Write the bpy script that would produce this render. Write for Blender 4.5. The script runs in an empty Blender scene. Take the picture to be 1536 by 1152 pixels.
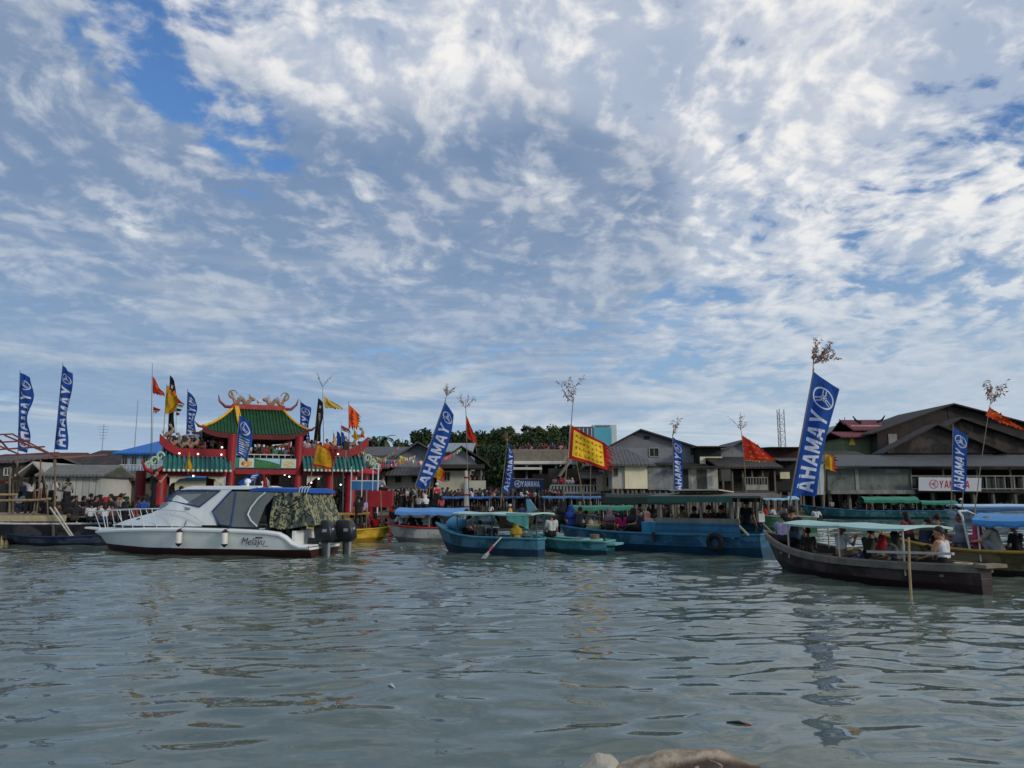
import bpy, bmesh, math, random
import numpy as np
from mathutils import Vector, Matrix
R = math.radians
random.seed(7)
rng = np.random.default_rng(7)
S = bpy.context.scene
COL = S.collection

# ---------------------------------------------------------------- camera
F_PX, PITCH, CAM_H = 1154.0, R(8.33), 2.0
cam = bpy.data.cameras.new("camera")
cam.sensor_width = 36.0
cam.lens = 36.0 * F_PX / 1536.0
cam.clip_start, cam.clip_end = 0.1, 6000.0
cam_o = bpy.data.objects.new("camera", cam)
COL.objects.link(cam_o)
cam_o.location = (0, 0, CAM_H)
cam_o.rotation_euler = (R(90) + PITCH, 0, 0)
S.camera = cam_o

# ---------------------------------------------------------------- light
SUN_AZ, SUN_EL = R(122), R(20)          # clockwise from +Y: right of and a little behind the camera
sun = bpy.data.lights.new("sun", 'SUN')
sun.energy, sun.angle, sun.color = 1.25, R(9), (1.0, 0.91, 0.80)
sun_o = bpy.data.objects.new("sun", sun)
COL.objects.link(sun_o)
sd = Vector((math.sin(SUN_AZ) * math.cos(SUN_EL), math.cos(SUN_AZ) * math.cos(SUN_EL), math.sin(SUN_EL)))
sun_o.rotation_euler = sd.to_track_quat('Z', 'Y').to_euler()
S.view_settings.view_transform = 'Standard'
S.view_settings.look = 'None'
S.view_settings.exposure = 0.22
S.view_settings.gamma = 1.0
S.cycles.use_denoising = True
S.cycles.max_bounces = 8
S.cycles.transparent_max_bounces = 12


class NT:
    """tiny helper for building node trees by expression"""
    def __init__(s, tree):
        s.t = tree
        s.t.nodes.clear()

    def node(s, typ, **kw):
        n = s.t.nodes.new(typ)
        for k, v in kw.items():
            setattr(n, k, v)
        return n

    def put(s, sock, v):
        if hasattr(v, 'is_output'):
            s.t.links.new(v, sock)
        elif isinstance(v, (tuple, list)) and len(v) == 3 and sock.type == 'RGBA':
            sock.default_value = (*v, 1)
        else:
            sock.default_value = v

    def m(s, op, a, b=0.0, c=0.0, clamp=False):
        n = s.node('ShaderNodeMath', operation=op, use_clamp=clamp)
        for i, v in enumerate((a, b, c)):
            s.put(n.inputs[i], v)
        return n.outputs[0]

    def vm(s, op, a, b=(0, 0, 0), sc=None):
        n = s.node('ShaderNodeVectorMath', operation=op)
        s.put(n.inputs[0], a)
        s.put(n.inputs[1], b)
        if sc is not None:
            s.put(n.inputs['Scale'], sc)
        return n.outputs['Value'] if op in ('DOT_PRODUCT', 'LENGTH', 'DISTANCE') else n.outputs[0]

    def noise(s, vec, scale, detail=4, rough=.5, dist=0.0, col=False):
        n = s.node('ShaderNodeTexNoise')
        s.put(n.inputs['Vector'], vec)
        n.inputs['Scale'].default_value = scale
        n.inputs['Detail'].default_value = detail
        n.inputs['Roughness'].default_value = rough
        n.inputs['Distortion'].default_value = dist
        return n.outputs['Color' if col else 'Fac']

    def ss(s, v, lo, hi, o0=0.0, o1=1.0):
        n = s.node('ShaderNodeMapRange', interpolation_type='SMOOTHSTEP')
        for i, x in enumerate((v, lo, hi, o0, o1)):
            s.put(n.inputs[i], x)
        return n.outputs[0]

    def mix(s, f, a, b, blend='MIX'):
        n = s.node('ShaderNodeMix', data_type='RGBA', blend_type=blend)
        s.put(n.inputs[0], f)
        s.put(n.inputs[6], a)
        s.put(n.inputs[7], b)
        return n.outputs[2]

    def xyz(s, x, y, z):
        n = s.node('ShaderNodeCombineXYZ')
        for i, v in enumerate((x, y, z)):
            s.put(n.inputs[i], v)
        return n.outputs[0]

    def sep(s, v):
        n = s.node('ShaderNodeSeparateXYZ')
        s.put(n.inputs[0], v)
        return n.outputs


def ray(px, py):
    """unit direction of a photo pixel (1536 x 1152)"""
    u, v = (px - 768) / F_PX, (576 - py) / F_PX
    return Vector((u, math.cos(PITCH) - v * math.sin(PITCH), math.sin(PITCH) + v * math.cos(PITCH))).normalized()


# ---------------------------------------------------------------- sky with broken altocumulus
W = bpy.data.worlds.new("World")
S.world = W
W.use_nodes = True
w = NT(W.node_tree)
sky = w.node('ShaderNodeTexSky', sky_type='NISHITA', sun_disc=False, sun_elevation=SUN_EL, sun_rotation=SUN_AZ,
             altitude=0.0, air_density=1.15, dust_density=0.6, ozone_density=2.2)
tc = w.node('ShaderNodeTexCoord')
D3 = tc.outputs['Generated']
dx, dy, dz = w.sep(D3)
zz = w.m('POWER', w.m('ADD', w.m('MAXIMUM', dz, 0.0), 0.05), 0.64)
PL = w.xyz(w.m('DIVIDE', dx, zz), w.m('DIVIDE', dy, zz), 0.0)      # position on the cloud layer
warp = w.vm('SCALE', w.vm('SUBTRACT', w.noise(PL, 2.6, 2, col=True), (.5, .5, .5)), sc=0.16)
PW = w.vm('ADD', PL, warp)
SUNP = (sd.x * .035, sd.y * .035, 0.0)


def bump_at(px, py, width, amp):
    r_ = ray(px, py)
    d = w.vm('DISTANCE', w.vm('MULTIPLY', D3, (1, 1, 1.35)), (r_.x, r_.y, r_.z * 1.35))
    return w.m('MULTIPLY', w.ss(d, 0.0, width, 1.0, 0.0), amp)


def total(lst):
    a = lst[0]
    for b in lst[1:]:
        a = w.m('ADD', a, b)
    return a


big = w.noise(PW, 0.9, 4, .5)
mid = w.noise(PW, 3.0, 5, .55)
PU = w.vm('MULTIPLY', PW, (1, .92, 1))
puff = w.noise(PU, 10.5, 7, .56, 0.15)
puff2 = w.noise(w.vm('ADD', PU, SUNP), 10.5, 7, .56, 0.15)
fine = w.noise(PW, 24.0, 5, .6)
# where the sky opens and where it closes
cover = total([w.m('MULTIPLY', big, 0.75), w.m('MULTIPLY', mid, 0.82), w.m('MULTIPLY', w.m('SUBTRACT', puff, .5), w.ss(dx, -.5, .25, .80, 1.25)), .25, w.m('MULTIPLY', fine, .22), w.m('MULTIPLY', dx, 0.07),
               bump_at(185, 55, .16, -.33), bump_at(345, 205, .13, -.36), bump_at(140, 120, .11, -.19), bump_at(245, 135, .09, -.10), bump_at(290, 180, .08, -.10), bump_at(260, 100, .08, -.06),
               bump_at(430, 30, .06, -.12), bump_at(180, 100, .06, .10), bump_at(270, 205, .05, .16), bump_at(60, 90, .12, .16), bump_at(110, 180, .10, .14), bump_at(200, 240, .12, .12), bump_at(520, 90, .2, .10), bump_at(700, 250, .45, .16), bump_at(40, 260, .3, .22), bump_at(40, 40, .16, .12),
               bump_at(500, 400, .5, .14), bump_at(150, 420, .4, .14),
               bump_at(1130, 255, .10, -.13), bump_at(1280, 300, .09, -.10), bump_at(1400, 190, .11, -.12), bump_at(1050, 270, .07, -.07), bump_at(1480, 240, .1, -.06), bump_at(1200, 120, .3, .07), bump_at(980, 150, .3, .08), bump_at(1450, 80, .25, .1),
               bump_at(1100, 420, .4, .06), bump_at(860, 540, .22, -.10), bump_at(430, 520, .3, -.03), bump_at(1250, 560, .2, -.1)])
alpha = w.ss(cover, 0.91, 1.15)
# thin lit edges and thick grey hearts
thick = total([w.m('MULTIPLY', big, .85), w.m('MULTIPLY', mid, .62), w.m('MULTIPLY', dx, -.10),
               bump_at(640, 380, .40, .34), bump_at(830, 330, .22, .12), bump_at(180, 430, .42, .30), bump_at(420, 330, .25, .12), bump_at(860, 420, .3, .14), bump_at(840, 330, .28, .12), bump_at(1000, 340, .25, .08),
               bump_at(30, 150, .3, .12), bump_at(1330, 150, .5, -.16), bump_at(600, 60, .28, -.10), bump_at(1180, 400, .3, -.10), bump_at(400, 560, .6, .10)])
grey = w.ss(thick, 0.66, 0.96)
relief = w.m('ADD', w.m('MULTIPLY', w.m('SUBTRACT', puff, puff2), 1.1), w.m('MULTIPLY', w.m('SUBTRACT', w.m('ADD', w.m('MULTIPLY', puff, .8), w.m('MULTIPLY', fine, .25)), .54), 1.0))
lit = w.ss(w.m('ADD', relief, w.m('MULTIPLY', w.m('SUBTRACT', mid, .5), 1.3)), -.15, 0.36)
SKY_K = 0.12
k = 1.0 / SKY_K
c_bright = tuple(x * k for x in (0.85, 0.825, 0.79))
c_mid = tuple(x * k for x in (0.36, 0.425, 0.54))
c_grey = tuple(x * k for x in (0.165, 0.24, 0.37))
body = w.mix(grey, c_mid, c_grey)

highlight = w.m('MULTIPLY', w.m('MULTIPLY', lit, w.ss(grey, 0.0, 1.0, 0.95, 0.36)), w.ss(dz, .08, .34, .35, 1.0))
soft = w.ss(w.m('ADD', mid, w.m('MULTIPLY', big, .5)), .62, .88)
body = w.mix(w.m('MULTIPLY', soft, w.ss(grey, .2, 1.0, .30, .08)), body, c_bright)
cloud = w.mix(highlight, body, c_bright)
# small brightly lit towers
spark = w.m('MULTIPLY', w.ss(w.noise(PW, 5.2, 6, .6, .3), .54, .78), w.ss(dz, .10, .3, 0.3, .85))
cloud = w.mix(spark, cloud, tuple(x * k for x in (0.80, 0.80, 0.78)))
clear = w.mix(1.0, sky.outputs[0], (0.52, 0.72, 1.00), 'MULTIPLY')
col = w.mix(w.m('MULTIPLY', alpha, 0.93), clear, cloud)
# pale veil low over the horizon
streak = w.noise(w.vm('MULTIPLY', D3, (2.6, 2.6, 17.0)), 1.7, 7, .58, .7)
veil = w.ss(dz, 0.0, 0.40, 0.92, 0.0)
lowc = w.mix(w.ss(streak, .45, .72), tuple(x * k for x in (0.225, 0.335, 0.49)), tuple(x * k for x in (0.52, 0.565, 0.60)))
lowc = w.mix(w.ss(dx, -.05, .6, 0, .55), lowc, tuple(x * k for x in (0.52, 0.58, 0.62)))
lowc = w.mix(w.ss(dz, .0, .12, .65, 0), lowc, tuple(x * k for x in (0.50, 0.59, 0.66)))
col = w.mix(veil, col, lowc)
bg = w.node('ShaderNodeBackground')
w.put(bg.inputs[0], col)
bg.inputs[1].default_value = SKY_K
wo = w.node('ShaderNodeOutputWorld')
w.put(wo.inputs[0], bg.outputs[0])

# ================================================================ helpers
def lin(c):
    """'#rrggbb' or a linear tuple -> linear tuple"""
    if isinstance(c, str):
        c = c.lstrip('#')
        v = [int(c[i:i + 2], 16) / 255 for i in (0, 2, 4)]
        return tuple(x / 12.92 if x <= .04045 else ((x + .055) / 1.055) ** 2.4 for x in v)
    return tuple(c)


_mats = {}


def mat(c, rough=.6, var=.18, scale=3.0, bump=0.0, metal=0.0, dirt=0.0, kind=None, kscale=1.0, spec=.4, name=None, c2=None):
    """procedural surface: base colour with mottling, optional dirt streaks, planks, corrugation or tiles"""
    c = lin(c)
    key = (c, rough, var, scale, bump, metal, dirt, kind, kscale, spec, name, c2)
    if key in _mats:
        return _mats[key]
    M = bpy.data.materials.new(name or 'surface')
    M.use_nodes = True
    t = NT(M.node_tree)
    P = t.node('ShaderNodeBsdfPrincipled')
    o = t.node('ShaderNodeOutputMaterial')
    t.put(o.inputs[0], P.outputs[0])
    co = t.node('ShaderNodeTexCoord').outputs['Object']
    n1 = t.noise(co, scale, 5, .6)
    f = t.ss(n1, .3, .7)
    dark = tuple(x * (1 - var) for x in c)
    light = tuple(min(1, x * (1 + var * .8)) for x in c)
    colr = t.mix(f, dark, light)
    h = n1
    if kind == 'camo':
        v = t.noise(t.vm('MULTIPLY', co, (2.2, 2.2, 1.0)), 3.0, 2, .4, 1.2)
        g = t.noise(t.vm('MULTIPLY', co, (1.0, 3.0, 2.0)), 4.2, 2, .4, 1.0)
        colr = t.mix(t.ss(v, .47, .50), lin('#3f4a44'), lin('#8f8d6c'))
        colr = t.mix(t.ss(g, .56, .585), colr, lin('#1d2422'))
    if kind in ('plankx', 'planky', 'plankz', 'corrx', 'corry', 'tilex', 'corrz'):
        s = t.sep(co)
        a = s['xyz'.index(kind[-1])]
        if kind.startswith('plank'):
            ph = t.m('FRACT', t.m('MULTIPLY', a, kscale))
            gap = t.m('SUBTRACT', 1.0, t.m('ADD', t.ss(ph, 0, .09, 1, 0), t.ss(ph, .91, 1, 0, 1)))
            bid = t.m('FLOOR', t.m('MULTIPLY', a, kscale))
            rnd = t.node('ShaderNodeTexWhiteNoise', noise_dimensions='1D')
            t.put(rnd.inputs['W'], bid)
            colr = t.mix(t.m('MULTIPLY', rnd.outputs[0], .45), colr, tuple(x * .55 for x in c))
            colr = t.mix(t.ss(gap, 0, 1, .9, 0), colr, tuple(x * .25 for x in c))
            h = t.m('ADD', t.m('MULTIPLY', gap, .8), t.m('MULTIPLY', n1, .4))
            bump = bump or .35
        else:
            ph = t.m('SINE', t.m('MULTIPLY', a, 6.2832 * kscale))
            h = t.m('ADD', ph, t.m('MULTIPLY', n1, .3))
            colr = t.mix(t.ss(ph, -1, -.55, .5, 0), colr, tuple(x * .45 for x in c))
            bump = bump or .5
    if c2:
        n2 = t.noise(co, scale * .45, 6, .65, .5)
        colr = t.mix(t.ss(n2, .47, .62), colr, lin(c2))
    if dirt:
        st = t.noise(t.vm('MULTIPLY', co, (1.0, 1.0, .16)), 2.6, 6, .7)
        sp = t.noise(co, 9.0, 4, .7)
        d = t.m('MULTIPLY', t.ss(t.m('ADD', st, t.m('MULTIPLY', t.m('SUBTRACT', sp, .5), .35)), .46, .74), dirt)
        colr = t.mix(d, colr, tuple(x * .22 + .006 for x in c))
    t.put(P.inputs['Base Color'], colr)
    t.put(P.inputs['Roughness'], t.ss(n1, .2, .8, max(.02, rough - .1), min(1, rough + .1)))
    P.inputs['Metallic'].default_value = metal
    P.inputs['Specular IOR Level'].default_value = spec
    if bump:
        b = t.node('ShaderNodeBump')
        b.inputs['Strength'].default_value = bump
        b.inputs['Distance'].default_value = .03
        t.put(b.inputs['Height'], h)
        t.put(P.inputs['Normal'], b.outputs[0])
    _mats[key] = M
    return M


def lamp_mat(c, e):
    M = bpy.data.materials.new('lit_bulb')
    M.use_nodes = True
    t = NT(M.node_tree)
    P = t.node('ShaderNodeBsdfPrincipled')
    o = t.node('ShaderNodeOutputMaterial')
    t.put(o.inputs[0], P.outputs[0])
    P.inputs['Base Color'].default_value = (*c, 1)
    P.inputs['Emission Color'].default_value = (*c, 1)
    P.inputs['Emission Strength'].default_value = e
    return M


def glass_mat(c=(.10, .12, .14), alpha=.45):
    M = bpy.data.materials.new('tinted_glass')
    M.use_nodes = True
    t = NT(M.node_tree)
    P = t.node('ShaderNodeBsdfPrincipled')
    o = t.node('ShaderNodeOutputMaterial')
    n = t.noise(t.node('ShaderNodeTexCoord').outputs['Object'], 2.0, 3)
    t.put(P.inputs['Base Color'], t.mix(n, tuple(x * .8 for x in c), c))
    P.inputs['Roughness'].default_value = .08
    P.inputs['Alpha'].default_value = alpha
    t.put(o.inputs[0], P.outputs[0])
    return M


def at(px, py, D):
    """world point under photo pixel at distance D in front of the camera"""
    d = ray(px, py)
    return Vector((0, 0, CAM_H)) + d * (D / d.y)


def on_plane(px, py, o, ang):
    """world point under photo pixel on the vertical plane through o, running at angle ang"""
    d = ray(px, py)
    n = Vector((-math.sin(ang), math.cos(ang), 0))
    tt = n.dot(Vector((o[0], o[1], 0))) / n.dot(d)
    return Vector((0, 0, CAM_H)) + d * tt


XF = {}          # object name -> world matrix of things built in world space


class MB:
    """collects shapes into ONE mesh"""
    def __init__(s, m=None):
        s.v, s.f, s.mi, s.ms, s.cur = [], [], [], [], 0
        if m:
            s.use(m)

    def use(s, m):
        if m not in s.ms:
            s.ms.append(m)
        s.cur = s.ms.index(m)
        return s

    def add(s, vs, fs):
        b = len(s.v)
        s.v += [tuple(x) for x in vs]
        s.f += [tuple(b + i for i in f) for f in fs]
        s.mi += [s.cur] * len(fs)
        return s

    def box(s, c, d, rz=0, rx=0, ry=0):
        M = Matrix.Translation(c) @ Matrix.Rotation(rz, 4, 'Z') @ Matrix.Rotation(ry, 4, 'Y') @ Matrix.Rotation(rx, 4, 'X')
        h = [x / 2 for x in d]
        vs = [M @ Vector((x * h[0], y * h[1], z * h[2])) for z in (-1, 1) for y in (-1, 1) for x in (-1, 1)]
        return s.add(vs, [(0, 2, 3, 1), (4, 5, 7, 6), (0, 1, 5, 4), (2, 6, 7, 3), (0, 4, 6, 2), (1, 3, 7, 5)])

    def bar(s, a, b, wd, ht, up=(0, 0, 1)):
        a, b, up = Vector(a), Vector(b), Vector(up)
        d = (b - a).normalized()
        if abs(d.dot(up)) > .98:
            up = Vector((0, 1, 0))
        x = d.cross(up).normalized() * wd / 2
        z = x.cross(d).normalized() * ht / 2
        vs = [p + i * x + j * z for p in (a, b) for i, j in ((-1, -1), (1, -1), (1, 1), (-1, 1))]
        return s.add(vs, [(3, 2, 1, 0), (4, 5, 6, 7), (0, 1, 5, 4), (1, 2, 6, 5), (2, 3, 7, 6), (3, 0, 4, 7)])

    def tube(s, pts, r, n=8, cap=True):
        pts = [Vector(p) for p in pts]
        rr = r if isinstance(r, (list, tuple)) else [r] * len(pts)
        rings, ref = [], None
        for i, p in enumerate(pts):
            d = (pts[min(i + 1, len(pts) - 1)] - pts[max(i - 1, 0)])
            d = d.normalized() if d.length > 1e-9 else Vector((0, 0, 1))
            if ref is None:
                ref = Vector((0, 0, 1)) if abs(d.z) < .9 else Vector((1, 0, 0))
            x = d.cross(ref).normalized()
            y = x.cross(d).normalized()
            ref = y if abs(y.dot(d)) < .9 else ref
            rings.append([p + (x * math.cos(6.28318 * k / n) + y * math.sin(6.28318 * k / n)) * rr[i] for k in range(n)])
        return s.loft(rings, cap=cap)

    def loft(s, rings, closed=True, cap=True):
        n = len(rings[0])
        vs = [p for r_ in rings for p in r_]
        fs = []
        for i in range(len(rings) - 1):
            for k in range(n if closed else n - 1):
                a, b = i * n + k, i * n + (k + 1) % n
                fs.append((a, b, b + n, a + n))
        if cap and closed:
            fs.append(tuple(range(n - 1, -1, -1)))
            fs.append(tuple(range((len(rings) - 1) * n, len(rings) * n)))
        return s.add(vs, fs)

    def poly(s, pts):
        return s.add(pts, [tuple(range(len(pts)))])

    def prism(s, pts, vec):
        pts = [Vector(p) for p in pts]
        vec = Vector(vec)
        n = len(pts)
        fs = [tuple(range(n - 1, -1, -1)), tuple(range(n, 2 * n))] + [(i, (i + 1) % n, (i + 1) % n + n, i + n) for i in range(n)]
        return s.add(pts + [p + vec for p in pts], fs)

    def slab(s, pts, th):
        """a sheet of thickness th below the given polygon"""
        pts = [Vector(p) for p in pts]
        nrm = (pts[1] - pts[0]).cross(pts[2] - pts[0]).normalized()
        return s.prism(pts, -nrm * th)

    def ball(s, c, r, nu=12, nv=8, fn=None):
        c = Vector(c)
        r = (r, r, r) if not isinstance(r, (tuple, list)) else r
        rings = []
        for j in range(nv + 1):
            th = math.pi * min(max(j / nv, .02), .98)
            ring = []
            for i in range(nu):
                ph = 6.28318 * i / nu
                p = Vector((r[0] * math.sin(th) * math.cos(ph), r[1] * math.sin(th) * math.sin(ph), r[2] * math.cos(th)))
                if fn:
                    p = fn(p)
                ring.append(c + p)
            rings.append(ring)
        return s.loft(rings[::-1])

    def torus(s, c, R_, r, axis='y', n=24, k=8):
        c = Vector(c)
        rings = []
        for i in range(n + 1):
            a = 6.28318 * i / n
            ring = []
            for j in range(k):
                b = 6.28318 * j / k
                q = ((R_ + r * math.cos(b)) * math.cos(a), (R_ + r * math.cos(b)) * math.sin(a), r * math.sin(b))
                q = {'y': (q[0], q[2], q[1]), 'z': q, 'x': (q[2], q[0], q[1])}[axis]
                ring.append(c + Vector(q))
            rings.append(ring)
        return s.loft(rings, cap=False)

    def lathe(s, c, prof, n=16):
        c = Vector(c)
        return s.loft([[c + Vector((r_ * math.cos(6.28318 * i / n), r_ * math.sin(6.28318 * i / n), z)) for i in range(n)] for r_, z in prof])

    def build(s, name, parent=None, smooth=False, local=True, bevel=0.0):
        """link as one object; with local=False the vertices are in world space and are moved into the parent's frame"""
        me = bpy.data.meshes.new(name)
        vs = s.v
        if parent is not None and not local:
            inv = XF.get(parent.name, Matrix()).inverted()
            vs = [inv @ Vector(p) for p in vs]
        me.from_pydata([tuple(p) for p in vs], [], s.f)
        for m_ in s.ms:
            me.materials.append(m_)
        me.polygons.foreach_set('material_index', s.mi)
        if smooth:
            me.polygons.foreach_set('use_smooth', [True] * len(s.f))
            me.set_sharp_from_angle(angle=R(50))
        me.update()
        bm = bmesh.new()
        bm.from_mesh(me)
        bmesh.ops.recalc_face_normals(bm, faces=bm.faces)
        bm.to_mesh(me)
        bm.free()
        o = bpy.data.objects.new(name, me)
        COL.objects.link(o)
        if parent is not None:
            o.parent = parent
            if parent.name in XF:
                XF[o.name] = XF[parent.name]
        if bevel:
            b = o.modifiers.new('bevel', 'BEVEL')
            b.width, b.segments, b.limit_method = bevel, 2, 'ANGLE'
        return o


def tag(o, label, cat, group=None, kind=None):
    o['label'], o['category'] = label, cat
    if group:
        o['group'] = group
    if kind:
        o['kind'] = kind
    return o


def thing(name, label, cat, loc=(0, 0, 0), rz=0.0, group=None):
    o = bpy.data.objects.new(name, None)
    COL.objects.link(o)
    o.empty_display_size = .2
    o.location = loc
    o.rotation_euler = (0, 0, rz)
    XF[o.name] = Matrix.Translation(loc) @ Matrix.Rotation(rz, 4, 'Z')
    return tag(o, label, cat, group)


def struct(o):
    o['kind'] = 'structure'
    return o


def copy_tree(o, parent=None):
    c = o.copy()
    COL.objects.link(c)
    if parent is not None:
        c.parent = parent
    for ch in [x for x in o.children]:
        copy_tree(ch, c)
    return c

# ================================================================ water and ground
def wave_field(X, Y, D):
    h = np.zeros_like(X)
    r = np.random.default_rng(11)
    for i in range(84):
        lam = 0.30 * (9.0 ** (r.random() ** 1.05))            # 0.30 .. 2.7 m
        ang = r.normal(R(94), R(28))
        kx, ky = math.cos(ang) * 6.2832 / lam, math.sin(ang) * 6.2832 / lam
        slope = 0.0158 * (lam / .7) ** -.1
        a = slope * lam / 6.2832
        fade = np.clip(1.9 - D * 0.013 / lam * 2.0, 0, 1) * (1 + .65 * np.clip((D - 8) / 14, 0, 1)) * (1 if lam > .55 else np.clip((D - 4) / 7, .35, 1))
        ph = r.random() * 6.28
        env = 0.65 + 0.55 * np.sin(X * 6.28 / (7 + 9 * r.random()) + r.random() * 6) * np.sin(Y * 6.28 / (6 + 11 * r.random()) + r.random() * 6)
        h += a * fade * env * np.sin(kx * X + ky * Y + ph)
    return h


NR, NC = 1150, 640
dd = 1.3 * (130 / 1.3) ** (np.linspace(0, 1, NR))
az = np.tan(np.linspace(-1, 1, NC) * R(47))
Yg, Ag = np.meshgrid(dd, az, indexing='ij')
Xg = Yg * Ag
edge = np.clip((1 - np.abs(np.linspace(-1, 1, NC))) * 12, 0, 1)[None, :] * np.clip((130 - Yg) / 30, 0, 1) * np.clip((Yg - 1.3) * 3, 0, 1)
Zg = wave_field(Xg, Yg, Yg) * edge
co = np.stack([Xg, Yg, Zg], -1).reshape(-1, 3)
i0 = (np.arange(NR - 1)[:, None] * NC + np.arange(NC - 1)[None, :]).reshape(-1)
quads = np.stack([i0, i0 + 1, i0 + NC + 1, i0 + NC], 1)
B = 3500.0
xa, xb = 1.3 * az[-1], 130 * az[-1]
ext = np.array([(-xa, 1.3, 0), (xa, 1.3, 0), (xb, 130, 0), (-xb, 130, 0), (-B, -B, 0), (B, -B, 0), (B, B, 0), (-B, B, 0)])
nb = len(co)
co = np.concatenate([co, ext])
q2 = np.array([(4, 5, 1, 0), (5, 6, 2, 1), (6, 7, 3, 2), (7, 4, 0, 3)]) + nb
quads = np.concatenate([quads, q2])
me = bpy.data.meshes.new('water')
me.vertices.add(len(co))
me.vertices.foreach_set('co', co.reshape(-1).astype(np.float32))
me.loops.add(len(quads) * 4)
me.loops.foreach_set('vertex_index', quads.reshape(-1).astype(np.int32))
me.polygons.add(len(quads))
me.polygons.foreach_set('loop_start', (np.arange(len(quads)) * 4).astype(np.int32))
me.polygons.foreach_set('use_smooth', np.ones(len(quads), bool))
me.update(calc_edges=True)
water = bpy.data.objects.new('water', me)
COL.objects.link(water)
struct(water)
M = bpy.data.materials.new('harbour_water')
M.use_nodes = True
t = NT(M.node_tree)
P = t.node('ShaderNodeBsdfPrincipled')
o_ = t.node('ShaderNodeOutputMaterial')
t.put(o_.inputs[0], P.outputs[0])
pc = t.node('ShaderNodeNewGeometry').outputs['Position']
n_ = t.noise(pc, .25, 4, .6)
t.put(P.inputs['Base Color'], t.mix(n_, (.096, .126, .098), (.118, .148, .117)))
P.inputs['Roughness'].default_value = .02
P.inputs['IOR'].default_value = 1.33
b1 = t.node('ShaderNodeBump')
b1.inputs['Strength'].default_value = .07
b1.inputs['Distance'].default_value = .05
t.put(b1.inputs['Height'], t.noise(t.vm('MULTIPLY', pc, (1.0, 1.5, 1.0)), 2.6, 3, .45, .6))
t.put(P.inputs['Normal'], b1.outputs[0])
me.materials.append(M)

# ================================================================ land, hill, trees
m_mud = mat('#5a5346', .9, .3, .3, bump=.3)
m_hill = mat((.030, .048, .022), .95, .4, .08)
g = MB(m_mud)
g.prism([(-420, 69, -1.2), (-420, 72, .55), (-420, 96, .95), (-420, 3000, 1.0), (-420, 3000, -1.2)], (840, 0, 0))
struct(g.build('ground'))
HN = 60


def hill_z(x, y):
    h = 23 * math.exp(-((x - 16) / 46) ** 2 - ((y - 330) / 75) ** 2)
    h += 3 * math.exp(-((x + 55) / 70) ** 2 - ((y - 360) / 60) ** 2)
    h += 7 * math.exp(-((x - 190) / 90) ** 2 - ((y - 420) / 70) ** 2)
    return .9 + h + .6 * math.sin(x * .21) * math.sin(y * .17)


g = MB(m_hill)
vs = [(x, y, hill_z(x, y)) for y in np.linspace(180, 560, HN) for x in np.linspace(-320, 360, HN)]
g.add(vs, [(j * HN + i, j * HN + i + 1, (j + 1) * HN + i + 1, (j + 1) * HN + i) for j in range(HN - 1) for i in range(HN - 1)])
struct(g.build('hill', smooth=True))

m_bark = mat('#4b4034', .9, .3, 4)
m_leafs = [mat(c, .75, .5, .9, spec=.2) for c in ((.034, .058, .022), (.070, .096, .034), (.026, .048, .022))]  # the lighter second green paints sunlit crowns into the leaf colour
m_palm = mat((.05, .075, .03), .6, .3, 1)


def crown_mesh(seed, m, n_clump=26, per=90, leaf=.55, rx=4.2, rz_=3.6):
    r = random.Random(seed)
    b = MB(m)
    for c in range(n_clump):
        while True:
            p = Vector((r.uniform(-1, 1), r.uniform(-1, 1), r.uniform(-.75, 1)))
            if .25 < p.length < 1:
                break
        cc = Vector((p.x * rx, p.y * rx, p.z * rz_))
        cr = r.uniform(.22, .42) * rx
        for k in range(per):
            q = Vector((r.gauss(0, 1), r.gauss(0, 1), r.gauss(0, .8)))
            q = q.normalized() * cr * r.random() ** .4
            s = leaf * r.uniform(.5, 1.2)
            n = Vector((r.gauss(0, 1), r.gauss(0, 1), r.gauss(.6, 1))).normalized()
            u = n.orthogonal().normalized() * s
            v = n.cross(u).normalized() * s * .6
            o = cc + q
            b.add([o - u, o - v * .8, o + u, o + v], [(0, 1, 2, 3)])
    return b


def make_tree(seed, m, h=9.0):
    root = thing('broadleaf_tree', 'tree', 'tree')
    tr = MB(m_bark)
    r = random.Random(seed)
    tr.tube([(0, 0, -1), (.1, 0, h * .3), (-.1, .1, h * .62)], [.34, .26, .16])
    for k in range(5):
        a = k * 1.26 + r.random()
        tr.tube([(0, 0, h * (.36 + .05 * k)), (math.cos(a) * 1.6, math.sin(a) * 1.6, h * .62), (math.cos(a) * 2.6, math.sin(a) * 2.6, h * .78)], [.13, .09, .04], 6)
    tr.build('trunk', root)
    cb = crown_mesh(seed, m)
    cb.v = [(x, y, z + h * .72) for x, y, z in cb.v]
    cb.build('crown', root)
    return root


TREES = [make_tree(31 + i, m_leafs[i]) for i in range(3)]
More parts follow.
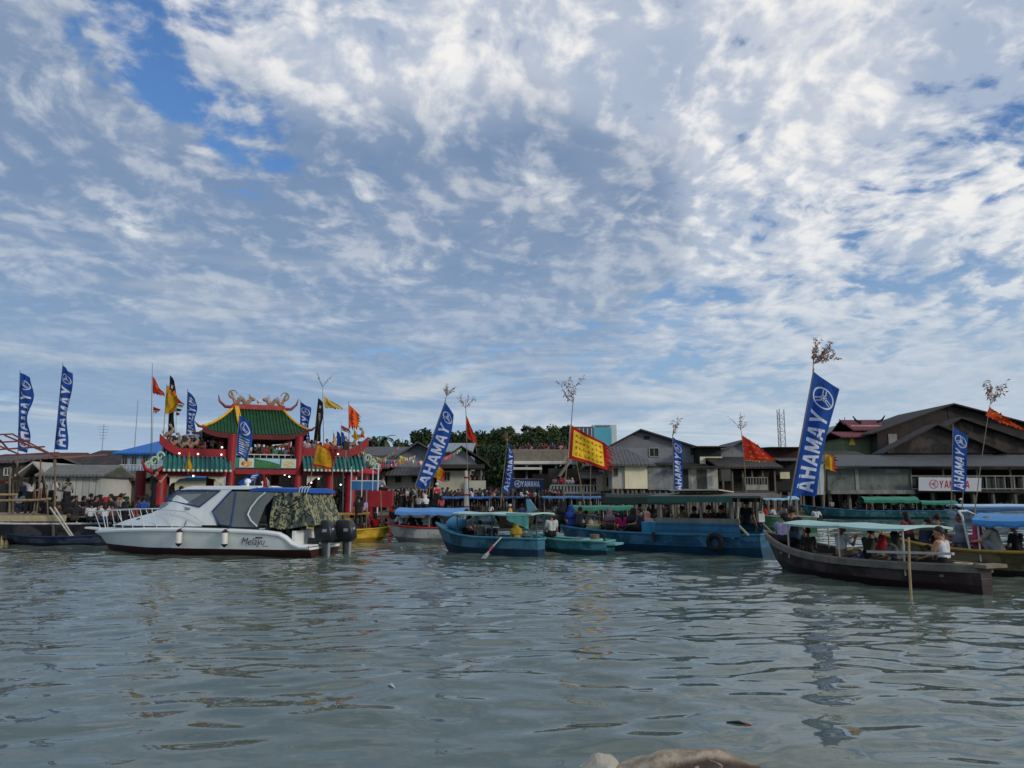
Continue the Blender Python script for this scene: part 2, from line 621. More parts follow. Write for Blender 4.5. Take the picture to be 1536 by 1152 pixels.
# (px of trunk, py of crown top, depth, label)
tl = [(563, 662, 300, 'small round tree at the left end of the tree line, beside the palm'),
      (591, 664, 300, 'low round tree just right of the lone palm'), (603, 663, 310, 'low bushy tree between the lone palm and the grey gabled house'),
      (634, 648, 260, 'round dark tree rising right behind the ridge of the grey gabled house'),
      (682, 658, 280, 'dark tree just right of the big leaning blue banner'), (696, 655, 300, 'tree behind the small red pennant on the bare branch pole'),
      (712, 652, 270, 'dark tree rising right of the small red pennant'), (727, 650, 250, 'tall dense tree left of the tall thin blue banner'),
      (742, 648, 260, 'dense tree just behind the top of the thin blue banner'), (757, 647, 280, 'tree top showing above the tip of the thin blue banner'),
      (772, 641, 260, 'tree above the left end of the crowded roof terrace'), (790, 640, 300, 'tallest crown on the hill, above the crowded roof terrace'),
      (803, 645, 290, 'crown above the middle of the crowded roof terrace'), (818, 638, 280, 'large crown on the hilltop left of the big yellow flag'),
      (835, 642, 300, 'hilltop tree right next to the pole of the big yellow flag'), (850, 640, 310, 'hilltop tree behind the bamboo tip of the big yellow flag pole'),
      (866, 646, 330, 'tree in front of the dark side of the office tower'), (735, 672, 120, 'tree close behind the houses, left of the thin blue banner'),
      (752, 678, 115, 'leafy tree close behind the thin blue banner'), (775, 668, 170, 'tree between hill and terrace, right of the thin blue banner'),
      (810, 662, 200, 'tree directly behind the terrace railing'), (838, 663, 200, 'tree behind the right part of the terrace railing'),
      (724, 664, 190, 'tree filling the gap between the beige house and the thin blue banner'),
      (1288, 664, 110, 'bushy green tree left of the green temple wall')]
tr_ = random.Random(77)
for q in range(26):
    tl.append((690 + q * 8.4 + tr_.uniform(-3, 3), tr_.uniform(647, 664), tr_.uniform(215, 330), 'one of the many merging tree crowns of the wooded hill behind the terrace'))
for i, (px, py, D, lb) in enumerate(tl):
    src = TREES[i % 3]
    o = copy_tree(src)
    top = at(px, py, D)
    gz = hill_z(top.x, top.y) if D > 180 else .3
    sc = max(.42, (top.z - gz) / 10.2)
    sc = min(sc, 1.15 * D / 300 + .35)
    o.location = (top.x, top.y, top.z - 10.2 * sc)
    o.scale = (sc * random.uniform(.9, 1.25), sc * random.uniform(.9, 1.2), sc)
    o.rotation_euler = (0, 0, random.uniform(0, 6))
    o['label'] = lb
    o['group'] = 'trees on the hill behind the houses'
for o in TREES:
    for ch in list(o.children):
        bpy.data.objects.remove(ch)
    bpy.data.objects.remove(o)


def palm(px, py, D, label):
    top = at(px, py, D)
    root = thing('palm_tree', label, 'tree', (top.x, top.y, .3))
    h = top.z - .3
    MB(m_bark).tube([(0, 0, 0), (.4, 0, h * .5), (.2, 0, h - 1)], [.3, .22, .16]).build('trunk', root)
    c = MB(m_palm)
    for k in range(16):
        a = k * 2.399
        el = 1.2 - k * .11
        pts = [Vector((.2, 0, h - 1))]
        for s in range(1, 7):
            d = Vector((math.cos(a) * math.cos(el - s * .28), math.sin(a) * math.cos(el - s * .28), math.sin(el - s * .28)))
            pts.append(pts[-1] + d * .75)
        for s in range(6):
            sd_ = Vector((-math.sin(a), math.cos(a), -.35)) * (.55 if s < 5 else .2)
            sd2 = Vector((math.sin(a), -math.cos(a), -.35)) * (.55 if s < 5 else .2)
            c.add([pts[s], pts[s + 1], pts[s + 1] + sd_, pts[s] + sd_], [(0, 1, 2, 3)])
            c.add([pts[s], pts[s + 1], pts[s + 1] + sd2, pts[s] + sd2], [(0, 1, 2, 3)])
    c.build('crown', root)


palm(576, 654, 240, 'lone palm tree standing on the skyline left of the grey gabled house')
# antennas / masts
m_mast = mat('#8b8f94', .5, .1, 3, metal=.4)


def lattice(px, py, D, w_, label):
    top = at(px, py, D)
    root = thing('lattice_mast', label, 'radio mast', (top.x, top.y, .3))
    h = top.z - .3
    b = MB(m_mast)
    for a in range(3):
        b.tube([(w_ * math.cos(a * 2.09), w_ * math.sin(a * 2.09), 0), (w_ * math.cos(a * 2.09), w_ * math.sin(a * 2.09), h)], .09, 5)
    b.build('upright', root)
    b = MB(m_mast)
    n = int(h / 1.3)
    for i in range(n):
        for a in range(3):
            p = [(w_ * math.cos(q * 2.09), w_ * math.sin(q * 2.09)) for q in (a, a + 1)]
            b.bar((*p[0], i * 1.3), (*p[1], i * 1.3), .06, .06)
            b.bar((*p[0], i * 1.3), (*p[1], (i + 1) * 1.3), .06, .06)
    b.build('bracing', root)


lattice(1170, 614, 150, .75, 'pale lattice radio mast standing behind the roofs left of the biggest blue banner')
for px, py, D, lb in ((156, 636, 90, 'thin television aerial behind the black roofed house at the left'), (207, 600, 85, 'plain thin pole in front of the sky left of the flag cluster'),
                      (1385, 595, 0, '')):
    if D:
        p = at(px, py, D)
        r_ = thing('aerial', lb, 'aerial', (p.x, p.y, .3))
        MB(m_mast).tube([(0, 0, 0), (0, 0, p.z - .3)], [.06, .03], 6).build('mast', r_)
        if px < 200:
            b = MB(m_mast)
            for k in range(5):
                b.bar((-.6 + .05 * k, 0, p.z - .6 - .35 * k), (.6 - .05 * k, 0, p.z - .6 - .35 * k), .03, .03)
            b.build('antenna_rods', r_)

# ================================================================ houses
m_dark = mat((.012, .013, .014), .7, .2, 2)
m_pane = mat((.03, .035, .04), .12, .2, 2, spec=.6)
m_frame = mat('#8a8a84', .6, .15, 3)
m_post = mat('#6e675c', .85, .3, 4, dirt=.5)


class House:
    """a building whose front wall is the vertical plane through photo pixel px0 at depth D, running at angle ang"""
    def __init__(s, name, label, cat, px0, px1, D, ang=0.0, depth=8.0, group=None):
        s.O = at(px0, 745, D)
        s.ang, s.depth = ang, depth
        s.px0 = px0
        s.root = thing(name, label, cat, (s.O.x, s.O.y, 0), ang, group)
        s.w = s.lx(px1)

    def lp(s, px, py):
        p = on_plane(px, py, s.O, s.ang)
        return (Vector((p.x - s.O.x, p.y - s.O.y)).dot(Vector((math.cos(s.ang), math.sin(s.ang)))), p.z)

    def lx(s, px):
        return s.lp(px, 745)[0]

    def lz(s, py, px=None):
        return s.lp(s.px0 if px is None else px, py)[1]

    def walls(s, z0, z1, m, gable=None, x0=0, x1=None, y0=0, y1=None, name='wall'):
        x1 = s.w if x1 is None else x1
        y1 = s.depth if y1 is None else y1
        b = MB(m)
        if gable is None:
            b.box(((x0 + x1) / 2, (y0 + y1) / 2, (z0 + z1) / 2), (x1 - x0, y1 - y0, z1 - z0))
        else:
            ax, az_ = gable
            b.prism([(x0, y0, z0), (x1, y0, z0), (x1, y0, z1), (ax, y0, az_), (x0, y0, z1)], (0, y1 - y0, 0))
        return b.build(name, s.root)

    def gable_roof(s, zl, ax, az_, zr, m, x0=0, x1=None, y0=-.6, y1=None, ov=.6, th=.16, name='roof'):
        """ridge runs away from us; eaves at x0-ov and x1+ov"""
        x1 = s.w if x1 is None else x1
        y1 = s.depth + .6 if y1 is None else y1
        sl = (az_ - zl) / max(.01, ax - x0)
        sr = (az_ - zr) / max(.01, x1 - ax)
        A, C, Bq = (x0 - ov, zl - ov * sl), (ax, az_), (x1 + ov, zr - ov * sr)
        b = MB(m)
        pts = [A, C, Bq, (Bq[0], Bq[1] + th), (C[0], C[1] + th), (A[0], A[1] + th)]
        pts = [(p[0], y0, p[1] + .02) for p in pts]
        b.add(pts + [(p[0], y1, p[2]) for p in pts],
              [(0, 1, 4, 5), (1, 2, 3, 4), (6, 11, 10, 7), (7, 10, 9, 8), (0, 6, 7, 1), (1, 7, 8, 2), (2, 8, 9, 3), (3, 9, 10, 4), (4, 10, 11, 5), (5, 11, 6, 0)])
        return b.build(name, s.root)

    def ridge_roof(s, ze, zr, m, x0=0, x1=None, y0=0, y1=None, ovx=.4, ovy=.6, hip=0.0, th=.16, name='roof'):
        """ridge runs along the front"""
        x1 = s.w if x1 is None else x1
        y1 = s.depth if y1 is None else y1
        b = MB(m)
        ym = (y0 + y1) / 2
        ze -= ovy * (zr - ze) / max(.1, (ym - y0)) * .5
        E = [(x0 - ovx, y0 - ovy, ze), (x1 + ovx, y0 - ovy, ze), (x1 + ovx, y1 + ovy, ze), (x0 - ovx, y1 + ovy, ze)]
        Rg = [(x0 - ovx + hip, ym, zr), (x1 + ovx - hip, ym, zr)]
        up = lambda p: (p[0], p[1], p[2] + th)
        vs = E + Rg + [up(p) for p in E + Rg]
        b.add(vs, [(6, 7, 11, 10), (8, 9, 10, 11), (0, 4, 5, 1), (2, 5, 4, 3), (0, 1, 7, 6), (2, 3, 9, 8), (1, 2, 8, 7), (3, 0, 6, 9), (7, 8, 11), (9, 6, 10), (0, 3, 4), (1, 5, 2)])
        return b.build(name, s.root)

    def sheet_roof(s, x0, x1, y0, z0, y1, z1, m, th=.1, name='roof'):
        return MB(m).slab([(x0, y0, z0), (x1, y0, z0), (x1, y1, z1), (x0, y1, z1)], th).build(name, s.root)

    def window(s, pxa, pya, pxb, pyb, fm=None, y=0.0, pm=None, bars=1, name='window'):
        (xa, za), (xb, zb) = s.lp(pxa, pyb), s.lp(pxb, pya)
        f = MB(fm or m_frame)
        t_ = min(.10, (xb - xa) * .12)
        f.box(((xa + xb) / 2, y - .03, za), (xb - xa, .1, t_)).box(((xa + xb) / 2, y - .03, zb), (xb - xa, .1, t_))
        f.box((xa, y - .03, (za + zb) / 2), (t_, .098, zb - za - t_)).box((xb, y - .03, (za + zb) / 2), (t_, .098, zb - za - t_))
        for k in range(bars):
            f.box((xa + (xb - xa) * (k + 1) / (bars + 1), y - .025, (za + zb) / 2), (t_ * .6, .07, zb - za - t_))
        fo = f.build(name, s.root)
        MB(pm or m_pane).box(((xa + xb) / 2, y, (za + zb) / 2), (xb - xa - t_, .03, zb - za - t_)).build('pane', fo)
        return fo

    def panel(s, pxa, pya, pxb, pyb, m, y=-.04, th=.06, name='panel'):
        (xa, za), (xb, zb) = s.lp(pxa, pyb), s.lp(pxb, pya)
        return MB(m).box(((xa + xb) / 2, y, (za + zb) / 2), (xb - xa, th, zb - za)).build(name, s.root)

    def stilts(s, z1, n, rows=2, x0=0, x1=None, r=.13, m=None, y0=.3):
        x1 = s.w if x1 is None else x1
        for j in range(rows):
            for i in range(n):
                x = x0 + .2 + (x1 - x0 - .4) * i / max(1, n - 1) + random.uniform(-.1, .1)
                y = y0 + j * (s.depth - .6) / max(1, rows)
                MB(m or m_post).tube([(x, y, -.6), (x + random.uniform(-.06, .06), y, z1)], r, 7).build('stilt', s.root)

    def rail(s, x0, x1, y, z, h, m, n, name='railing', th=.07, mid=True):
        b = MB(m)
        b.box(((x0 + x1) / 2, y, z + h), (x1 - x0, th, th))
        if mid:
            b.box(((x0 + x1) / 2, y, z + h * .12), (x1 - x0, th * .9, th * .9))
        for i in range(n):
            b.box((x0 + (x1 - x0) * i / (n - 1), y, z + h / 2), (th * .8, th * .8, h - th))
        return b.build(name, s.root)


r_grey = mat('#5b5e61', .75, .25, 1.5, kind='corrx', kscale=3.0, dirt=.45, c2='#5b4f48')
r_greyy = mat('#5b5e61', .75, .25, 1.5, kind='corry', kscale=3.0, dirt=.45, c2='#5d5a57')
r_dark = mat('#383737', .85, .3, 1.2, kind='corry', kscale=3.0, dirt=.5, c2='#43382f')
r_darkx = mat('#33312f', .85, .3, 1.2, kind='corrx', kscale=3.0, dirt=.5, c2='#4a3b33')
r_metal = mat('#8f989c', .4, .15, 1.0, kind='corrx', kscale=2.5, metal=.3)
r_rust = mat('#5a3a30', .85, .35, 1.0, kind='corrx', kscale=3.0, dirt=.5)
w_grey = mat('#83868a', .85, .15, 1.0, dirt=.35)
w_beige = mat('#b9b29d', .85, .12, 1.0, dirt=.3)
w_cream = mat('#e8deba', .85, .10, .8, dirt=.15)
w_conc = mat('#85898b', .9, .25, 1.2, dirt=.45, c2='#5d6164')
w_white = mat('#c9cac4', .8, .08, 1.0, dirt=.2)
w_plank = mat('#57534d', .9, .25, 1.5, kind='plankx', kscale=4.0, dirt=.4)
w_darkplank = mat('#2b2826', .9, .4, 1.0, kind='plankx', kscale=3.0, dirt=.4, c2='#4a423b')
w_shed = mat('#7a786f', .9, .25, .8, dirt=.6, kind='plankx', kscale=3.5)

# --- left side ------------------------------------------------------------
h = House('wooden_house', 'black roofed wooden house behind the white shed at the left', 'house', 98, 178, 82, depth=9)
h.walls(.3, h.lz(697), w_darkplank)
h.ridge_roof(h.lz(697), h.lz(674), r_darkx, hip=1.6, ovx=.6)
h.window(112, 703, 122, 713)
h = House('wooden_house', 'low house with a rusty brown roof far left behind the jetty roof', 'house', 28, 96, 84, depth=8)
h.walls(.3, h.lz(694), w_darkplank)
h.ridge_roof(h.lz(694), h.lz(678), r_rust, hip=.4)
h.window(50, 700, 62, 712)
h = House('wooden_house', 'grey plank house at the far left edge with a pale framed window', 'house', -40, 27, 62, depth=8)
h.walls(.3, h.lz(694), w_plank)
h.ridge_roof(h.lz(694), h.lz(680), r_grey)
h.window(6, 702, 17, 713, fm=w_white)
h = House('shed', 'white walled shed with a grey tin roof behind the crowd on the jetty', 'shed', 62, 150, 60, ang=R(4), depth=7)
h.walls(h.lz(752), h.lz(713), mat('#c6c4ba', .8, .08, 1.0, kind='plankx', kscale=2.0, dirt=.15))
h.ridge_roof(h.lz(713), h.lz(698), mat('#77766f', .7, .2, 1.2, kind='corrx', kscale=3.5, dirt=.25), ovx=.35, y1=5)
h.window(82, 724, 91, 731)
h.panel(98, 724, 108, 735, m_dark, name='door')
h.panel(140, 719, 147, 722, m_frame, name='vent')
h.stilts(h.lz(752), 6)
h = House('shed', 'shed with a pale translucent lean to roof just left of the white shed', 'shed', 26, 60, 60.5, depth=6)
h.walls(h.lz(752), h.lz(716), w_plank)
h.gable_roof(h.lz(716), h.w * .75, h.lz(696), h.lz(704), mat('#a9a79c', .6, .12, 1.2, kind='corry', kscale=3.5))
h = House('shed', 'weathered wooden shed between the white shed and the red gate', 'shed', 152, 206, 66, depth=6)
h.walls(h.lz(752), h.lz(720), w_plank)
h.ridge_roof(h.lz(720), h.lz(707), mat('#55544a', .8, .2, 1.2, kind='corrx', kscale=3.5, dirt=.4), ovx=.5)
h.window(160, 724, 166, 733)
h.panel(176, 722, 186, 735, m_dark, name='door')
h.stilts(h.lz(752), 4)
h = House('two_storey_house', 'pale blue two storey house with a bright blue roof behind the red gate', 'house', 181, 332, 72, depth=11)
w_blue = mat('#9fb3c4', .8, .08, 1.0, dirt=.2)
h.walls(.3, h.lz(679), w_blue)
h.ridge_roof(h.lz(680), h.lz(644), mat('#1f6fc0', .5, .10, 1.0, kind='corrx', kscale=3.0), hip=5.0, ovx=.8)
for a in (183, 197, 214, 228):
    h.window(a, 684, a + 9, 697, bars=1)
h.panel(181, 712, 332, 717, mat('#3f86c4', .6, .1, 1), y=-.5, th=1.0, name='awning')
h.rail(0, h.w, -.6, h.lz(712), .9, w_white, 30)
h.panel(200, 724, 330, 752, m_dark, y=-.03, name='door')
h.panel(262, 722, 330, 742, mat('#d8cfae', .8, .1, 2), y=-.08, name='curtain')

h = House('wharf_hall', 'long dark timber hall filling the view behind the red gate', 'building', 325, 575, 74, depth=8)
h.walls(.2, h.lz(703), mat('#211e1c', .9, .35, .8, dirt=.5, c2='#3a332d'))
h.ridge_roof(h.lz(702), h.lz(684), r_darkx, ovx=.6)
for a in range(340, 570, 24):
    h.panel(a, 712, a + 11, 728, m_dark, name='opening')
# --- middle ---------------------------------------------------------------
h = House('gabled_house', 'large grey house with a wide gable and a lean to roof, behind the red stand', 'house', 571, 650, 76, depth=14)
h.walls(h.lz(740), h.lz(712), w_beige)
zE = h.lz(702)
h.walls(zE + .02, zE + .25, w_grey, gable=(h.lx(626), h.lz(666)), x0=h.lx(573), x1=h.lx(682), name='gable_wall', y0=.4)
h.gable_roof(zE, h.lx(626), h.lz(665), zE + .3, r_greyy, x0=h.lx(572), x1=h.lx(684))
h.sheet_roof(h.lx(566), h.lx(654), -1.6, h.lz(713), .39, h.lz(700), r_grey, name='lean_to_roof')
for a in (593, 618, 634):
    h.window(a, 714, a + 9, 724, pm=m_dark)
h.panel(628, 690, 640, 704, m_frame, y=.36, name='hatch')
h.stilts(h.lz(740), 7)
h = House('metal_roofed_house', 'long house with a light grey metal roof behind the leaning blue banner', 'house', 640, 705, 84, depth=10)
h.walls(.3, h.lz(678), w_grey)
h.ridge_roof(h.lz(678), h.lz(662), r_metal, ovx=.3)
h = House('gabled_house', 'beige house with a grey gable and a side balcony, right of the leaning blue banner', 'house', 655, 727, 72, depth=12)
h.walls(h.lz(738), h.lz(706), w_beige, x1=h.lx(704))
h.walls(h.lz(698), h.lz(697), mat('#7c8288', .8, .1, 1), gable=(h.lx(692), h.lz(672)), name='gable_wall', x1=h.lx(716))
h.gable_roof(h.lz(698), h.lx(692), h.lz(671.5), h.lz(690), r_dark, x1=h.lx(722), ov=.5)
h.panel(653, 697.5, 727, 703, mat('#3a3632', .8, .2, 2), y=-.7, th=1.2, name='eave_board')
h.window(666, 708, 675, 721, pm=m_dark)
h.panel(706, 706, 727, 721, m_dark, y=1.0, name='door')
h.panel(704, 721, 729, 735, mat('#b9b6a6', .8, .1, 1), y=-.5, th=.12, name='balcony_wall')
MB(m_frame).box((h.lx(722), -.5, (h.lz(706) + h.lz(721)) / 2), (.1, .1, h.lz(706) - h.lz(721))).build('post', h.root)
MB(w_conc).box((h.lx(717), .6, h.lz(737)), (h.lx(731) - h.lx(703), 2.4, .2)).build('floor_slab', h.root)
h.stilts(h.lz(738), 8)
h = House('corrugated_shed', 'low grey roofed shed between the gate and the grey gabled house', 'shed', 538, 590, 92, depth=10)
h.walls(.3, h.lz(684), w_grey)
h.ridge_roof(h.lz(684), h.lz(668), r_grey, ovx=1)
h = House('low_wharf_house', 'low wharf building with a white rail beneath the grey gabled house', 'house', 578, 650, 70, depth=3)
h.walls(h.lz(752), h.lz(741), w_plank)
h.rail(0, h.w, -.3, h.lz(744), .55, mat('#aab0ac', .7, .1, 2), 14)
h.stilts(h.lz(752), 8)

# terrace building
h = House('terrace_building', 'open building with a crowded roof terrace and slatted railing below the hill', 'building', 768, 862, 82, depth=9)
w_slat = mat('#8a8072', .8, .2, 2)
zt = h.lz(692)
MB(w_conc).box((h.w / 2, h.depth / 2 - .5, zt - .2), (h.w + .6, h.depth + 1, .4)).build('terrace_slab', h.root)
MB(mat('#c9c6bc', .8, .1, 1)).box((h.w / 2 - .3, -1.05, zt - .15), (h.w, .1, .32)).build('fascia', h.root)
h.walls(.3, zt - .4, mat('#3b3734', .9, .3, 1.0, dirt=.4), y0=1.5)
h.rail(0, h.w, -.9, zt, 1.15, w_slat, 60, th=.11)
MB(mat('#cfccc2', .8, .1, 1)).slab([(0, -2.2, h.lz(703)), (h.lx(812), -2.2, h.lz(703)), (h.lx(812), 1.4, h.lz(699)), (0, 1.4, h.lz(699))], .18).build('awning', h.root)
for a in (770, 790, 811, 834, 860):
    MB(w_conc).box((h.lx(a), -.6, (zt - .4 + .3) / 2), (.25, .25, zt - .7)).build('column', h.root)
st = MB(mat('#b5aa96', .8, .1, 1))
a0, a1 = (h.lx(838), h.lz(714)), (h.lx(854), h.lz(692))
for k in range(9):
    st.box((a0[0] + (a1[0] - a0[0]) * k / 8, -1.6, a0[1] + (a1[1] - a0[1]) * k / 8), (.3, .9, .12))
st.bar((a0[0], -2.1, a0[1] + .9), (a1[0], -2.1, a1[1] + .9), .08, .08)
st.bar((a0[0], -2.1, a0[1] - .1), (a1[0], -2.1, a1[1] - .1), .08, .2)
st.build('stair', h.root)
h = House('lower_terrace', 'lower terrace with a white pierced balustrade in front of the cream house', 'terrace', 826, 906, 76, depth=5)
zt = h.lz(741)
MB(w_conc).box((h.w / 2, 2.5, zt - .12), (h.w, 5, .25)).build('floor_slab', h.root)
ba = MB(mat('#cfcbbd', .8, .08, 1, dirt=.15))
ba.box((h.w / 2, 0, zt + .85), (h.w, .22, .12)).box((h.w / 2, 0, zt + .12), (h.w, .2, .22))
n = 16
for i in range(n + 1):
    ba.box((h.w * i / n * .99 + .02, 0, zt + .5), (h.w / n * .55, .14, .58))
ba.build('balustrade', h.root)
h.stilts(zt - .2, 9)
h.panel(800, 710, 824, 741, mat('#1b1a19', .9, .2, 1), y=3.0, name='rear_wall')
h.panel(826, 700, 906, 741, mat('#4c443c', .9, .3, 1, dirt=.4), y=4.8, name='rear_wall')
h.sheet_roof(h.lx(872), h.lx(922), -.6, h.lz(718), 4.5, h.lz(706), r_darkx)

# cream / grey house
h = House('tan_annex', 'small tan walled annex tucked under the dark lean to roof left of the cream wall', 'building', 904, 918, 70, depth=5)
h.walls(h.lz(736), h.lz(711), mat('#a8977c', .85, .12, 1, dirt=.3))
h.panel(910, 716, 914, 730, m_dark, name='door')
h.stilts(h.lz(736), 3)
h = House('stilt_house', 'house with a sunlit cream end wall and grey gabled roof over the water', 'house', 938, 972, 66, ang=R(-2), depth=9)
z0 = h.lz(733)
h.walls(z0, h.lz(697), w_cream)
h.walls(z0, h.lz(697), mat('#b5b1a2', .85, .1, 1, dirt=.3), x0=h.lx(919), x1=-.01, y0=.15, name='side_wall')  # greyer than the cream wall: the side's shade is put into its colour
h.ridge_roof(h.lz(697), h.lz(668), r_grey, x0=h.lx(886), x1=h.w + .2, y1=8, hip=2.2)
h.window(921, 702, 927, 714, pm=m_dark, y=.14)
h.stilts(z0, 8, x0=h.lx(918), x1=h.w)
h = House('two_storey_house', 'big grey two storey house with a broad dark gable behind the cream walls', 'house', 914, 1050, 76, depth=14)
zE = h.lz(672)
h.walls(h.lz(738), zE, w_grey)
h.walls(zE, zE + .01, mat('#75777a', .85, .1, 1, dirt=.2), gable=(h.lx(962), h.lz(647)), name='gable_wall')
h.gable_roof(zE, h.lx(962), h.lz(646.5), zE - .1, r_dark, ov=1.2)
h.window(974, 672, 988, 685, pm=m_dark)
h.window(1035, 671, 1041, 683, pm=m_dark)
h.panel(966, 654, 974, 659, m_dark, name='vent')
h.sheet_roof(h.lx(972), h.lx(1052), -3.4, h.lz(699), -.05, h.lz(694), r_darkx, name='porch_roof')
h = House('concrete_annex', 'blank grey concrete annex right of the sunlit cream wall', 'building', 973, 1012, 67, depth=6)
h.walls(h.lz(735), h.lz(697), w_conc)
h.sheet_roof(-.2, h.w + .3, -.4, h.lz(696), 6.2, h.lz(693), r_darkx)
h.stilts(h.lz(735), 5)
h = House('stained_house', 'shabby house with stained white walls and a flat sheet roof behind the slim blue banner', 'house', 1013, 1078, 67, depth=7)
z0 = h.lz(735)
h.walls(z0, h.lz(700), mat('#bdb7a8', .9, .2, .8, dirt=.7, c2='#857a6b'))
h.sheet_roof(-.2, h.w + .4, -1.0, h.lz(700), 7, h.lz(694), r_darkx)
h.panel(1033, 704, 1036, 733, m_frame, name='pipe')
h.panel(1024, 704, 1032, 733, m_dark, name='door')
h.panel(1046, 704, 1059, 733, mat('#5b5650', .9, .3, 1, dirt=.6), name='shutter')
h.panel(1061, 704, 1070, 733, mat('#c9c6bd', .9, .1, 1, dirt=.4), name='door_leaf')
h.panel(1075, 705, 1088, 722, mat('#4c4a46', .8, .2, 2), y=-1.2, th=.8, name='water_tank')
h.stilts(z0, 7)
h = House('upper_shack', 'small shack with a cream panel and flat roof above the stained house', 'shack', 1050, 1084, 74, depth=5)
h.walls(h.lz(697), h.lz(672), m_dark)
h.panel(1050, 685, 1083, 697, w_cream, name='parapet')
h.sheet_roof(-.4, h.w + .6, -1.2, h.lz(670), 5, h.lz(668), r_grey)
h = House('veranda_house', 'dark timber house with a posted veranda behind the red dotted pennant', 'house', 1085, 1166, 70, depth=9)
z0 = h.lz(738)
h.walls(z0, h.lz(706), w_darkplank, y0=2)
h.ridge_roof(h.lz(702), h.lz(684), r_darkx, ovx=.5)
h.walls(h.lz(684), h.lz(683.9), w_grey, gable=(h.lx(1139), h.lz(658)), x0=h.lx(1092), x1=h.lx(1168), y0=5, y1=12, name='gable_wall')
h.gable_roof(h.lz(684), h.lx(1139), h.lz(657), h.lz(676), r_greyy, x0=h.lx(1090), x1=h.lx(1170), y0=4.4, y1=12.5)
MB(w_plank).box((h.w / 2, 1, z0), (h.w, 2.4, .15)).build('veranda_floor', h.root)
for a in (1086, 1100, 1116, 1130, 1146, 1164):
    MB(m_post).box((h.lx(a), .1, (z0 + h.lz(706)) / 2), (.14, .14, h.lz(706) - z0)).build('post', h.root)
h.rail(h.lx(1118), h.lx(1152), -.05, z0, 1.3, mat('#85857d', .8, .2, 2), 9)
h.panel(1119, 727, 1151, 735, mat('#8b8a80', .8, .3, 1, dirt=.5), y=-.12, name='tarpaulin')
h.stilts(z0, 9)
h = House('dark_red_shack', 'shack with a dark red upper wall left of the biggest blue banner', 'shack', 1160, 1206, 76, depth=7)
h.walls(h.lz(738), h.lz(672), mat('#4a2a28', .9, .2, 1, kind='plankx', kscale=3), y0=.5)
h.sheet_roof(-.3, h.w + .3, -.8, h.lz(671), 7, h.lz(666), r_dark)
h.sheet_roof(-.3, h.w + .3, -3.0, h.lz(692), .45, h.lz(686), r_grey, name='porch_roof')
h.panel(1170, 708, 1184, 718, w_cream, name='panel')
h.panel(1163, 694, 1205, 736, m_dark, y=.4, name='opening')
h.stilts(h.lz(738), 5)
h = House('white_shed', 'narrow white walled shed right beside the biggest blue banner', 'shed', 1190, 1238, 77, depth=5)
h.walls(h.lz(742), h.lz(693), mat('#b9c0c0', .8, .1, 1, dirt=.25, kind='plankx', kscale=1.5))
h.sheet_roof(-.3, h.w + .3, -.6, h.lz(692), 5.2, h.lz(686), r_grey)
h.stilts(h.lz(742), 4)

# --- right: the big dark warehouse -----------------------------------------
h = House('warehouse', 'large dark weathered timber warehouse on stilts with stacked gables at the right', 'warehouse', 1243, 1620, 78, depth=22)
z0 = h.lz(738)
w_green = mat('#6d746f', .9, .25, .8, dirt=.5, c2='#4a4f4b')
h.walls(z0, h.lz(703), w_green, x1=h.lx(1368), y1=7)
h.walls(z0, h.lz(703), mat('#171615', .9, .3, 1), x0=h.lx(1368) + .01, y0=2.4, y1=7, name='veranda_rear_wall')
h.sheet_roof(-.5, h.w, -1.3, h.lz(700) + .05, 4.2, h.lz(679), mat('#55575a', .7, .25, 1.0, kind='corrx', kscale=3.5, dirt=.3), name='veranda_roof')
h.sheet_roof(h.lx(1243), h.lx(1337), 4.0, h.lz(681), 7.5, h.lz(670), r_darkx, name='side_roof')
# two front gables
for a0, ax, a1, ze, za, y in ((1336, 1410, 1500, 676, 640, 4.3), (1380, 1447, 1560, 668, 630, 6.3)):
    k = (78 + y) / 78
    X = lambda p: h.lx(768 + (p - 768) * k)
    Z = lambda q: CAM_H + (h.lz(q) - CAM_H) * k
    h.walls(Z(680), Z(ze), w_darkplank, gable=(X(ax), Z(za)), x0=X(a0), x1=X(a1), y0=y, y1=y + 1.9, name='gable_wall')
    h.gable_roof(Z(ze), X(ax), Z(za) + .1, Z(ze), r_dark, x0=X(a0), x1=X(a1), y0=y - .7, y1=y + 1.95, ov=.9)
k = 90 / 78
X = lambda p: h.lx(768 + (p - 768) * k)
Z = lambda q: CAM_H + (h.lz(q) - CAM_H) * k
h.walls(z0, Z(648), mat('#3d3632', .9, .3, .7, dirt=.5, c2='#2b2725'), gable=(X(1437), Z(609)), x0=X(1322), x1=X(1590), y0=12, y1=24, name='rear_wall')
h.gable_roof(Z(648), X(1437), Z(608), Z(648), r_dark, x0=X(1322), x1=X(1590), y0=11.2, y1=24.5, ov=1.0)
for a, q in ((1436, 622), (1462, 618)):
    MB(m_dark).box((X(a), 11.97, Z(q)), (.6, .06, 1.0)).build('window', h.root)
MB(mat('#8c8b84', .8, .2, 1)).box((X(1345), 11.96, Z(660)), (1.0, .06, 1.4)).build('window', h.root)
h.panel(1284, 703.5, 1287, 738, m_frame, name='post')
h.panel(1328, 704, 1348, 709, m_frame, name='vent')
h.panel(1243, 735, 1368, 741, mat('#7f807a', .9, .3, 1.2, dirt=.5), y=-.3, th=.5, name='sill_beam')
MB(mat('#3a3734', .9, .2, 1)).box(((h.lx(1368) + h.w) / 2, 1.1, z0 + .05), (h.w - h.lx(1368), 2.6, .2)).build('veranda_floor', h.root)
zr = h.lz(714)
h.rail(h.lx(1368), h.w, -.1, z0 + .15, zr - z0 - .15, mat('#8a8a80', .8, .2, 2, dirt=.3), 19, th=.12)
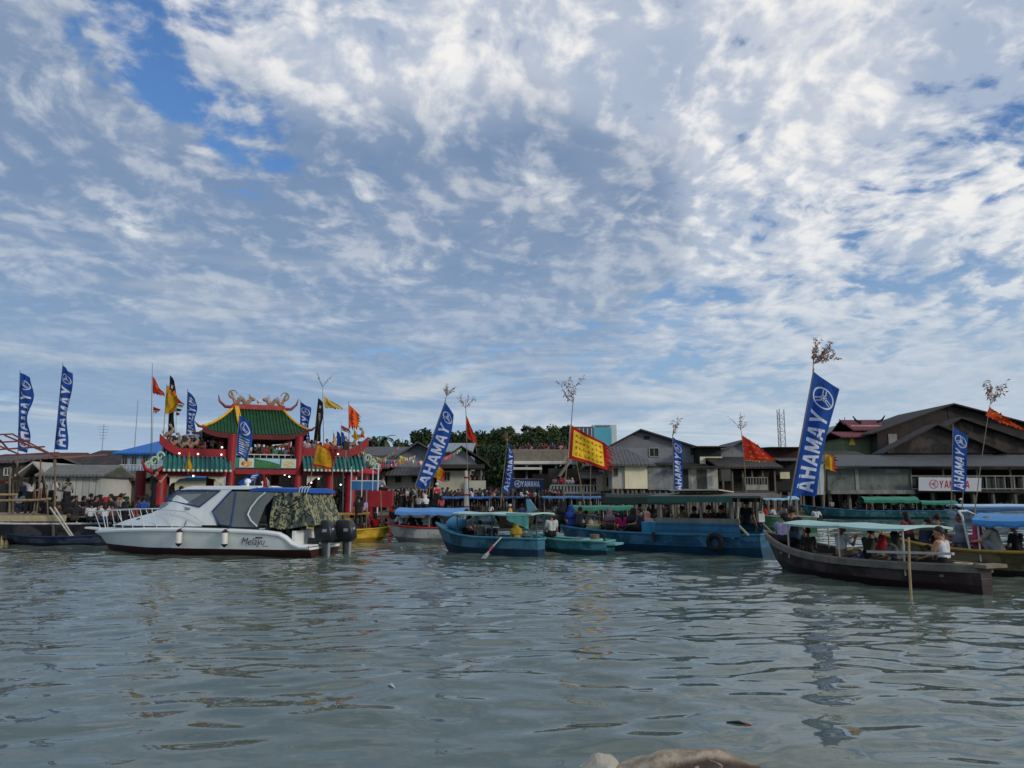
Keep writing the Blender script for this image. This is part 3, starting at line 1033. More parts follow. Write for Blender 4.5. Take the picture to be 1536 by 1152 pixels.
for a in (1368, 1417, 1468, 1518, 1566):
    MB(m_post).box((h.lx(a), -.05, (z0 + h.lz(701)) / 2), (.16, .16, h.lz(701) - z0)).build('post', h.root)
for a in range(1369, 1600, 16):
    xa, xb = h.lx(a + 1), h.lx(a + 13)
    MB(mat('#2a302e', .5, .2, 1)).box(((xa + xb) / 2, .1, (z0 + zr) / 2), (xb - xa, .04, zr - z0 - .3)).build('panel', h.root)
h.stilts(z0, 13, rows=3, r=.2, m=mat('#6a675f', .9, .3, 2, dirt=.4))
MB(m_dark).box((h.w / 2, 8, .9), (h.w, .3, 3)).build('underfloor_shade', h.root)  # near-black sheet added to stand for the shade beneath the floor

# temple behind, hotel, office tower
h = House('temple_hall', 'green walled temple hall with dark red roofs left of the warehouse gables', 'temple', 1268, 1352, 92, depth=8)
h.walls(.3, h.lz(655), mat('#5f6a4e', .85, .15, 1, dirt=.3), x1=h.lx(1345))
r_red = mat('#6e2f38', .7, .2, 1, kind='corrx', kscale=2.0)
h.ridge_roof(h.lz(656), h.lz(647), r_red, x1=h.lx(1345), y1=5, ovx=.3)
h.walls(h.lz(650), h.lz(634), mat('#b39a98', .85, .15, 1), x0=h.lx(1300), x1=h.lx(1350), y0=3, y1=8, name='upper_wall')
h.ridge_roof(h.lz(642), h.lz(625), r_red, x0=h.lx(1302), x1=h.lx(1352), y0=2.6, y1=8.4, name='upper_roof')
oc = MB(m_dark)
for a, q, sg in ((1270, 648, -1), (1300, 630, -1), (1322, 625, -1), (1348, 624, 1)):
    x, z = h.lx(a), h.lz(q)
    oc.tube([(x, 4, z - .3), (x + sg * .6, 4, z - .1), (x + sg * 1.0, 4, z + .5)], [.2, .15, .05], 6)
oc.build('ridge_horn', h.root)
for a in (1283, 1315):
    x, z = h.lx(a), h.lz(668)
    MB(mat('#d0b13c', .7, .1, 1)).add([(x - .4, -.06, z), (x + .4, -.06, z), (x, -.06, z + 1.2), (x - .4, -.1, z), (x + .4, -.1, z), (x, -.1, z + 1.2)], [(0, 1, 2), (3, 5, 4), (0, 3, 4, 1), (1, 4, 5, 2), (2, 5, 3, 0)]).build('gable_ornament', h.root)
h = House('hotel_block', 'white hotel block with a rooftop box far behind the temple', 'building', 1267, 1297, 210, depth=10)
h.walls(.3, h.lz(637), w_white)
h.walls(h.lz(637), h.lz(631), w_white, x0=h.lx(1279), x1=h.lx(1294), y0=2, y1=8, name='roof_box')
for a in (1270, 1279, 1289):
    h.window(a, 644, a + 4, 650, bars=0)
    h.window(a, 657, a + 4, 663, bars=0)
MB(m_mast).tube([(h.lx(1284), 4, h.lz(631)), (h.lx(1284), 4, h.lz(624))], .15, 5).build('aerial', h.root)
h = House('office_tower', 'office tower with a turquoise glass front and grey side on the hill', 'tower', 862, 927, 300, depth=16)
zz0 = 10
h.walls(zz0, h.lz(640), mat('#4b5662', .7, .1, .3), x1=h.lx(891), name='side_wing')
h.walls(zz0, h.lz(637), mat('#c6ced0', .7, .05, .3), x0=h.lx(891) + .02, y0=.3)
MB(mat('#4fa3b5', .15, .12, .25, spec=.8)).box(((h.lx(892) + h.lx(919)) / 2, .1, (zz0 + h.lz(641)) / 2), (h.lx(919) - h.lx(892), .5, h.lz(641) - zz0)).build('glass_front', h.root)
sg = MB(mat('#3c4854', .7, .1, 1))
for i in range(10):
    sg.box((h.lx(893) + i * .62 + (h.lx(919) - h.lx(893)) * .08, -.25, h.lz(639)), (.42, .2, .5))
sg.build('roof_sign', h.root)
pa = MB(mat('#c6ced0', .7, .05, .3))
for i in range(5):
    pa.box((h.lx(864) + i * 1.6, -.05, (zz0 + h.lz(642)) / 2), (.3, .1, h.lz(642) - zz0))
pa.build('fin', h.root)

# ================================================================ ceremonial gate
GO, GA = at(400, 745, 47), R(24)
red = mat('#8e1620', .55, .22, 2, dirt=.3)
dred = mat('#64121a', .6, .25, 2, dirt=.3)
teal = mat('#2a6f6a', .42, .28, 3, dirt=.3)
green = mat('#0f4c26', .42, .35, 2, dirt=.3)
yel = mat('#d9a52a', .55, .12, 3)
cream = mat('#cfc8b4', .7, .1, 4)
gold = mat('#c98f4e', .5, .3, 6)
dragon = mat('#a8806c', .6, .4, 8, c2='#6f7f5a')
jade = mat('#9dbfa8', .6, .25, 8)
bulb = lamp_mat((1, .97, .9), 2.2)
gate = thing('ceremonial_gate', 'red pillared gate with teal tiled wings and a green tiled pavilion on top', 'gate', (GO.x, GO.y, 0), GA)


def gp(px, py, y=0.0):
    """gate-local x, z of a photo pixel on the gate plane y metres behind its front"""
    o = GO + Vector((-math.sin(GA), math.cos(GA), 0)) * y
    p = on_plane(px, py, o, GA)
    return (Vector((p.x - o.x, p.y - o.y)).dot(Vector((math.cos(GA), math.sin(GA)))), p.z)


def gpt(px, py, y=0.0):
    x, z = gp(px, py, y)
    return Vector((x, y, z))


zb = .6
for px, top, r_, y in ((242, 706, .33, 0), (349, 651, .25, 0), (449, 655, .25, 0), (495, 706, .26, .0), (526, 706, .33, 0)):
    x, z = gp(px, top, y)
    MB(red).lathe((x, y, 0), [(r_ * 1.25, zb), (r_ * 1.25, zb + .3), (r_, zb + .4), (r_, z)], 20).build('pillar', gate, smooth=True)
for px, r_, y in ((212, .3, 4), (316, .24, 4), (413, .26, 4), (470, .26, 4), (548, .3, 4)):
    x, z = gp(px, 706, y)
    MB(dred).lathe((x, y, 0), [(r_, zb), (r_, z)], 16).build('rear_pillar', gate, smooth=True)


def wing(pa, pb, curl):
    (xa, ze), (xb, _) = gp(pa, 706), gp(pb, 706)
    _, zt = gp(pa, 683)
    _, zr = gp(pa, 673)
    L = xb - xa
    MB(red).box(((xa + xb) / 2, .1, ze - .16), (L, .5, .26)).build('beam', gate)
    b = MB(teal)
    b.prism([(xa, -.75, ze), (xa, .25, zt), (xa, 1.25, ze), (xa, 1.25, ze - .07), (xa, .25, zt - .07), (xa, -.75, ze - .07)], (L, 0, 0))
    n = int(L / .24)
    for i in range(n + 1):
        x = xa + L * i / n
        b.tube([(x, -.80, ze + .02), (x, .2, zt + .03)], .075, 8)
    b.build('tiled_eave', gate, smooth=True)
    b = MB(cream)
    for i in range(n + 1):
        b.ball((xa + L * i / n, -.83, ze + .0), .085, 8, 6)
    b.build('eave_tile_ends', gate, smooth=True)
    b = MB(red)
    pts = []
    m = 14
    for i in range(m + 1):
        u = i / m
        x = xa + L * u
        e = (max(0, .24 - u) / .24) ** 1.7 if curl < 0 else (max(0, u - .76) / .24) ** 1.7
        pts.append((x + curl * e * .35, e * .75))
    lo = [(x, .05, zt - .05 + dz_) for x, dz_ in pts]
    hi = [(x, .05, zr + dz_ * 1.1 + .05) for x, dz_ in pts]
    for i in range(m):
        b.add([lo[i], lo[i + 1], hi[i + 1], hi[i]] + [(p[0], .45, p[2]) for p in (lo[i], lo[i + 1], hi[i + 1], hi[i])],
              [(0, 1, 2, 3), (7, 6, 5, 4), (3, 2, 6, 7), (0, 4, 5, 1)] + ([(0, 3, 7, 4)] if i == 0 else []) + ([(1, 5, 6, 2)] if i == m - 1 else []))
    b.build('ridge', gate)
    # scroll ornaments at the outer end
    xo = xa if curl < 0 else xb
    s = MB(jade)
    for q in range(3):
        c0 = Vector((xo + curl * (.25 + .3 * q), -.2, ze + .55 + .28 * (1 - q)))
        pts = [c0 + Vector((math.cos(a) * .22 * (1 - a / 9), 0, math.sin(a) * .26 * (1 - a / 9))) for a in np.linspace(0, 7, 18)]
        s.tube(pts, [.07] * 10 + [.06, .06, .05, .05, .04, .04, .03, .02], 6)
    s.build('scroll_ornament', gate, smooth=True)
    MB(red).tube([(xo, -.4, ze + .15), (xo + curl * .5, -.6, ze - .15), (xo + curl * .95, -.7, ze + .05), (xo + curl * 1.15, -.7, ze + .5)], [.16, .15, .11, .04], 8).build('eave_horn', gate, smooth=True)
    # creatures sitting on the ridge
    for q in range(4):
        u = (.04 + .13 * q) if curl < 0 else (.96 - .13 * q)
        x = xa + L * u
        e = (max(0, .24 - u) / .24) ** 1.7 if curl < 0 else (max(0, u - .76) / .24) ** 1.7
        z = zr + e * .8 + .1
        s = MB(dragon)
        s.tube([(x - .22, .25, z), (x - .1, .25, z + .22), (x + .1, .25, z + .25), (x + .2, .25, z + .5), (x + .05, .25, z + .66)], [.07, .13, .12, .08, .05], 7)
        s.ball((x + .02, .25, z + .7), (.12, .08, .09), 8, 6)
        s.tube([(x - .2, .25, z + .05), (x - .36, .25, z + .3), (x - .26, .25, z + .5)], [.05, .04, .02], 6)
        s.build('ridge_creature', gate, smooth=True)
    # white carved brackets under the beam
    for x, sg in ((xa + .34 if curl < 0 else xa + .28, 1), (xb - .28 if curl < 0 else xb - .34, -1)):
        s = MB(cream)
        s.prism([(x, .0, ze - .30), (x + sg * .95, .0, ze - .30), (x + sg * .8, .0, ze - .42), (x + sg * .5, .0, ze - .46), (x + sg * .3, .0, ze - .66), (x + sg * .1, .0, ze - .72), (x, .0, ze - .9)], (0, .12, 0))
        s.build('carved_bracket', gate)


wing(246, 344, -1)
wing(454, 544, 1)
# upper deck between and behind the wings
xl, zd = gp(236, 703)
xr, _ = gp(552, 703)
MB(mat('#8e8377', .8, .15, 2)).box(((xl + xr) / 2, 4.4, zd - .12), (xr - xl, 6.0, .2)).build('deck_floor', gate)
x0, ze = gp(352, 706)
x1, _ = gp(446, 706)
MB(red).box(((x0 + x1) / 2, .0, ze - .05), (x1 - x0, .4, .3)).build('beam', gate)
zp0, zp1 = gp(400, 703)[1], gp(400, 687)[1]
MB(mat('#2f7f74', .5, .1, 2)).box(((x0 + x1) / 2, -.1, (zp0 + zp1) / 2), (x1 - x0, .12, zp1 - zp0 - .02)).build('fascia_panel', gate)
for pa, pb, c1, c2_ in ((358, 380, '#d8b36a', '#b9502e'), (421, 443, '#c9b98a', '#8f9a4e')):
    xa, xb = gp(pa, 703)[0], gp(pb, 703)[0]
    p_ = MB(mat('#c2ccc0', .6, .1, 3)).box(((xa + xb) / 2, -.18, (zp0 + zp1) / 2), (xb - xa, .05, zp1 - zp0 - .1)).build('picture_panel', gate)
    MB(mat(c1, .6, .35, 5, c2=c2_)).ball(((xa + xb) / 2, -.205, (zp0 + zp1) / 2 - .03), ((xb - xa) * .38, .02, (zp1 - zp0) * .32), 14, 8).build('painted_flowers', p_)
xa, xb = gp(382, 703)[0], gp(419, 703)[0]
pb_ = MB(mat('#2d6b3c', .6, .2, 3, c2='#4c8a4a')).prism([(xa, -.18, zp0 + .05), (xb, -.18, zp0 + .05), (xb, -.18, zp0 + .25), (xa + (xb - xa) * .6, -.18, zp0 + .42), (xa, -.18, zp1 - .08)], (0, .05, 0)).build('painted_landscape', gate)
MB(mat('#9fc0d2', .6, .1, 3)).prism([(xa, -.182, zp1 - .07), (xa + (xb - xa) * .6, -.182, zp0 + .43), (xb, -.182, zp0 + .26), (xb, -.182, zp1 - .04), (xa, -.182, zp1 - .04)], (0, .05, 0)).build('painted_sky', gate)
for xa_, xb_ in ((xl + .3, x0 - .2), (x1 + .2, xr - .3)):
    MB(mat('#6e3a34', .7, .2, 2)).box(((xa_ + xb_) / 2, 2.5, zd + .21), (xb_ - xa_, 1.9, .40)).build('raised_step', gate)
rl = MB(mat('#c4c0b6', .5, .1, 3))
zr1 = zd + .95
rl.bar((x0, .3, zr1), (x1, .3, zr1), .06, .06).bar((x0, .3, zr1 - .4), (x1, .3, zr1 - .4), .045, .045)
for i in range(11):
    rl.bar((x0 + (x1 - x0) * i / 10, .3, zd), (x0 + (x1 - x0) * i / 10, .3, zr1), .04, .04)
rl.build('deck_railing', gate)
rb = MB(mat('#c4c0b6', .5, .1, 3))
for xa_, xb_ in ((xl + .2, x0), (x1, xr - .2)):
    rb.bar((xa_, 7.2, zd + 1.0), (xb_, 7.2, zd + 1.0), .06, .06)
rb.build('rear_railing', gate)

# pavilion
PY0, PY1 = 1.0, 6.0
pc = (PY0 + PY1) / 2
xe0, zev = gp(304, 650, PY0)
xe1, _ = gp(461, 652, PY0)
xr0, zri = gp(350, 613, pc)
xr1, _ = gp(425, 613, pc)
for px, y in ((349, 1.6), (431, 1.6)):
    x, _ = gp(px, 690, y)
    MB(red).lathe((x, y, 0), [(.17, zd), (.17, zev + .25)], 14).build('pavilion_post', gate, smooth=True)
for px, y in ((337, 5.4), (400, 5.4), (440, 5.4)):
    x, _ = gp(px, 690, y)
    MB(dred).lathe((x, y, 0), [(.16, zd), (.16, zev + .25)], 12).build('pavilion_post', gate, smooth=True)


def roofpt(u, v, side):
    """u along the eave 0..1, v from eave 0 to ridge 1; concave slope, corners swept up"""
    lift = .38 * abs(2 * u - 1) ** 5 * (1 - v) ** 2
    z = zev + (zri - zev) * (.80 * v + .20 * v * v) + lift
    if side in ('f', 'b'):
        a, b = xe0 + (xe1 - xe0) * u, xr0 + (xr1 - xr0) * u
        y0 = PY0 if side == 'f' else PY1
        return Vector((a + (b - a) * v, y0 + (pc - y0) * v, z))
    x0_ = xe0 if side == 'l' else xe1
    xr_ = xr0 if side == 'l' else xr1
    y = PY0 + (PY1 - PY0) * u
    return Vector((x0_ + (xr_ - x0_) * v, y + (pc - y) * v, z))


for side in 'fblr':
    b = MB(green)
    NU, NV = 24, 8
    g_ = [[roofpt(i / NU, j / NV, side) for i in range(NU + 1)] for j in range(NV + 1)]
    b.loft(g_, closed=False)
    lo_ = [[p - Vector((0, 0, .12)) for p in r_] for r_ in g_]
    b.loft(lo_, closed=False)
    nt = 30 if side in 'fb' else 20
    for i in range(nt + 1):
        u = (i + .5) / (nt + 1)
        if side in 'fb':
            xx = xe0 + (xe1 - xe0) * u
            vm_ = 1.0 if xr0 <= xx <= xr1 else ((xx - xe0) / (xr0 - xe0) if xx < xr0 else (xe1 - xx) / (xe1 - xr1))
            pts = []
            for q in range(7):
                v = vm_ * q / 6
                a, c = xe0 + (xr0 - xe0) * v, xe1 + (xr1 - xe1) * v
                pts.append(roofpt((xx - a) / max(.01, c - a), v, side) + Vector((0, 0, .04)))
        else:
            yy = PY0 + (PY1 - PY0) * u
            vm_ = 1 - abs(yy - pc) / (pc - PY0)
            pts = []
            for q in range(7):
                v = min(.99, vm_ * q / 6)
                a, c = PY0 + (pc - PY0) * v, PY1 + (pc - PY1) * v
                pts.append(roofpt((yy - a) / max(.01, c - a), v, side) + Vector((0, 0, .04)))
        b.tube(pts, .06, 6)
    b.build('tiled_roof', gate, smooth=True)
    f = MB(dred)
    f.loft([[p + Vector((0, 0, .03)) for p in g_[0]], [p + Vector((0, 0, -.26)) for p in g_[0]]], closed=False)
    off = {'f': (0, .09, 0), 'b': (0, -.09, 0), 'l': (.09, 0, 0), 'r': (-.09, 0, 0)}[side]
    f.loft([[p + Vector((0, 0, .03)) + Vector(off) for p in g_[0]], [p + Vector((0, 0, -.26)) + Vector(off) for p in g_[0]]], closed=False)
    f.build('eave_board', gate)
for side, u in (('f', 0), ('f', 1), ('b', 0), ('b', 1)):
    MB(yel).tube([roofpt(u, q / 8, side) + Vector((0, 0, .08)) for q in range(9)], .085, 8).build('hip_ridge', gate, smooth=True)
# broad yellow descending ridge on the front slope
d0 = MB(yel)
for uu in (.03, .97):
    a, c = roofpt(.06 if uu < .5 else .94, 1, 'f'), roofpt(.28 if uu < .5 else .74, .42, 'f')
    if uu < .5:
        d0.bar(a + Vector((0, -.02, .16)), c + Vector((0, -.02, .16)), .26, .2)
d0.build('descending_ridge', gate)
MB(mat('#9c3b36', .5, .25, 4)).box(((xr0 + xr1) / 2, pc, zri + .15), (xr1 - xr0 + .2, .3, .34)).build('ridge', gate, bevel=.04)
m_horn = mat('#8a3a34', .5, .3, 5)
for xo, sg in ((xr0, -1), (xr1, 1)):
    MB(m_horn).tube([(xo - sg * .2, pc, zri + .1), (xo + sg * .5, pc, zri + .12), (xo + sg * .85, pc, zri + .45), (xo + sg * .95, pc, zri + .85)], [.12, .10, .07, .02], 8).build('roof_horn', gate, smooth=True)
for sgx, xo in ((-1, xe0), (1, xe1)):
    for y in (PY0, PY1):
        sgy = -1 if y == PY0 else 1
        z = zev + .4
        MB(m_horn).tube([(xo - sgx * .3, y - sgy * .3, z - .05), (xo + sgx * .25, y + sgy * .2, z + .02), (xo + sgx * .5, y + sgy * .35, z + .28)], [.10, .08, .02], 7).build('roof_horn', gate, smooth=True)
for sg in (-1, 1):
    xm = (xr0 + xr1) / 2
    s = MB(dragon)
    pts = []
    for q in range(34):
        u = q / 33
        pts.append((xm + sg * (.38 + u * 1.35), pc + .05 * math.sin(u * 9), zri + .5 + .17 * math.sin(u * 13 + 1) + (.42 * max(0, u - .78) / .22)))
    s.tube(pts, [.04 + .10 * math.sin(min(1, (33 - q) / 28 + .1) * 2.2) for q in range(34)], 7)
    hx = xm + sg * .38
    s.ball((hx, pc, zri + .68), (.17, .12, .13), 10, 7)
    for q in range(3):
        s.tube([(hx + sg * .1, pc - .08 + .08 * q, zri + .75), (hx + sg * .26, pc - .1 + .1 * q, zri + 1.0)], [.04, .012], 5)
    for q in range(9):
        u = .12 + q * .085
        s.prism([(xm + sg * (.38 + u * 1.35), pc - .02, zri + .58 + .17 * math.sin(u * 13 + 1)), (xm + sg * (.50 + u * 1.35), pc - .02, zri + .58 + .17 * math.sin(u * 13 + 1)), (xm + sg * (.48 + u * 1.35), pc - .02, zri + .80 + .17 * math.sin(u * 13 + 1))], (0, .04, 0))
    for q in range(2):
        fx = xm + sg * (.7 + .6 * q)
        s.tube([(fx, pc, zri + .5), (fx + sg * .05, pc - .1, zri + .33)], [.06, .05], 6)
    # curled tail
    s.tube([Vector((xm + sg * (1.62 + .25 * math.cos(a)), pc, zri + .95 + .25 * math.sin(a))) for a in np.linspace(-1.6, 3.2, 12)], [.09 - .006 * q for q in range(12)], 6)
    s.build('ridge_dragon', gate, smooth=True)
pl_ = MB(mat('#d8c8b0', .4, .1, 3))
pl_.ball(((xr0 + xr1) / 2, pc, zri + .55), .15, 12, 8)
pl_.tube([((xr0 + xr1) / 2, pc, zri + .3), ((xr0 + xr1) / 2, pc, zri + .42)], [.1, .06], 8)
pl_.build('ridge_pearl', gate, smooth=True)
for px, py, y in ((269, 680, -.1), (297, 681, -.1), (332, 682, -.1), (290, 714, -.3), (231, 718, -.5), (507, 681, -.1), (488, 681, -.1), (427, 712, 1), (478, 718, .6), (511, 727, .8), (467, 724, 2), (434, 715, 1.2), (548, 685, -.1), (333, 671, 1.0)):
    MB(bulb).ball(gpt(px, py, y), .052, 8, 6).build('light_bulb', gate, smooth=True)

# quay the gate and the crowd under it stand on
qz = .85
q_ = MB(mat('#6b6358', .85, .2, 1.5, kind='plankx', kscale=4))
q_.box((2.2, 3.6, qz - .1), (22, 8.4, .2))
quay = thing('timber_quay', 'dark timber quay on piles underneath the red gate', 'quay', (GO.x, GO.y, 0), GA)
q_.build('deck', quay)
for i in range(12):
    for y in (-.4, 7.2):
        MB(m_post).tube([(-8.4 + i * 1.9, y, -.6), (-8.4 + i * 1.9, y, qz - .2)], .14, 7).build('pile', quay)

# red stand, blue screen, parasol, speaker box, lamp post beside the gate
p0 = at(571, 760, 41)
st_ = thing('red_stand', 'bright red boxed stand on posts beside the gate, behind the girl in lavender', 'stand', (p0.x, p0.y, 0), R(6))
zt_, zb_ = at(571, 736, 41).z, at(571, 761, 41).z
MB(red).box((0, .7, (zt_ + zb_) / 2), (1.22, 1.5, zt_ - zb_)).build('box_panel', st_, bevel=.02)
for x, y in ((-.5, .05), (.5, .05), (-.5, 1.3), (.5, 1.3)):
    MB(red).box((x, y, (zb_ - .5) / 2), (.16, .16, zb_ + .5)).build('leg', st_)
MB(dred).box((0, .7, .95), (1.3, 1.6, .08)).build('platform', st_)
p0 = at(551, 729, 45)
bs = thing('blue_screen_fence', 'blue panelled screen with white posts right of the gate', 'fence', (p0.x, p0.y, 0), R(3))
z1, z0 = at(551, 722, 45).z, at(551, 735, 45).z
for i in range(3):
    MB(mat('#3a6ea0', .6, .1, 2)).box((-.62 + .62 * i, 0, (z0 + z1) / 2), (.57, .05, z1 - z0)).build('panel', bs)
    MB(mat('#c8ccd0', .5, .1, 2)).box((-.93 + .62 * i, 0, z1 - .45), (.05, .07, z1 * .9)).build('post', bs)
MB(mat('#c8ccd0', .5, .1, 2)).box((0, 0, z1 + .03), (1.95, .08, .06)).build('top_rail', bs)
p0 = at(551, 708, 46)
um = thing('parasol', 'red parasol opened beside the right end of the gate', 'parasol', (p0.x, p0.y, qz))
zt_ = at(551, 703, 46).z - qz
MB(mat('#b01f2b', .7, .12, 3)).lathe((0, 0, 0), [(.62, zt_ - .30), (.45, zt_ - .14), (.22, zt_ - .04), (.02, zt_), (.02, zt_ - .02), (.22, zt_ - .06), (.45, zt_ - .165), (.60, zt_ - .32)], 16).build('canopy', um)
MB(m_mast).tube([(0, 0, 0), (0, 0, zt_)], .02, 6).build('pole', um)
p0 = at(519, 674, 48)
sp = thing('loudspeaker', 'black loudspeaker box on a stand above the right wing of the gate', 'loudspeaker', (p0.x, p0.y, p0.z), GA)
MB(mat('#111214', .6, .1, 4)).box((0, 0, .22), (.36, .34, .46)).build('cabinet', sp, bevel=.02)
MB(m_mast).tube([(0, 0, 0), (0, 0, -1.2)], .03, 6).build('stand', sp)
p0 = at(567, 722, 44)
lp_ = thing('lamp_post', 'slim white lamp post with a cross arm right of the red parasol', 'lamp post', (p0.x, p0.y, 0))
zt_ = at(567, 697, 44).z
MB(mat('#c9cdd0', .4, .05, 2)).tube([(0, 0, -.4), (0, 0, zt_)], .045, 8).build('pole', lp_)
MB(mat('#c9cdd0', .4, .05, 2)).tube([(-.45, 0, zt_ - .22), (.15, 0, zt_ - .22)], .03, 6).build('cross_arm', lp_)

# ================================================================ jetty at the left
bam = mat('#a08c68', .7, .25, 4, dirt=.2)
bam2 = mat('#756653', .8, .25, 4, dirt=.3)
rust = mat('#7a4238', .8, .3, 3, dirt=.3)
J = Vector((at(0, 773, 33).x, 33, 0))
jt = thing('bamboo_jetty', 'rickety bamboo and plank jetty with a bare rusty roof frame at the left edge', 'jetty', (J.x, J.y, 0))


def jp(px, py, y=0.0):
    p = at(px, py, 33 + y)
    return Vector((p.x - J.x, y, p.z))


dz0 = jp(0, 773).z
jx1 = jp(100, 773).x
MB(mat('#a3916f', .8, .25, 2, kind='plankx', kscale=5)).box((jx1 / 2 - 2, 4.5, dz0 - .05), (jx1 + 4, 9, .09)).build('deck', jt)
MB(mat('#b0a17e', .75, .2, 3)).box((jx1 / 2 - 2, -.06, dz0 - .13), (jx1 + 4, .12, .24)).build('edge_beam', jt)
for px, py0, py1, r_, m_ in ((4, 774, 826, .09, bam), (14, 774, 829, .08, bam), (47, 776, 826, .06, bam2), (80, 776, 822, .06, bam2), (-20, 774, 830, .09, bam)):
    a, b = jp(px, py0), jp(px + (-6 if px == 14 else -1), py1)
    b.z = -.5
    MB(m_).tube([a, (a + b) / 2 + Vector((.03, 0, 0)), b], r_, 8).build('pile', jt)
for y in (3, 6, 8.6):
    for x in np.linspace(-2, jx1 - .3, 5):
        MB(bam2).tube([(x, y, -.6), (x, y, dz0 - .05)], .08, 6).build('pile', jt)
for px, py1, y in ((14, 700, .1), (19, 692, 2), (25, 690, 4), (82, 688, .3), (-12, 690, .2), (60, 690, 7)):
    a = jp(px, 773, y)
    a.z = dz0
    b = jp(px + 1, py1, y)
    MB(bam2).tube([a, b], .042, 7).build('post', jt)
for px, px2, py1, y in ((54, 59, 706, .2), (72, 64, 704, .5), (50, 52, 722, .2)):
    a = jp(px, 773, y)
    a.z = dz0
    b = jp(px2, py1, y)
    MB(bam2).tube([a, (a + b) / 2 + Vector((.06, 0, 0)), b], [.035, .03, .02], 6).build('stick', jt)
for pxa, pya, pxb, pyb, y in ((-20, 742, 26, 742, .0), (-20, 751, 58, 750, .05), (44, 751, 76, 748, .08)):
    MB(bam).tube([jp(pxa, pya, y), jp(pxb, pyb, y)], .05, 7).build('rail', jt)
for pxa, pya, pxb, pyb, y in ((-30, 653, 20, 651, 4), (-30, 665, 45, 661, 2.6), (-30, 676, 67, 670, 1.3), (-30, 685, 88, 679, .1), (7, 653, 72, 680, 2), (-20, 661, 30, 682, 2), (0, 660, 14, 676, 2.3), (20, 652, 82, 684, 3.9)):
    MB(rust).bar(jp(pxa, pya, y), jp(pxb, pyb, y), .065, .065).build('roof_bar', jt)
a, b = jp(-30, 692, .2), jp(87, 686, .2)
MB(mat('#8a5a4e', .8, .3, 2, kind='corrx', kscale=4, dirt=.4)).slab([a, b, b + Vector((0, 4, .35)), a + Vector((0, 4, .35))], .05).build('roof_sheet', jt)
MB(rust).bar(jp(-30, 731, 3), jp(28, 716, 3), .12, .12).build('brace', jt)
gw = thing('gangway', 'pair of thin poles sloping from the jetty end down to the water', 'gangway', tuple(at(98, 790, 32.6)))
for dx_ in (0, 7):
    MB(mat('#b7b2a4', .6, .15, 4)).tube([at(75 + dx_, 761, 32.7), at(118 + dx_ * .3, 821, 32.2)], .035, 7).build('pole', gw, local=False)

# ================================================================ boats
def wl(py):
    """depth at which the water surface shows at photo row py"""
    d = ray(768, py)
    return -CAM_H / d.z * d.y


def ends(bow, stern):
    """(px, waterline py) of bow and stern -> centre, heading, length"""
    a = at(bow[0], bow[1], wl(bow[1]))
    b = at(stern[0], stern[1], wl(stern[1]))
    a.z = b.z = 0
    return (a + b) / 2, math.atan2(a.y - b.y, a.x - b.x), (a - b).length


def sm(x):
    x = min(1, max(0, x))
    return x * x * (3 - 2 * x)


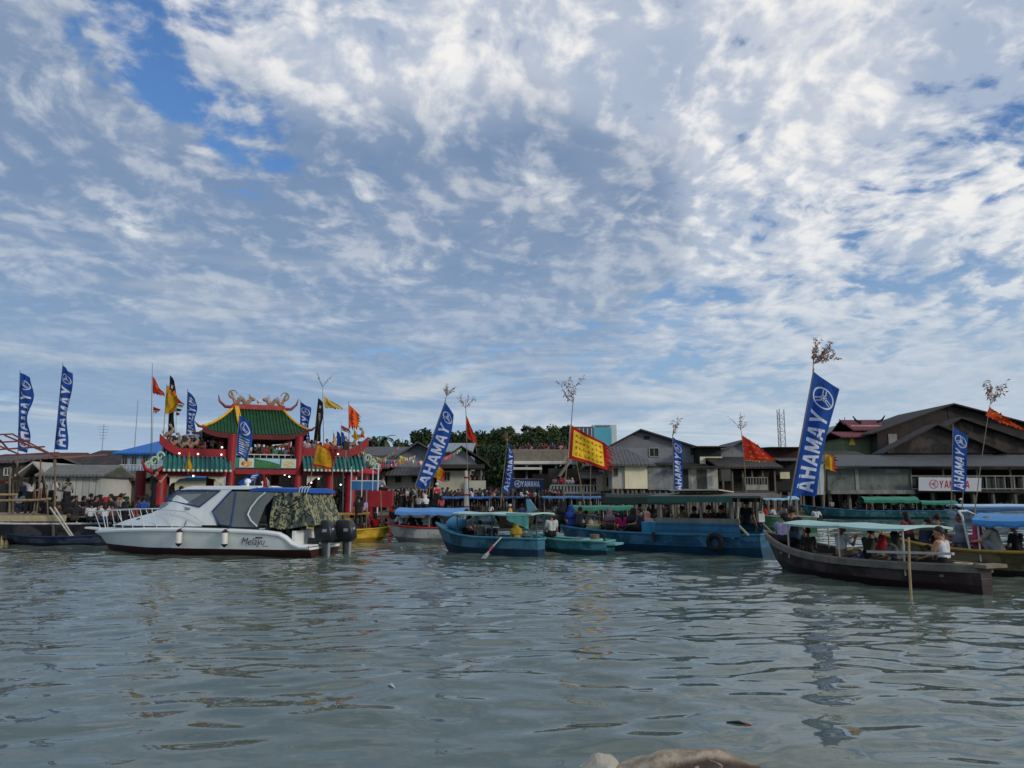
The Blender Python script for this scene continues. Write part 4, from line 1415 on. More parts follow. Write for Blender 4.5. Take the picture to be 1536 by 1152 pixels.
class Boat:
    """open wooden boat; local +x is the bow, z=0 the water"""
    def __init__(s, name, label, bow, stern, B=1.6, F=.55, bh=1.0, sh=.65, tw=.6, rake=.7, c1='#23415f', c2=None, rail='#5b5347', inner='#33424a', floor='#6d6353', cat='boat', group=None, split=.3, dirt=.35):
        c, rz, L = ends(bow, stern)
        s.L, s.B, s.F, s.bh, s.sh, s.tw, s.rake = L, B, F, bh, sh, tw, rake
        s.root = thing(name, label, cat, (c.x, c.y, 0), rz, group)
        s.c, s.rz = c, rz
        N = 26
        wear = tuple(min(1, x * 1.5 + .035) for x in lin(c1))
        m1, m2 = mat(c1, .5, .25, 2.6, dirt=dirt, kind='plankz', kscale=6, bump=.2, c2=wear), mat(c2 or c1, .55, .25, 2.0, dirt=dirt)
        up, low = MB(m1), MB(m2)
        R1, R2, R3 = [], [], []
        for i in range(N + 1):
            u = i / N
            hb, z = s.hb(u), s.sheer(u)
            x = -L / 2 + L * u
            k = sm((u - .55) / .45) ** 1.3 * rake
            zs = z * split
            R1.append([(x - k * .45, hb * .93, zs), (x, hb, z)])
            R2.append([(x - k * 1.25, 0, -.38 + .25 * sm((u - .7) / .3)), (x - k * 1.0, hb * .66, -.2), (x - k * .45, hb * .93 + .012, zs)])
            R3.append([(x - .03 * (u > .97), max(.0, hb - .05), z - .03), (x - k * .5, max(.0, hb * .86 - .05), .16 + .3 * k)])
        mir = lambda rr: [[(p[0], -p[1], p[2]) for p in r_] for r_ in rr]
        up.loft(R1, closed=False).loft(mir(R1), closed=False)
        low.loft(R2, closed=False).loft(mir(R2), closed=False)
        a = R1[0]
        up.poly([a[1], a[0], (a[0][0], -a[0][1], a[0][2]), (a[1][0], -a[1][1], a[1][2])])
        a = R2[0]
        low.poly([a[2], a[1], a[0], (a[1][0], -a[1][1], a[1][2]), (a[2][0], -a[2][1], a[2][2])])
        hull = up.build('hull', s.root)
        low.build('lower_hull', s.root)
        inn = MB(mat(inner, .7, .25, 2, dirt=.4))
        inn.loft(R3, closed=False).loft(mir(R3), closed=False)
        a = R3[0]
        inn.poly([(a[0][0] + .05, a[0][1], a[0][2]), (a[1][0] + .05, a[1][1], a[1][2]), (a[1][0] + .05, -a[1][1], a[1][2]), (a[0][0] + .05, -a[0][1], a[0][2])])
        inn.use(mat(floor, .8, .25, 2, kind='planky', kscale=7))
        inn.loft([[r_[1], (r_[1][0], -r_[1][1], r_[1][2])] for r_ in R3], closed=False)
        inn.build('interior', s.root)
        g_ = MB(mat(rail, .65, .25, 3, dirt=.2))
        pts = [(-L / 2 + L * u, s.hb(u) + .01, s.sheer(u) + .02) for u in np.linspace(0, 1, 24)]
        loop = [(-L / 2 - .02, 0, s.sheer(0) + .02)] + pts + [(L / 2 + .04, 0, s.bh + .05)] + [(p[0], -p[1], p[2]) for p in pts[::-1]] + [(-L / 2 - .02, 0, s.sheer(0) + .02)]
        g_.tube(loop, .045, 6)
        g_.build('gunwale', s.root)

    def hb(s, u):
        a = s.tw + (1 - s.tw) * math.sin(min(1, u / .45) * 1.5708)
        b = 1 - max(0, (u - .5) / .5) ** 2.3
        return max(.015, s.B / 2 * a * b)

    def sheer(s, u):
        return s.F + (s.bh - s.F) * max(0, (u - .45) / .55) ** 2 + (s.sh - s.F) * max(0, (.4 - u) / .4) ** 2

    def x(s, u):
        return -s.L / 2 + s.L * u

    def bench(s, us, m='#7a705f', z=None):
        for u in us:
            MB(mat(m, .75, .25, 3)).box((s.x(u), 0, z or s.sheer(u) - .2), (.28, s.hb(u) * 1.84, .05)).build('bench', s.root)
        return s

    def foredeck(s, u0, m='#4a6b74'):
        b = MB(mat(m, .6, .2, 3, dirt=.3))
        pts = [(s.x(u), s.hb(u) - .04, s.sheer(u) - .01) for u in np.linspace(u0, .985, 8)]
        b.loft([[p, (p[0], 0, p[2] + .07), (p[0], -p[1], p[2])] for p in pts], closed=False)
        b.poly([pts[0], (pts[0][0], 0, pts[0][2] + .07), (pts[0][0], -pts[0][1], pts[0][2]), (pts[0][0], -pts[0][1] * .8, .2), (pts[0][0], pts[0][1] * .8, .2)])
        b.build('foredeck', s.root)
        return s

    def canopy(s, u0, u1, z, m, w=None, th=.05, camber=.10, posts=3, val=.0, tilt=0.0, pm='#9a9a92', sag=.03, name='canopy', pr=.022):
        w = (w or s.B * .98) / 2
        b = MB(m)
        n = 14
        top, bot = [], []
        for i in range(n + 1):
            u = u0 + (u1 - u0) * i / n
            x = s.x(u)
            dz = tilt * (i / n - .5) - sag * abs(math.sin(i / n * math.pi * max(1, posts - 1)))
            rt = []
            for q in range(9):
                v = q / 4 - 1
                rt.append((x, v * w, z + dz + camber * (1 - v * v)))
            if val:
                rt = [(x, -w - .01, z + dz - val - .03 * math.sin(i * 1.7))] + rt + [(x, w + .01, z + dz - val - .03 * math.sin(i * 2.1 + 1))]
            top.append(rt)
            bot.append([(p[0], p[1] * (1 - .02), p[2] - th) for p in rt])
        b.loft(top, closed=False).loft(bot, closed=False)
        ring = lambda T: [T[0][j] for j in range(len(T[0]))] + [T[i][-1] for i in range(1, n + 1)] + [T[n][j] for j in range(len(T[0]) - 2, -1, -1)] + [T[i][0] for i in range(n - 1, -1, -1)]
        b.loft([ring(top), ring(bot)], closed=False)
        b.build(name, s.root, smooth=True)
        for i in range(posts):
            u = u0 + (u1 - u0) * (.04 + .92 * i / max(1, posts - 1))
            for sg in (-1, 1):
                y = min(w - .04, s.hb(u) - .03)
                MB(mat(pm, .5, .15, 4)).tube([(s.x(u), sg * y, s.sheer(u) - .25), (s.x(u), sg * min(w - .05, y), z + tilt * (i / max(1, posts - 1) - .5) + .02)], pr, 7).build('canopy_post', s.root)
        return s

    def world(s, u, v=0, z=0):
        """world point at hull fraction u, cross fraction v"""
        p = Matrix.Rotation(s.rz, 4, 'Z') @ Vector((s.x(u), v * s.hb(u), z))
        return Vector((s.c.x + p.x, s.c.y + p.y, z))

    def part(s, b, name, **k):
        return b.build(name, s.root, **k)


mint = mat('#a6cbc3', .55, .12, 2, dirt=.15)
ltblue = mat('#5f93cc', .6, .12, 2, dirt=.1)
skyblue = mat('#3f86c0', .55, .12, 2, dirt=.12)
dkgreen = mat('#1f4b42', .65, .25, 2, dirt=.3)
midgreen = mat('#2f7f63', .6, .18, 2, dirt=.15)
BO = {}
def boat_u(b, px, v=0.0):
    return float(min(np.linspace(-.05, 1.0, 211), key=lambda u: abs(F_PX * b.world(u, v).x - (px - 768) * (b.world(u, v).y * math.cos(PITCH) + (b.world(u, v, .7).z - CAM_H) * math.sin(PITCH)))))


# --- front right: dark red boat -------------------------------------------------
b = BO['red'] = Boat('wooden_boat', 'long dark maroon boat with a grey weathered rail and thin mint canopy, nearest the camera', (1150, 850), (1482, 892), B=1.75, F=.51, bh=.97, sh=.55, tw=.18, c1='#26100f', c2='#1f0b0e', rail='#6f675c', inner='#2c2d2b', floor='#4e4a42', dirt=.5, rake=.9)
b.bench((.12, .30, .46, .62, .80))
b.canopy(boat_u(b, 1397), boat_u(b, 1207), 1.30, mint, w=1.5, posts=3, camber=.07, pm='#b7b09c')
rr = MB(mat('#6b655b', .8, .3, 3, kind='planky', kscale=3, dirt=.3))
for sg in (-1, 1):
    pts = [(b.x(u), sg * (b.hb(u) + .03), b.sheer(u) - .06) for u in np.linspace(0, .97, 20)]
    MB(mat('#6b655b', .8, .3, 3, dirt=.3)).loft([[(p[0], p[1] - .03, p[2] + .09), (p[0], p[1] + .03, p[2] + .09), (p[0], p[1] + .03, p[2] - .05), (p[0], p[1] - .03, p[2] - .05)] for p in pts]).build('rub_rail', b.root)
MB(mat('#7a7160', .85, .25, 3, dirt=.3)).box((-b.L / 2 - .10, 0, b.sheer(0) + .04), (.30, b.hb(0) * 2 + .3, .07)).build('stern_beam', b.root)
MB(mat('#a9aaa2', .6, .15, 3)).bar((b.x(.04), .55, .82), (b.x(.34), .78, .74), .06, .05).build('seat_plank', b.root)
# --- behind it: yellow and blue boat ------------------------------------------------
b = BO['yellow_blue'] = Boat('wooden_boat', 'dark yellow and blue wooden boat with a blue canopy behind the maroon boat', (1325, 852), (1660, 872), B=1.7, F=.62, bh=.95, sh=.7, c1='#4f4526', c2='#2a2620', rail='#a07f34', inner='#1f4f86', floor='#5b5140', dirt=.4)
b.bench((.2, .4, .55, .7), m='#2a5a8c')
b.canopy(-.02, .50, 1.42, skyblue, w=1.8, posts=3, camber=.16, val=.10, pm='#b9bdbb')
fr = MB(mat('#b4bbbb', .4, .1, 3))
fr.tube([(b.x(.52), -.8, .5), (b.x(.55), -.75, 1.5), (b.x(.58), -.4, 1.62), (b.x(.58), .4, 1.62), (b.x(.55), .75, 1.5), (b.x(.52), .8, .5)], .03, 7)
fr.build('canopy_frame', b.root)
MB(mat('#b58f3c', .6, .2, 3)).bar((b.x(.86), -.1, .98), (b.x(.6), -.75, .93), .1, .09).build('side_plank', b.root)
# --- big blue boat with cabin -----------------------------------------------------------
b = BO['blue'] = Boat('cabin_boat', 'large weathered blue wooden boat with a flat roofed cabin and a tyre on its side', (842, 819), (1156, 834), B=2.3, F=.66, bh=.80, sh=.72, tw=.8, rake=.6, c1='#175272', c2='#0f4059', rail='#2b6d86', inner='#21495c', floor='#5a5346', split=.42, dirt=.6)
cab = mat('#1b6286', .6, .25, 2, kind='plankz', kscale=5, dirt=.4)
u0, u1 = .03, boat_u(b, 1006)
xa, xb = b.x(u0), b.x(u1)
w2 = b.B / 2 - .06
for sg in (-1, 1):
    MB(cab).box(((xa + .35 + xb) / 2, sg * w2, .86), (xb - xa - .35, .05, .44)).build('cabin_side', b.root)
    MB(mat('#6e716d', .8, .25, 2, dirt=.4)).box(((xa + .35 + xb) / 2, sg * w2, 1.17), (xb - xa - .35, .06, .17)).build('side_board', b.root)
    for u in (.10, (u0 + u1) / 2, u1 - .01):
        MB(mat('#77736a', .7, .2, 3)).bar((b.x(u), sg * (w2 - .02), .6), (b.x(u), sg * (w2 - .02), 2.0), .07, .07).build('cabin_post', b.root)
    MB(mat('#a9a48f', .7, .2, 3)).bar((xa + .35, sg * w2, 1.95), (xa + .42, sg * w2, 1.08), .05, .06).bar((xa + .42, sg * w2, 1.08), (xa + .05, sg * w2, .72), .05, .06).build('cabin_brace', b.root)
MB(mat('#5c5a55', .8, .25, 2, dirt=.4)).prism([(xb + .25, -w2 - .22, 2.02), (xb + .25, 0, 2.13), (xb + .25, w2 + .22, 2.02), (xb + .25, w2 + .22, 1.95), (xb + .25, -w2 - .22, 1.95)], (xa - xb - .75, 0, 0)).build('roof', b.root)
MB(mat('#2c5a50', .65, .2, 3, dirt=.3)).box(((xa + .5 + xb + .2) / 2, w2 + .25, 1.90), (xb - xa - .3, .04, .20)).build('roof_valance', b.root)
MB(mat('#2c5a50', .65, .2, 3, dirt=.3)).box(((xa + .5 + xb + .2) / 2, -w2 - .25, 1.90), (xb - xa - .3, .04, .20)).build('roof_valance', b.root)
MB(mat('#b9b3a0', .6, .1, 2)).box(((xa + xb) / 2 + .35, .2, 2.20), (1.9, 1.3, .04), rx=R(3)).build('roof_sheet', b.root)
MB(mat('#22789c', .55, .2, 2, dirt=.25)).box((xb + .34, -0, .90), (.62, w2 * 2 - .1, .4)).build('engine_box', b.root, bevel=.04)
near = 1 if math.cos(b.rz) < 0 else -1
MB(mat('#0d0e0f', .75, .2, 5)).torus((b.x(.17), near * (b.hb(.17) + .12), .46), .23, .09, n=26, k=9).build('tyre_fender', b.root, smooth=True)
MB(mat('#10161c', .75, .2, 5)).tube([(b.x(.44), near * (b.hb(.44) + .05), .72), (b.x(.43), near * (b.hb(.44) + .07), .42)], [.06, .08], 8).build('rope_fender', b.root)
# --- teal boat with mint canopy ------------------------------------------------------------
b = BO['teal'] = Boat('wooden_boat', 'small teal boat with a mint canopy and a blue bundle on its bow', (655, 826), (812, 834), B=1.4, F=.58, bh=.98, sh=.55, tw=.35, c1='#1a5064', c2='#11344c', rail='#3f8296', inner='#1d5872', floor='#35606c', dirt=.3, split=.4)
b.bench((.2, .42, .6), m='#2d6c84').foredeck(.76, '#3f8298')
b.canopy(-.02, .72, 1.42, mint, w=1.5, posts=3, camber=.05, pm='#2d4f5c')
MB(mat('#4d93b4', .6, .15, 4)).ball((b.x(.80), 0, 1.02), (.42, .33, .24), 14, 9, fn=lambda p: p + Vector((0, 0, .03 * math.sin(p.x * 14)))).build('bundle', b.root, smooth=True)
tp = MB(mat('#63b3a0', .6, .15, 3))
gr_ = [[Vector((b.x(.01 + .20 * i / 8), near * (.72 + .05 * math.sin(i * 2.2) * j / 5), 1.44 - (.52 - .30 * i / 8) * j / 5)) for i in range(9)] for j in range(6)]
tp.loft(gr_, closed=False)
tp.loft([[p + Vector((0, -near * .012, 0)) for p in r_] for r_ in gr_], closed=False)
tp.build('hanging_tarp', b.root, smooth=True)
# --- teal dinghy with the man in white ---------------------------------------------------------
b = BO['dinghy'] = Boat('dinghy', 'low teal dinghy carrying the man in a white shirt and olive hat', (800, 827), (916, 831), B=1.25, F=.45, bh=.62, sh=.42, tw=.8, c1='#1f6470', c2='#173f4c', rail='#5f9d98', inner='#256a78', floor='#4a7f80', split=.35)
b.bench((.5, .75), m='#3d8890')
MB(mat('#8fc0b4', .6, .15, 3)).box((b.x(.22), 0, .47), (.75, .95, .05), rz=.05).build('stern_deck', b.root, bevel=.02)
MB(mat('#6aa6a0', .6, .15, 3)).box((b.x(-.03), 0, .36), (.5, .9, .07)).build('stern_ledge', b.root)
MB(mat('#1a2226', .7, .2, 3)).tube([(b.x(.03), near * .32, .1), (b.x(.04), near * .32, .68), (b.x(.07), near * .32, .76)], .045, 7).build('rudder_post', b.root)
# --- grey boat with red rail ----------------------------------------------------------------
b = BO['grey'] = Boat('wooden_boat', 'pale grey boat with a red rail and light blue canopy behind the teal boat', (580, 812), (716, 813), B=1.5, F=.62, bh=.78, sh=.6, c1='#8d908c', c2='#767a78', rail='#a8332c', inner='#a14038', floor='#6b6257', dirt=.25)
b.bench((.25, .5, .7), m='#9b5048')
b.canopy(.12, .86, 1.36, ltblue, w=1.7, posts=3, camber=.16, val=.12, pm='#8d8e8a')
# --- yellow boat ----------------------------------------------------------------------------
b = BO['yellow'] = Boat('wooden_boat', 'bright yellow boat behind the outboards of the white cruiser', (588, 811), (462, 812), B=1.5, F=.5, bh=.62, sh=.55, c1='#b08d12', c2='#9a7a12', rail='#c9a52e', inner='#8f7a2a', floor='#7d6c3c', dirt=.25)
b.bench((.3, .55), m='#a98f2d')
b.canopy(.05, .72, 1.28, mat('#a88a3a', .7, .2, 3, dirt=.2), w=1.2, posts=2, camber=.02, th=.07, pm='#7a6a48')
MB(mat('#c08a1c', .6, .15, 3)).box((b.x(.48), -.2, .82), (.42, .4, .46)).build('crate_box', b.root, bevel=.04)
# --- long boats in mid water ------------------------------------------------------------------
b = BO['green'] = Boat('wooden_boat', 'open boat with a bright green canopy behind the hooded passengers of the big blue boat', (835, 806), (950, 806), B=1.6, F=.6, bh=.8, sh=.6, c1='#3d6a5c', inner='#8a6c34', rail='#b08a3c')
b.canopy(.02, .80, 1.52, midgreen, w=1.7, posts=3, camber=.07, val=.14)
b.bench((.3, .6))
b = BO['darkgreen'] = Boat('wooden_boat', 'long boat with a broad very dark green awning, behind the big blue boat', (880, 796), (1030, 797), B=2.0, F=.7, bh=.9, sh=.7, c1='#28423c', inner='#3d3f3a', rail='#4d5a50')
b.canopy(.0, .80, 1.98, mat('#122a25', .75, .2, 2, dirt=.3), w=2.2, posts=3, camber=.22, val=.36)
b.bench((.3, .6))
b = BO['kgreen'] = Boat('wooden_boat', 'green hulled boat with a small pale blue canopy left of the biggest blue banner', (1120, 797), (1222, 797), B=1.6, F=.85, bh=1.0, sh=.8, c1='#2f5a42', inner='#4a5a4c', rail='#7f8c78')
b.canopy(.28, .82, 1.92, mat('#8db8d6', .6, .1, 2), w=1.7, posts=2, camber=.12, val=.05)
b.bench((.3, .6))
b = BO['longteal'] = Boat('long_boat', 'long dark teal boat full of passengers under green tarpaulins in front of the warehouse', (1200, 778), (1425, 779), B=2.2, F=.72, bh=1.25, sh=.75, rake=1.4, c1='#17555c', c2='#123f4e', rail='#2f6f9c', inner='#24404a')
b.canopy(.22, .58, 1.72, midgreen, w=2.3, posts=4, camber=.30, val=.22)
b.canopy(-.03, .205, 1.50, mat('#2a8066', .6, .18, 2), w=2.2, posts=2, camber=.18, val=.16, name='rear_canopy')
b.bench((.2, .4, .6))
b = BO['paleblue'] = Boat('long_boat', 'long pale blue boat with a white topped roof at the right edge', (1420, 783), (1680, 784), B=2.2, F=.80, bh=.95, sh=.8, c1='#8ea2b4', c2='#6c7f90', rail='#7fa0c4', inner='#4f6a84')
b.canopy(.05, .96, 1.30, mat('#a9c6dc', .5, .08, 2), w=2.3, posts=4, camber=.14, val=.0, th=.1)
MB(mat('#2c5f9e', .55, .15, 2)).box((b.x(.5), near * 1.1, 1.12), (b.L * .86, .05, .26)).build('side_curtain', b.root)
b = BO['skiff'] = Boat('skiff', 'empty blue skiff moored under the posts of the warehouse', (1504, 775), (1455, 776), B=1.2, F=.8, bh=1.35, sh=.8, c1='#2c5f86', inner='#2a5676', rail='#4d8fb4', rake=.9)
b = BO['sampan'] = Boat('sampan', 'small dark brown sampan beneath the thin blue banner in mid water', (806, 793), (752, 792), B=1.1, F=.75, bh=1.15, sh=.75, c1='#3d342c', inner='#4a4038', rail='#5c5146')
MB(mat('#6fa6b4', .6, .15, 3)).prism([(b.x(.74), -.04, .8), (b.x(.98), -.04, 1.1), (b.x(.98), -.04, 1.25), (b.x(.80), -.04, 1.85), (b.x(.70), -.04, 1.85)], (0, .08, 0)).build('bow_board', b.root)
for key, bow, stern, cc, lb, z in (('far1', (655, 786), (742, 786), '#2f62a8', 'boat with a flat blue awning in front of the beige house', 1.98), ('far2', (738, 784), (806, 784), '#2b5488', 'boat with a dark blue awning below the blue name board', 2.0),
                                   ('far3', (808, 788), (905, 788), '#3f76ac', 'boat with a blue awning in front of the white balustrade', 2.0)):
    b = BO[key] = Boat('wooden_boat', lb, bow, stern, B=1.8, F=.7, bh=.9, sh=.7, c1='#2f4a58', inner='#3a4a50', rail='#5a6a6c')
    b.canopy(.05, .95, z, mat(cc, .6, .12, 2), w=2.0, posts=3, camber=.05, val=.07)
    b.bench((.3, .6))
b = BO['black'] = Boat('wooden_boat', 'long black boat with a white edge rail under the jetty behind the cruiser bow', (-60, 816), (172, 815), B=1.7, F=.85, bh=.95, sh=.85, c1='#15171a', c2='#101113', rail='#c2c4c2', inner='#3a3a38')
rl = MB(mat('#c9ccca', .45, .08, 3))
for k in range(7):
    rl.tube([(b.x(.03 + .09 * k), near * (b.hb(.2) - .05), .85), (b.x(.03 + .09 * k), near * (b.hb(.2) - .05), 1.15)], .02, 6)
rl.tube([(b.x(.02), near * (b.hb(.2) - .05), 1.15), (b.x(.58), near * (b.hb(.2) - .05), 1.15)], .022, 6)
rl.build('guard_rail', b.root)
b = BO['bluehull'] = Boat('wooden_boat', 'low deep blue boat lying beneath the jetty and the black boat', (10, 817), (150, 818), B=1.3, F=.34, bh=.45, sh=.4, c1='#0b1a33', c2='#0a1526', rail='#12294a', inner='#13233a')  # near-black navy: the shadow below the jetty is put into the hull colour
b = BO['barge'] = Boat('barge', 'flat timber barge crowded with sitting people behind the cruiser bow', (40, 806), (262, 804), B=3.4, F=.72, bh=.9, sh=.8, tw=.9, c1='#40352c', inner='#4c4438', rail='#5d5142', floor='#6a5d4a')
# ---------------------------------------------------------------- white cabin cruiser
c0, hd = at(487, 832, wl(832.5)), 0
cr_bow = at(128, 822, wl(826))
hd = math.atan2(cr_bow.y - c0.y, cr_bow.x - c0.x)
crz = thing('cabin_cruiser', 'white cabin cruiser with twin outboards, blue framed windows and a camouflage tarp', 'motor boat', (c0.x, c0.y, 0), hd)
K = 43.3


SX = 1.12


def cx(px):
    return (487 - px) / K * SX


def cz(py):
    return (832.5 - py) / K


white = mat('#dde3e0', .35, .05, 1.2, dirt=.10)
white2 = mat('#e4e9e6', .35, .05, 1.2, dirt=.08)
boot = mat('#3a1a1c', .6, .25, 2)
navy = mat('#163a78', .5, .1, 3)
stn = [(0, 1.20, cz(815)), (.28, 1.22, cz(815)), (.52, 1.24, cz(811)), (.72, 1.26, cz(803)), (.95, 1.28, cz(797.5)), (1.4, 1.30, cz(795)), (2.6, 1.34, cz(793)), (4.2, 1.34, cz(792)), (5.6, 1.20, cz(793)), (6.7, .90, cz(795)), (7.5, .55, cz(797)), (8.05, .22, cz(798.5)), (8.3, .015, cz(799))]
up, low, cap_, = MB(white), MB(boot), MB(white2)
stn = [(x * SX, hb, z) for x, hb, z in stn]
R1, R2, R3 = [], [], []
for x, hb, z in stn:
    q = max(0, (x / SX - 5.2) / 3.1)
    zc, hc = .20 + .30 * q ** 2.2, hb * (.93 - .30 * q)
    kx = .62 * q ** 2
    kz = -.45 + .62 * q ** 2.4
    zb_ = max(.24, kz + .02)
    R1.append([(x - kx * .75, hc, zb_ if q < .2 else .24 + .05 * q), (x - kx * .4, hb * (.985 - .1 * q), z * .55 + .1), (x, hb, z - .12), (x + .01, hb + .025, z - .10)])
    R2.append([(x - kx * 1.15, 0, kz if q < .6 else min(kz, .2)), (x - kx, hc * .8, min(.05, kz + .35)), (x - kx * .75, hc + .004, zb_ if q < .2 else .24 + .05 * q)])
    R3.append([(x + .01, hb + .035, z - .11), (x + .01, hb + .045, z - .05), (x, hb, z), (x, hb - .12, z + .015)])
mir = lambda rr: [[(p[0], -p[1], p[2]) for p in r_] for r_ in rr]
for b_, rr in ((up, R1), (low, R2), (cap_, R3)):
    b_.loft(rr, closed=False).loft(mir(rr), closed=False)
a, c = R1[0], R2[0]
up.poly([a[3], a[1], a[0], (a[0][0], -a[0][1], a[0][2]), (a[1][0], -a[1][1], a[1][2]), (a[3][0], -a[3][1], a[3][2])])
low.poly([c[2], c[1], c[0], (c[1][0], -c[1][1], c[1][2]), (c[2][0], -c[2][1], c[2][2])])
up.build('hull', crz, smooth=True)
low.build('boot_stripe', crz, smooth=True)
cap_.build('rub_rail', crz, smooth=True)
dk = MB(white2)
dk.loft([[(x, hb - .1, z + .012), (x, hb * .5, z + .05), (x, 0, z + .07), (x, -hb * .5, z + .05), (x, -hb + .1, z + .012)] for x, hb, z in stn if x > 3.9], closed=False)
dk.build('deck', crz, smooth=True)
ck = MB(mat('#8d9492', .6, .1, 2))
ck.loft([[(x, hb - .13, z), (x, hb - .16, .35), (x, -hb + .16, .35), (x, -hb + .13, z)] for x, hb, z in stn if .5 < x < 4.3], closed=False)
ck.build('cockpit', crz)
tr = MB(white2)
tr.box((.62, 0, cz(800) - .2), (.10, 2.2, .62)).box((.3, 0, cz(815) - .03), (.6, 2.36, .05))
tr.build('transom', crz)
# trunk cabin and wheelhouse: (x, z_base, z_top, half width at base, half width on top)
prof = [(cx(163), .98, cz(790), .30, .22), (cx(185), .98, cz(783.5), .62, .48), (cx(205), .98, cz(779), .86, .68), (cx(238), .98, cz(771), 1.06, .82), (cx(250), .98, cz(765), 1.10, .86), (cx(264), .98, cz(755), 1.14, .90), (cx(284), .98, cz(735), 1.16, .92), (cx(292), .98, cz(732.5), 1.16, .92), (cx(330), .98, cz(731.5), 1.18, .94), (cx(366), .98, cz(732), 1.18, .95)]


def cabw(x, z):
    """half width of the wheelhouse side at height z"""
    ps = prof[::-1]
    for (xa_, zb0, zt0, wa0, wt0), (xb_, zb1, zt1, wa1, wt1) in zip(ps, ps[1:]):
        if xa_ <= x <= xb_ or (x < ps[0][0]):
            t_ = min(1, max(0, (x - xa_) / (xb_ - xa_)))
            zt_ = zt0 + (zt1 - zt0) * t_
            wa, wt = wa0 + (wa1 - wa0) * t_, wt0 + (wt1 - wt0) * t_
            f = min(1, max(0, (z - .98) / max(.01, zt_ - .08 - .98)))
            return wa + (wt - wa) * f
    return prof[-1][3]


cb = MB(white2)
ring = []
for x, z0_, z1_, wa, wt in prof:
    if x < cx(330) - .01:
        continue
    ring.append([(x, wa, z0_), (x, wt, z1_ - .08), (x, wt - .12, z1_), (x, 0, z1_ + .05), (x, -wt + .12, z1_), (x, -wt, z1_ - .08), (x, -wa, z0_)])
cb.loft(ring, closed=False)
a = ring[0]
cb.poly(a)
cb.build('cabin', crz, smooth=True)
for sg in (1, -1):
    pl = MB(white2)
    pp = [(330, 788), (330, 733), (369, 733), (364, 738), (343, 768), (352, 788)]
    vs = [(cx(px), sg * cabw(cx(px), cz(py)), cz(py)) for px, py in pp]
    pl.prism(vs, (0, -sg * .06, 0))
    pl.build('cabin_pillar', crz)
ht = MB(white2)
ht.loft([[(cx(px), .97, cz(735)), (cx(px), .95, cz(731.5)), (cx(px), .5, cz(729.5)), (cx(px), -.5, cz(729.5)), (cx(px), -.95, cz(731.5)), (cx(px), -.97, cz(735))] for px in (296, 330, 370, 402)], closed=True)
ht.build('hardtop', crz, smooth=True)
gl = glass_mat((.13, .16, .18), .55)
gl2 = glass_mat((.22, .25, .26), .55)


def pane(pts, sg, name, frame=True, m=None):
    w_ = MB(m or gl)
    vs = [Vector((cx(px), sg * (cabw(cx(px), cz(py)) + .012), cz(py))) for px, py in pts]
    w_.prism(vs, (0, sg * .015, 0))
    o = w_.build(name, crz)
    if frame:
        f = MB(navy)
        f.tube([v + Vector((0, sg * .01, 0)) for v in vs + vs[:2]], .028, 6)
        f.build('frame', o)
    return o


for sg in (1, -1):
    pane([(264, 750.5), (283, 736.5), (350, 737), (322, 761)], sg, 'side_window')
    pane([(252, 766), (261, 754.5), (309, 763), (306, 766)], sg, 'lower_window', frame=False, m=mat('#7d868a', .15, .1, 2, spec=.6))
    o = pane([(343, 768), (366, 738), (374, 738), (374, 789), (357, 787)], sg, 'cockpit_window', m=gl2)
    f = MB(mat('#6c7270', .75, .12, 2))
    vs = [Vector((cx(px), sg * (cabw(cx(px), cz(py)) + .004), cz(py))) for px, py in ((375, 738), (434, 740), (420, 760), (412, 790), (375, 790))]
    f.prism(vs, (0, sg * .012, 0))
    f.build('side_curtain', crz)
    tb = MB(mat('#c9d2d2', .35, .05, 3))
    tb.tube([(cx(px), sg * (cabw(cx(px), cz(py)) + .05), cz(py)) for px, py in ((413, 789), (403, 781), (397, 772), (400, 762), (409, 748), (418, 740))], .03, 7)
    tb.build('curved_frame', crz, smooth=True)
for y in (-.45, .45):
    st2 = MB(mat('#c2c4c0', .6, .1, 3))
    st2.box((cx(338), y, 1.25), (.5, .5, .5)).box((cx(348), y, 1.75), (.14, .48, .7))
    st2.build('helm_seat', crz, bevel=.04)
dsh = MB(mat('#9aa09e', .5, .1, 3))
dsh.box((cx(300), 0, 1.5), (.35, 1.6, .6))
dsh.torus((cx(308), .45, 1.85), .17, .018, axis='x', n=20, k=6)
dsh.build('dashboard', crz)
# front windscreen panes
ws = MB(gl)
for ya, yb in ((-.82, -.28), (-.26, .26), (.28, .82)):
    ws.prism([(cx(266) + .03, ya, cz(752)), (cx(266) + .03, yb, cz(752)), (cx(282) + .03, yb * .96, cz(738)), (cx(282) + .03, ya * .96, cz(738))], (.02, 0, .02))
ws.build('windscreen', crz)
MB(mat('#1a1f22', .6, .1, 3)).ball((cx(222), .72, cz(780.5)), (.17, .10, .045), 12, 6).build('deck_hatch', crz, smooth=True)
tp = MB(mat('#1f55a8', .6, .12, 3))
tp.loft([[(cx(px), .98, cz(739 + d)), (cx(px), .97, cz(734.5 + d)), (cx(px), .5, cz(732.5 + d)), (cx(px), -.5, cz(732.5 + d)), (cx(px), -.97, cz(734.5 + d)), (cx(px), -.98, cz(739 + d))] for px, d in ((394, 0), (400, -1), (430, -.5), (455, .5), (478, 1), (481, 2))])
tp.build('canopy', crz, smooth=True)
for px, sg in ((440, 1), (476, 1), (440, -1), (476, -1)):
    MB(mat('#aab2b2', .35, .05, 3)).tube([(cx(px + 6), sg * 1.1, cz(792)), (cx(px), sg * .94, cz(737))], .022, 7).build('canopy_post', crz)
rt = MB(mat('#c6cccc', .35, .05, 3))
for k in range(4):
    rt.tube([(cx(466 + 4 * k), .99, cz(740)), (cx(467.5 + 4 * k), .99, cz(733)), (cx(469 + 4 * k), .9, cz(731))], .017, 6)
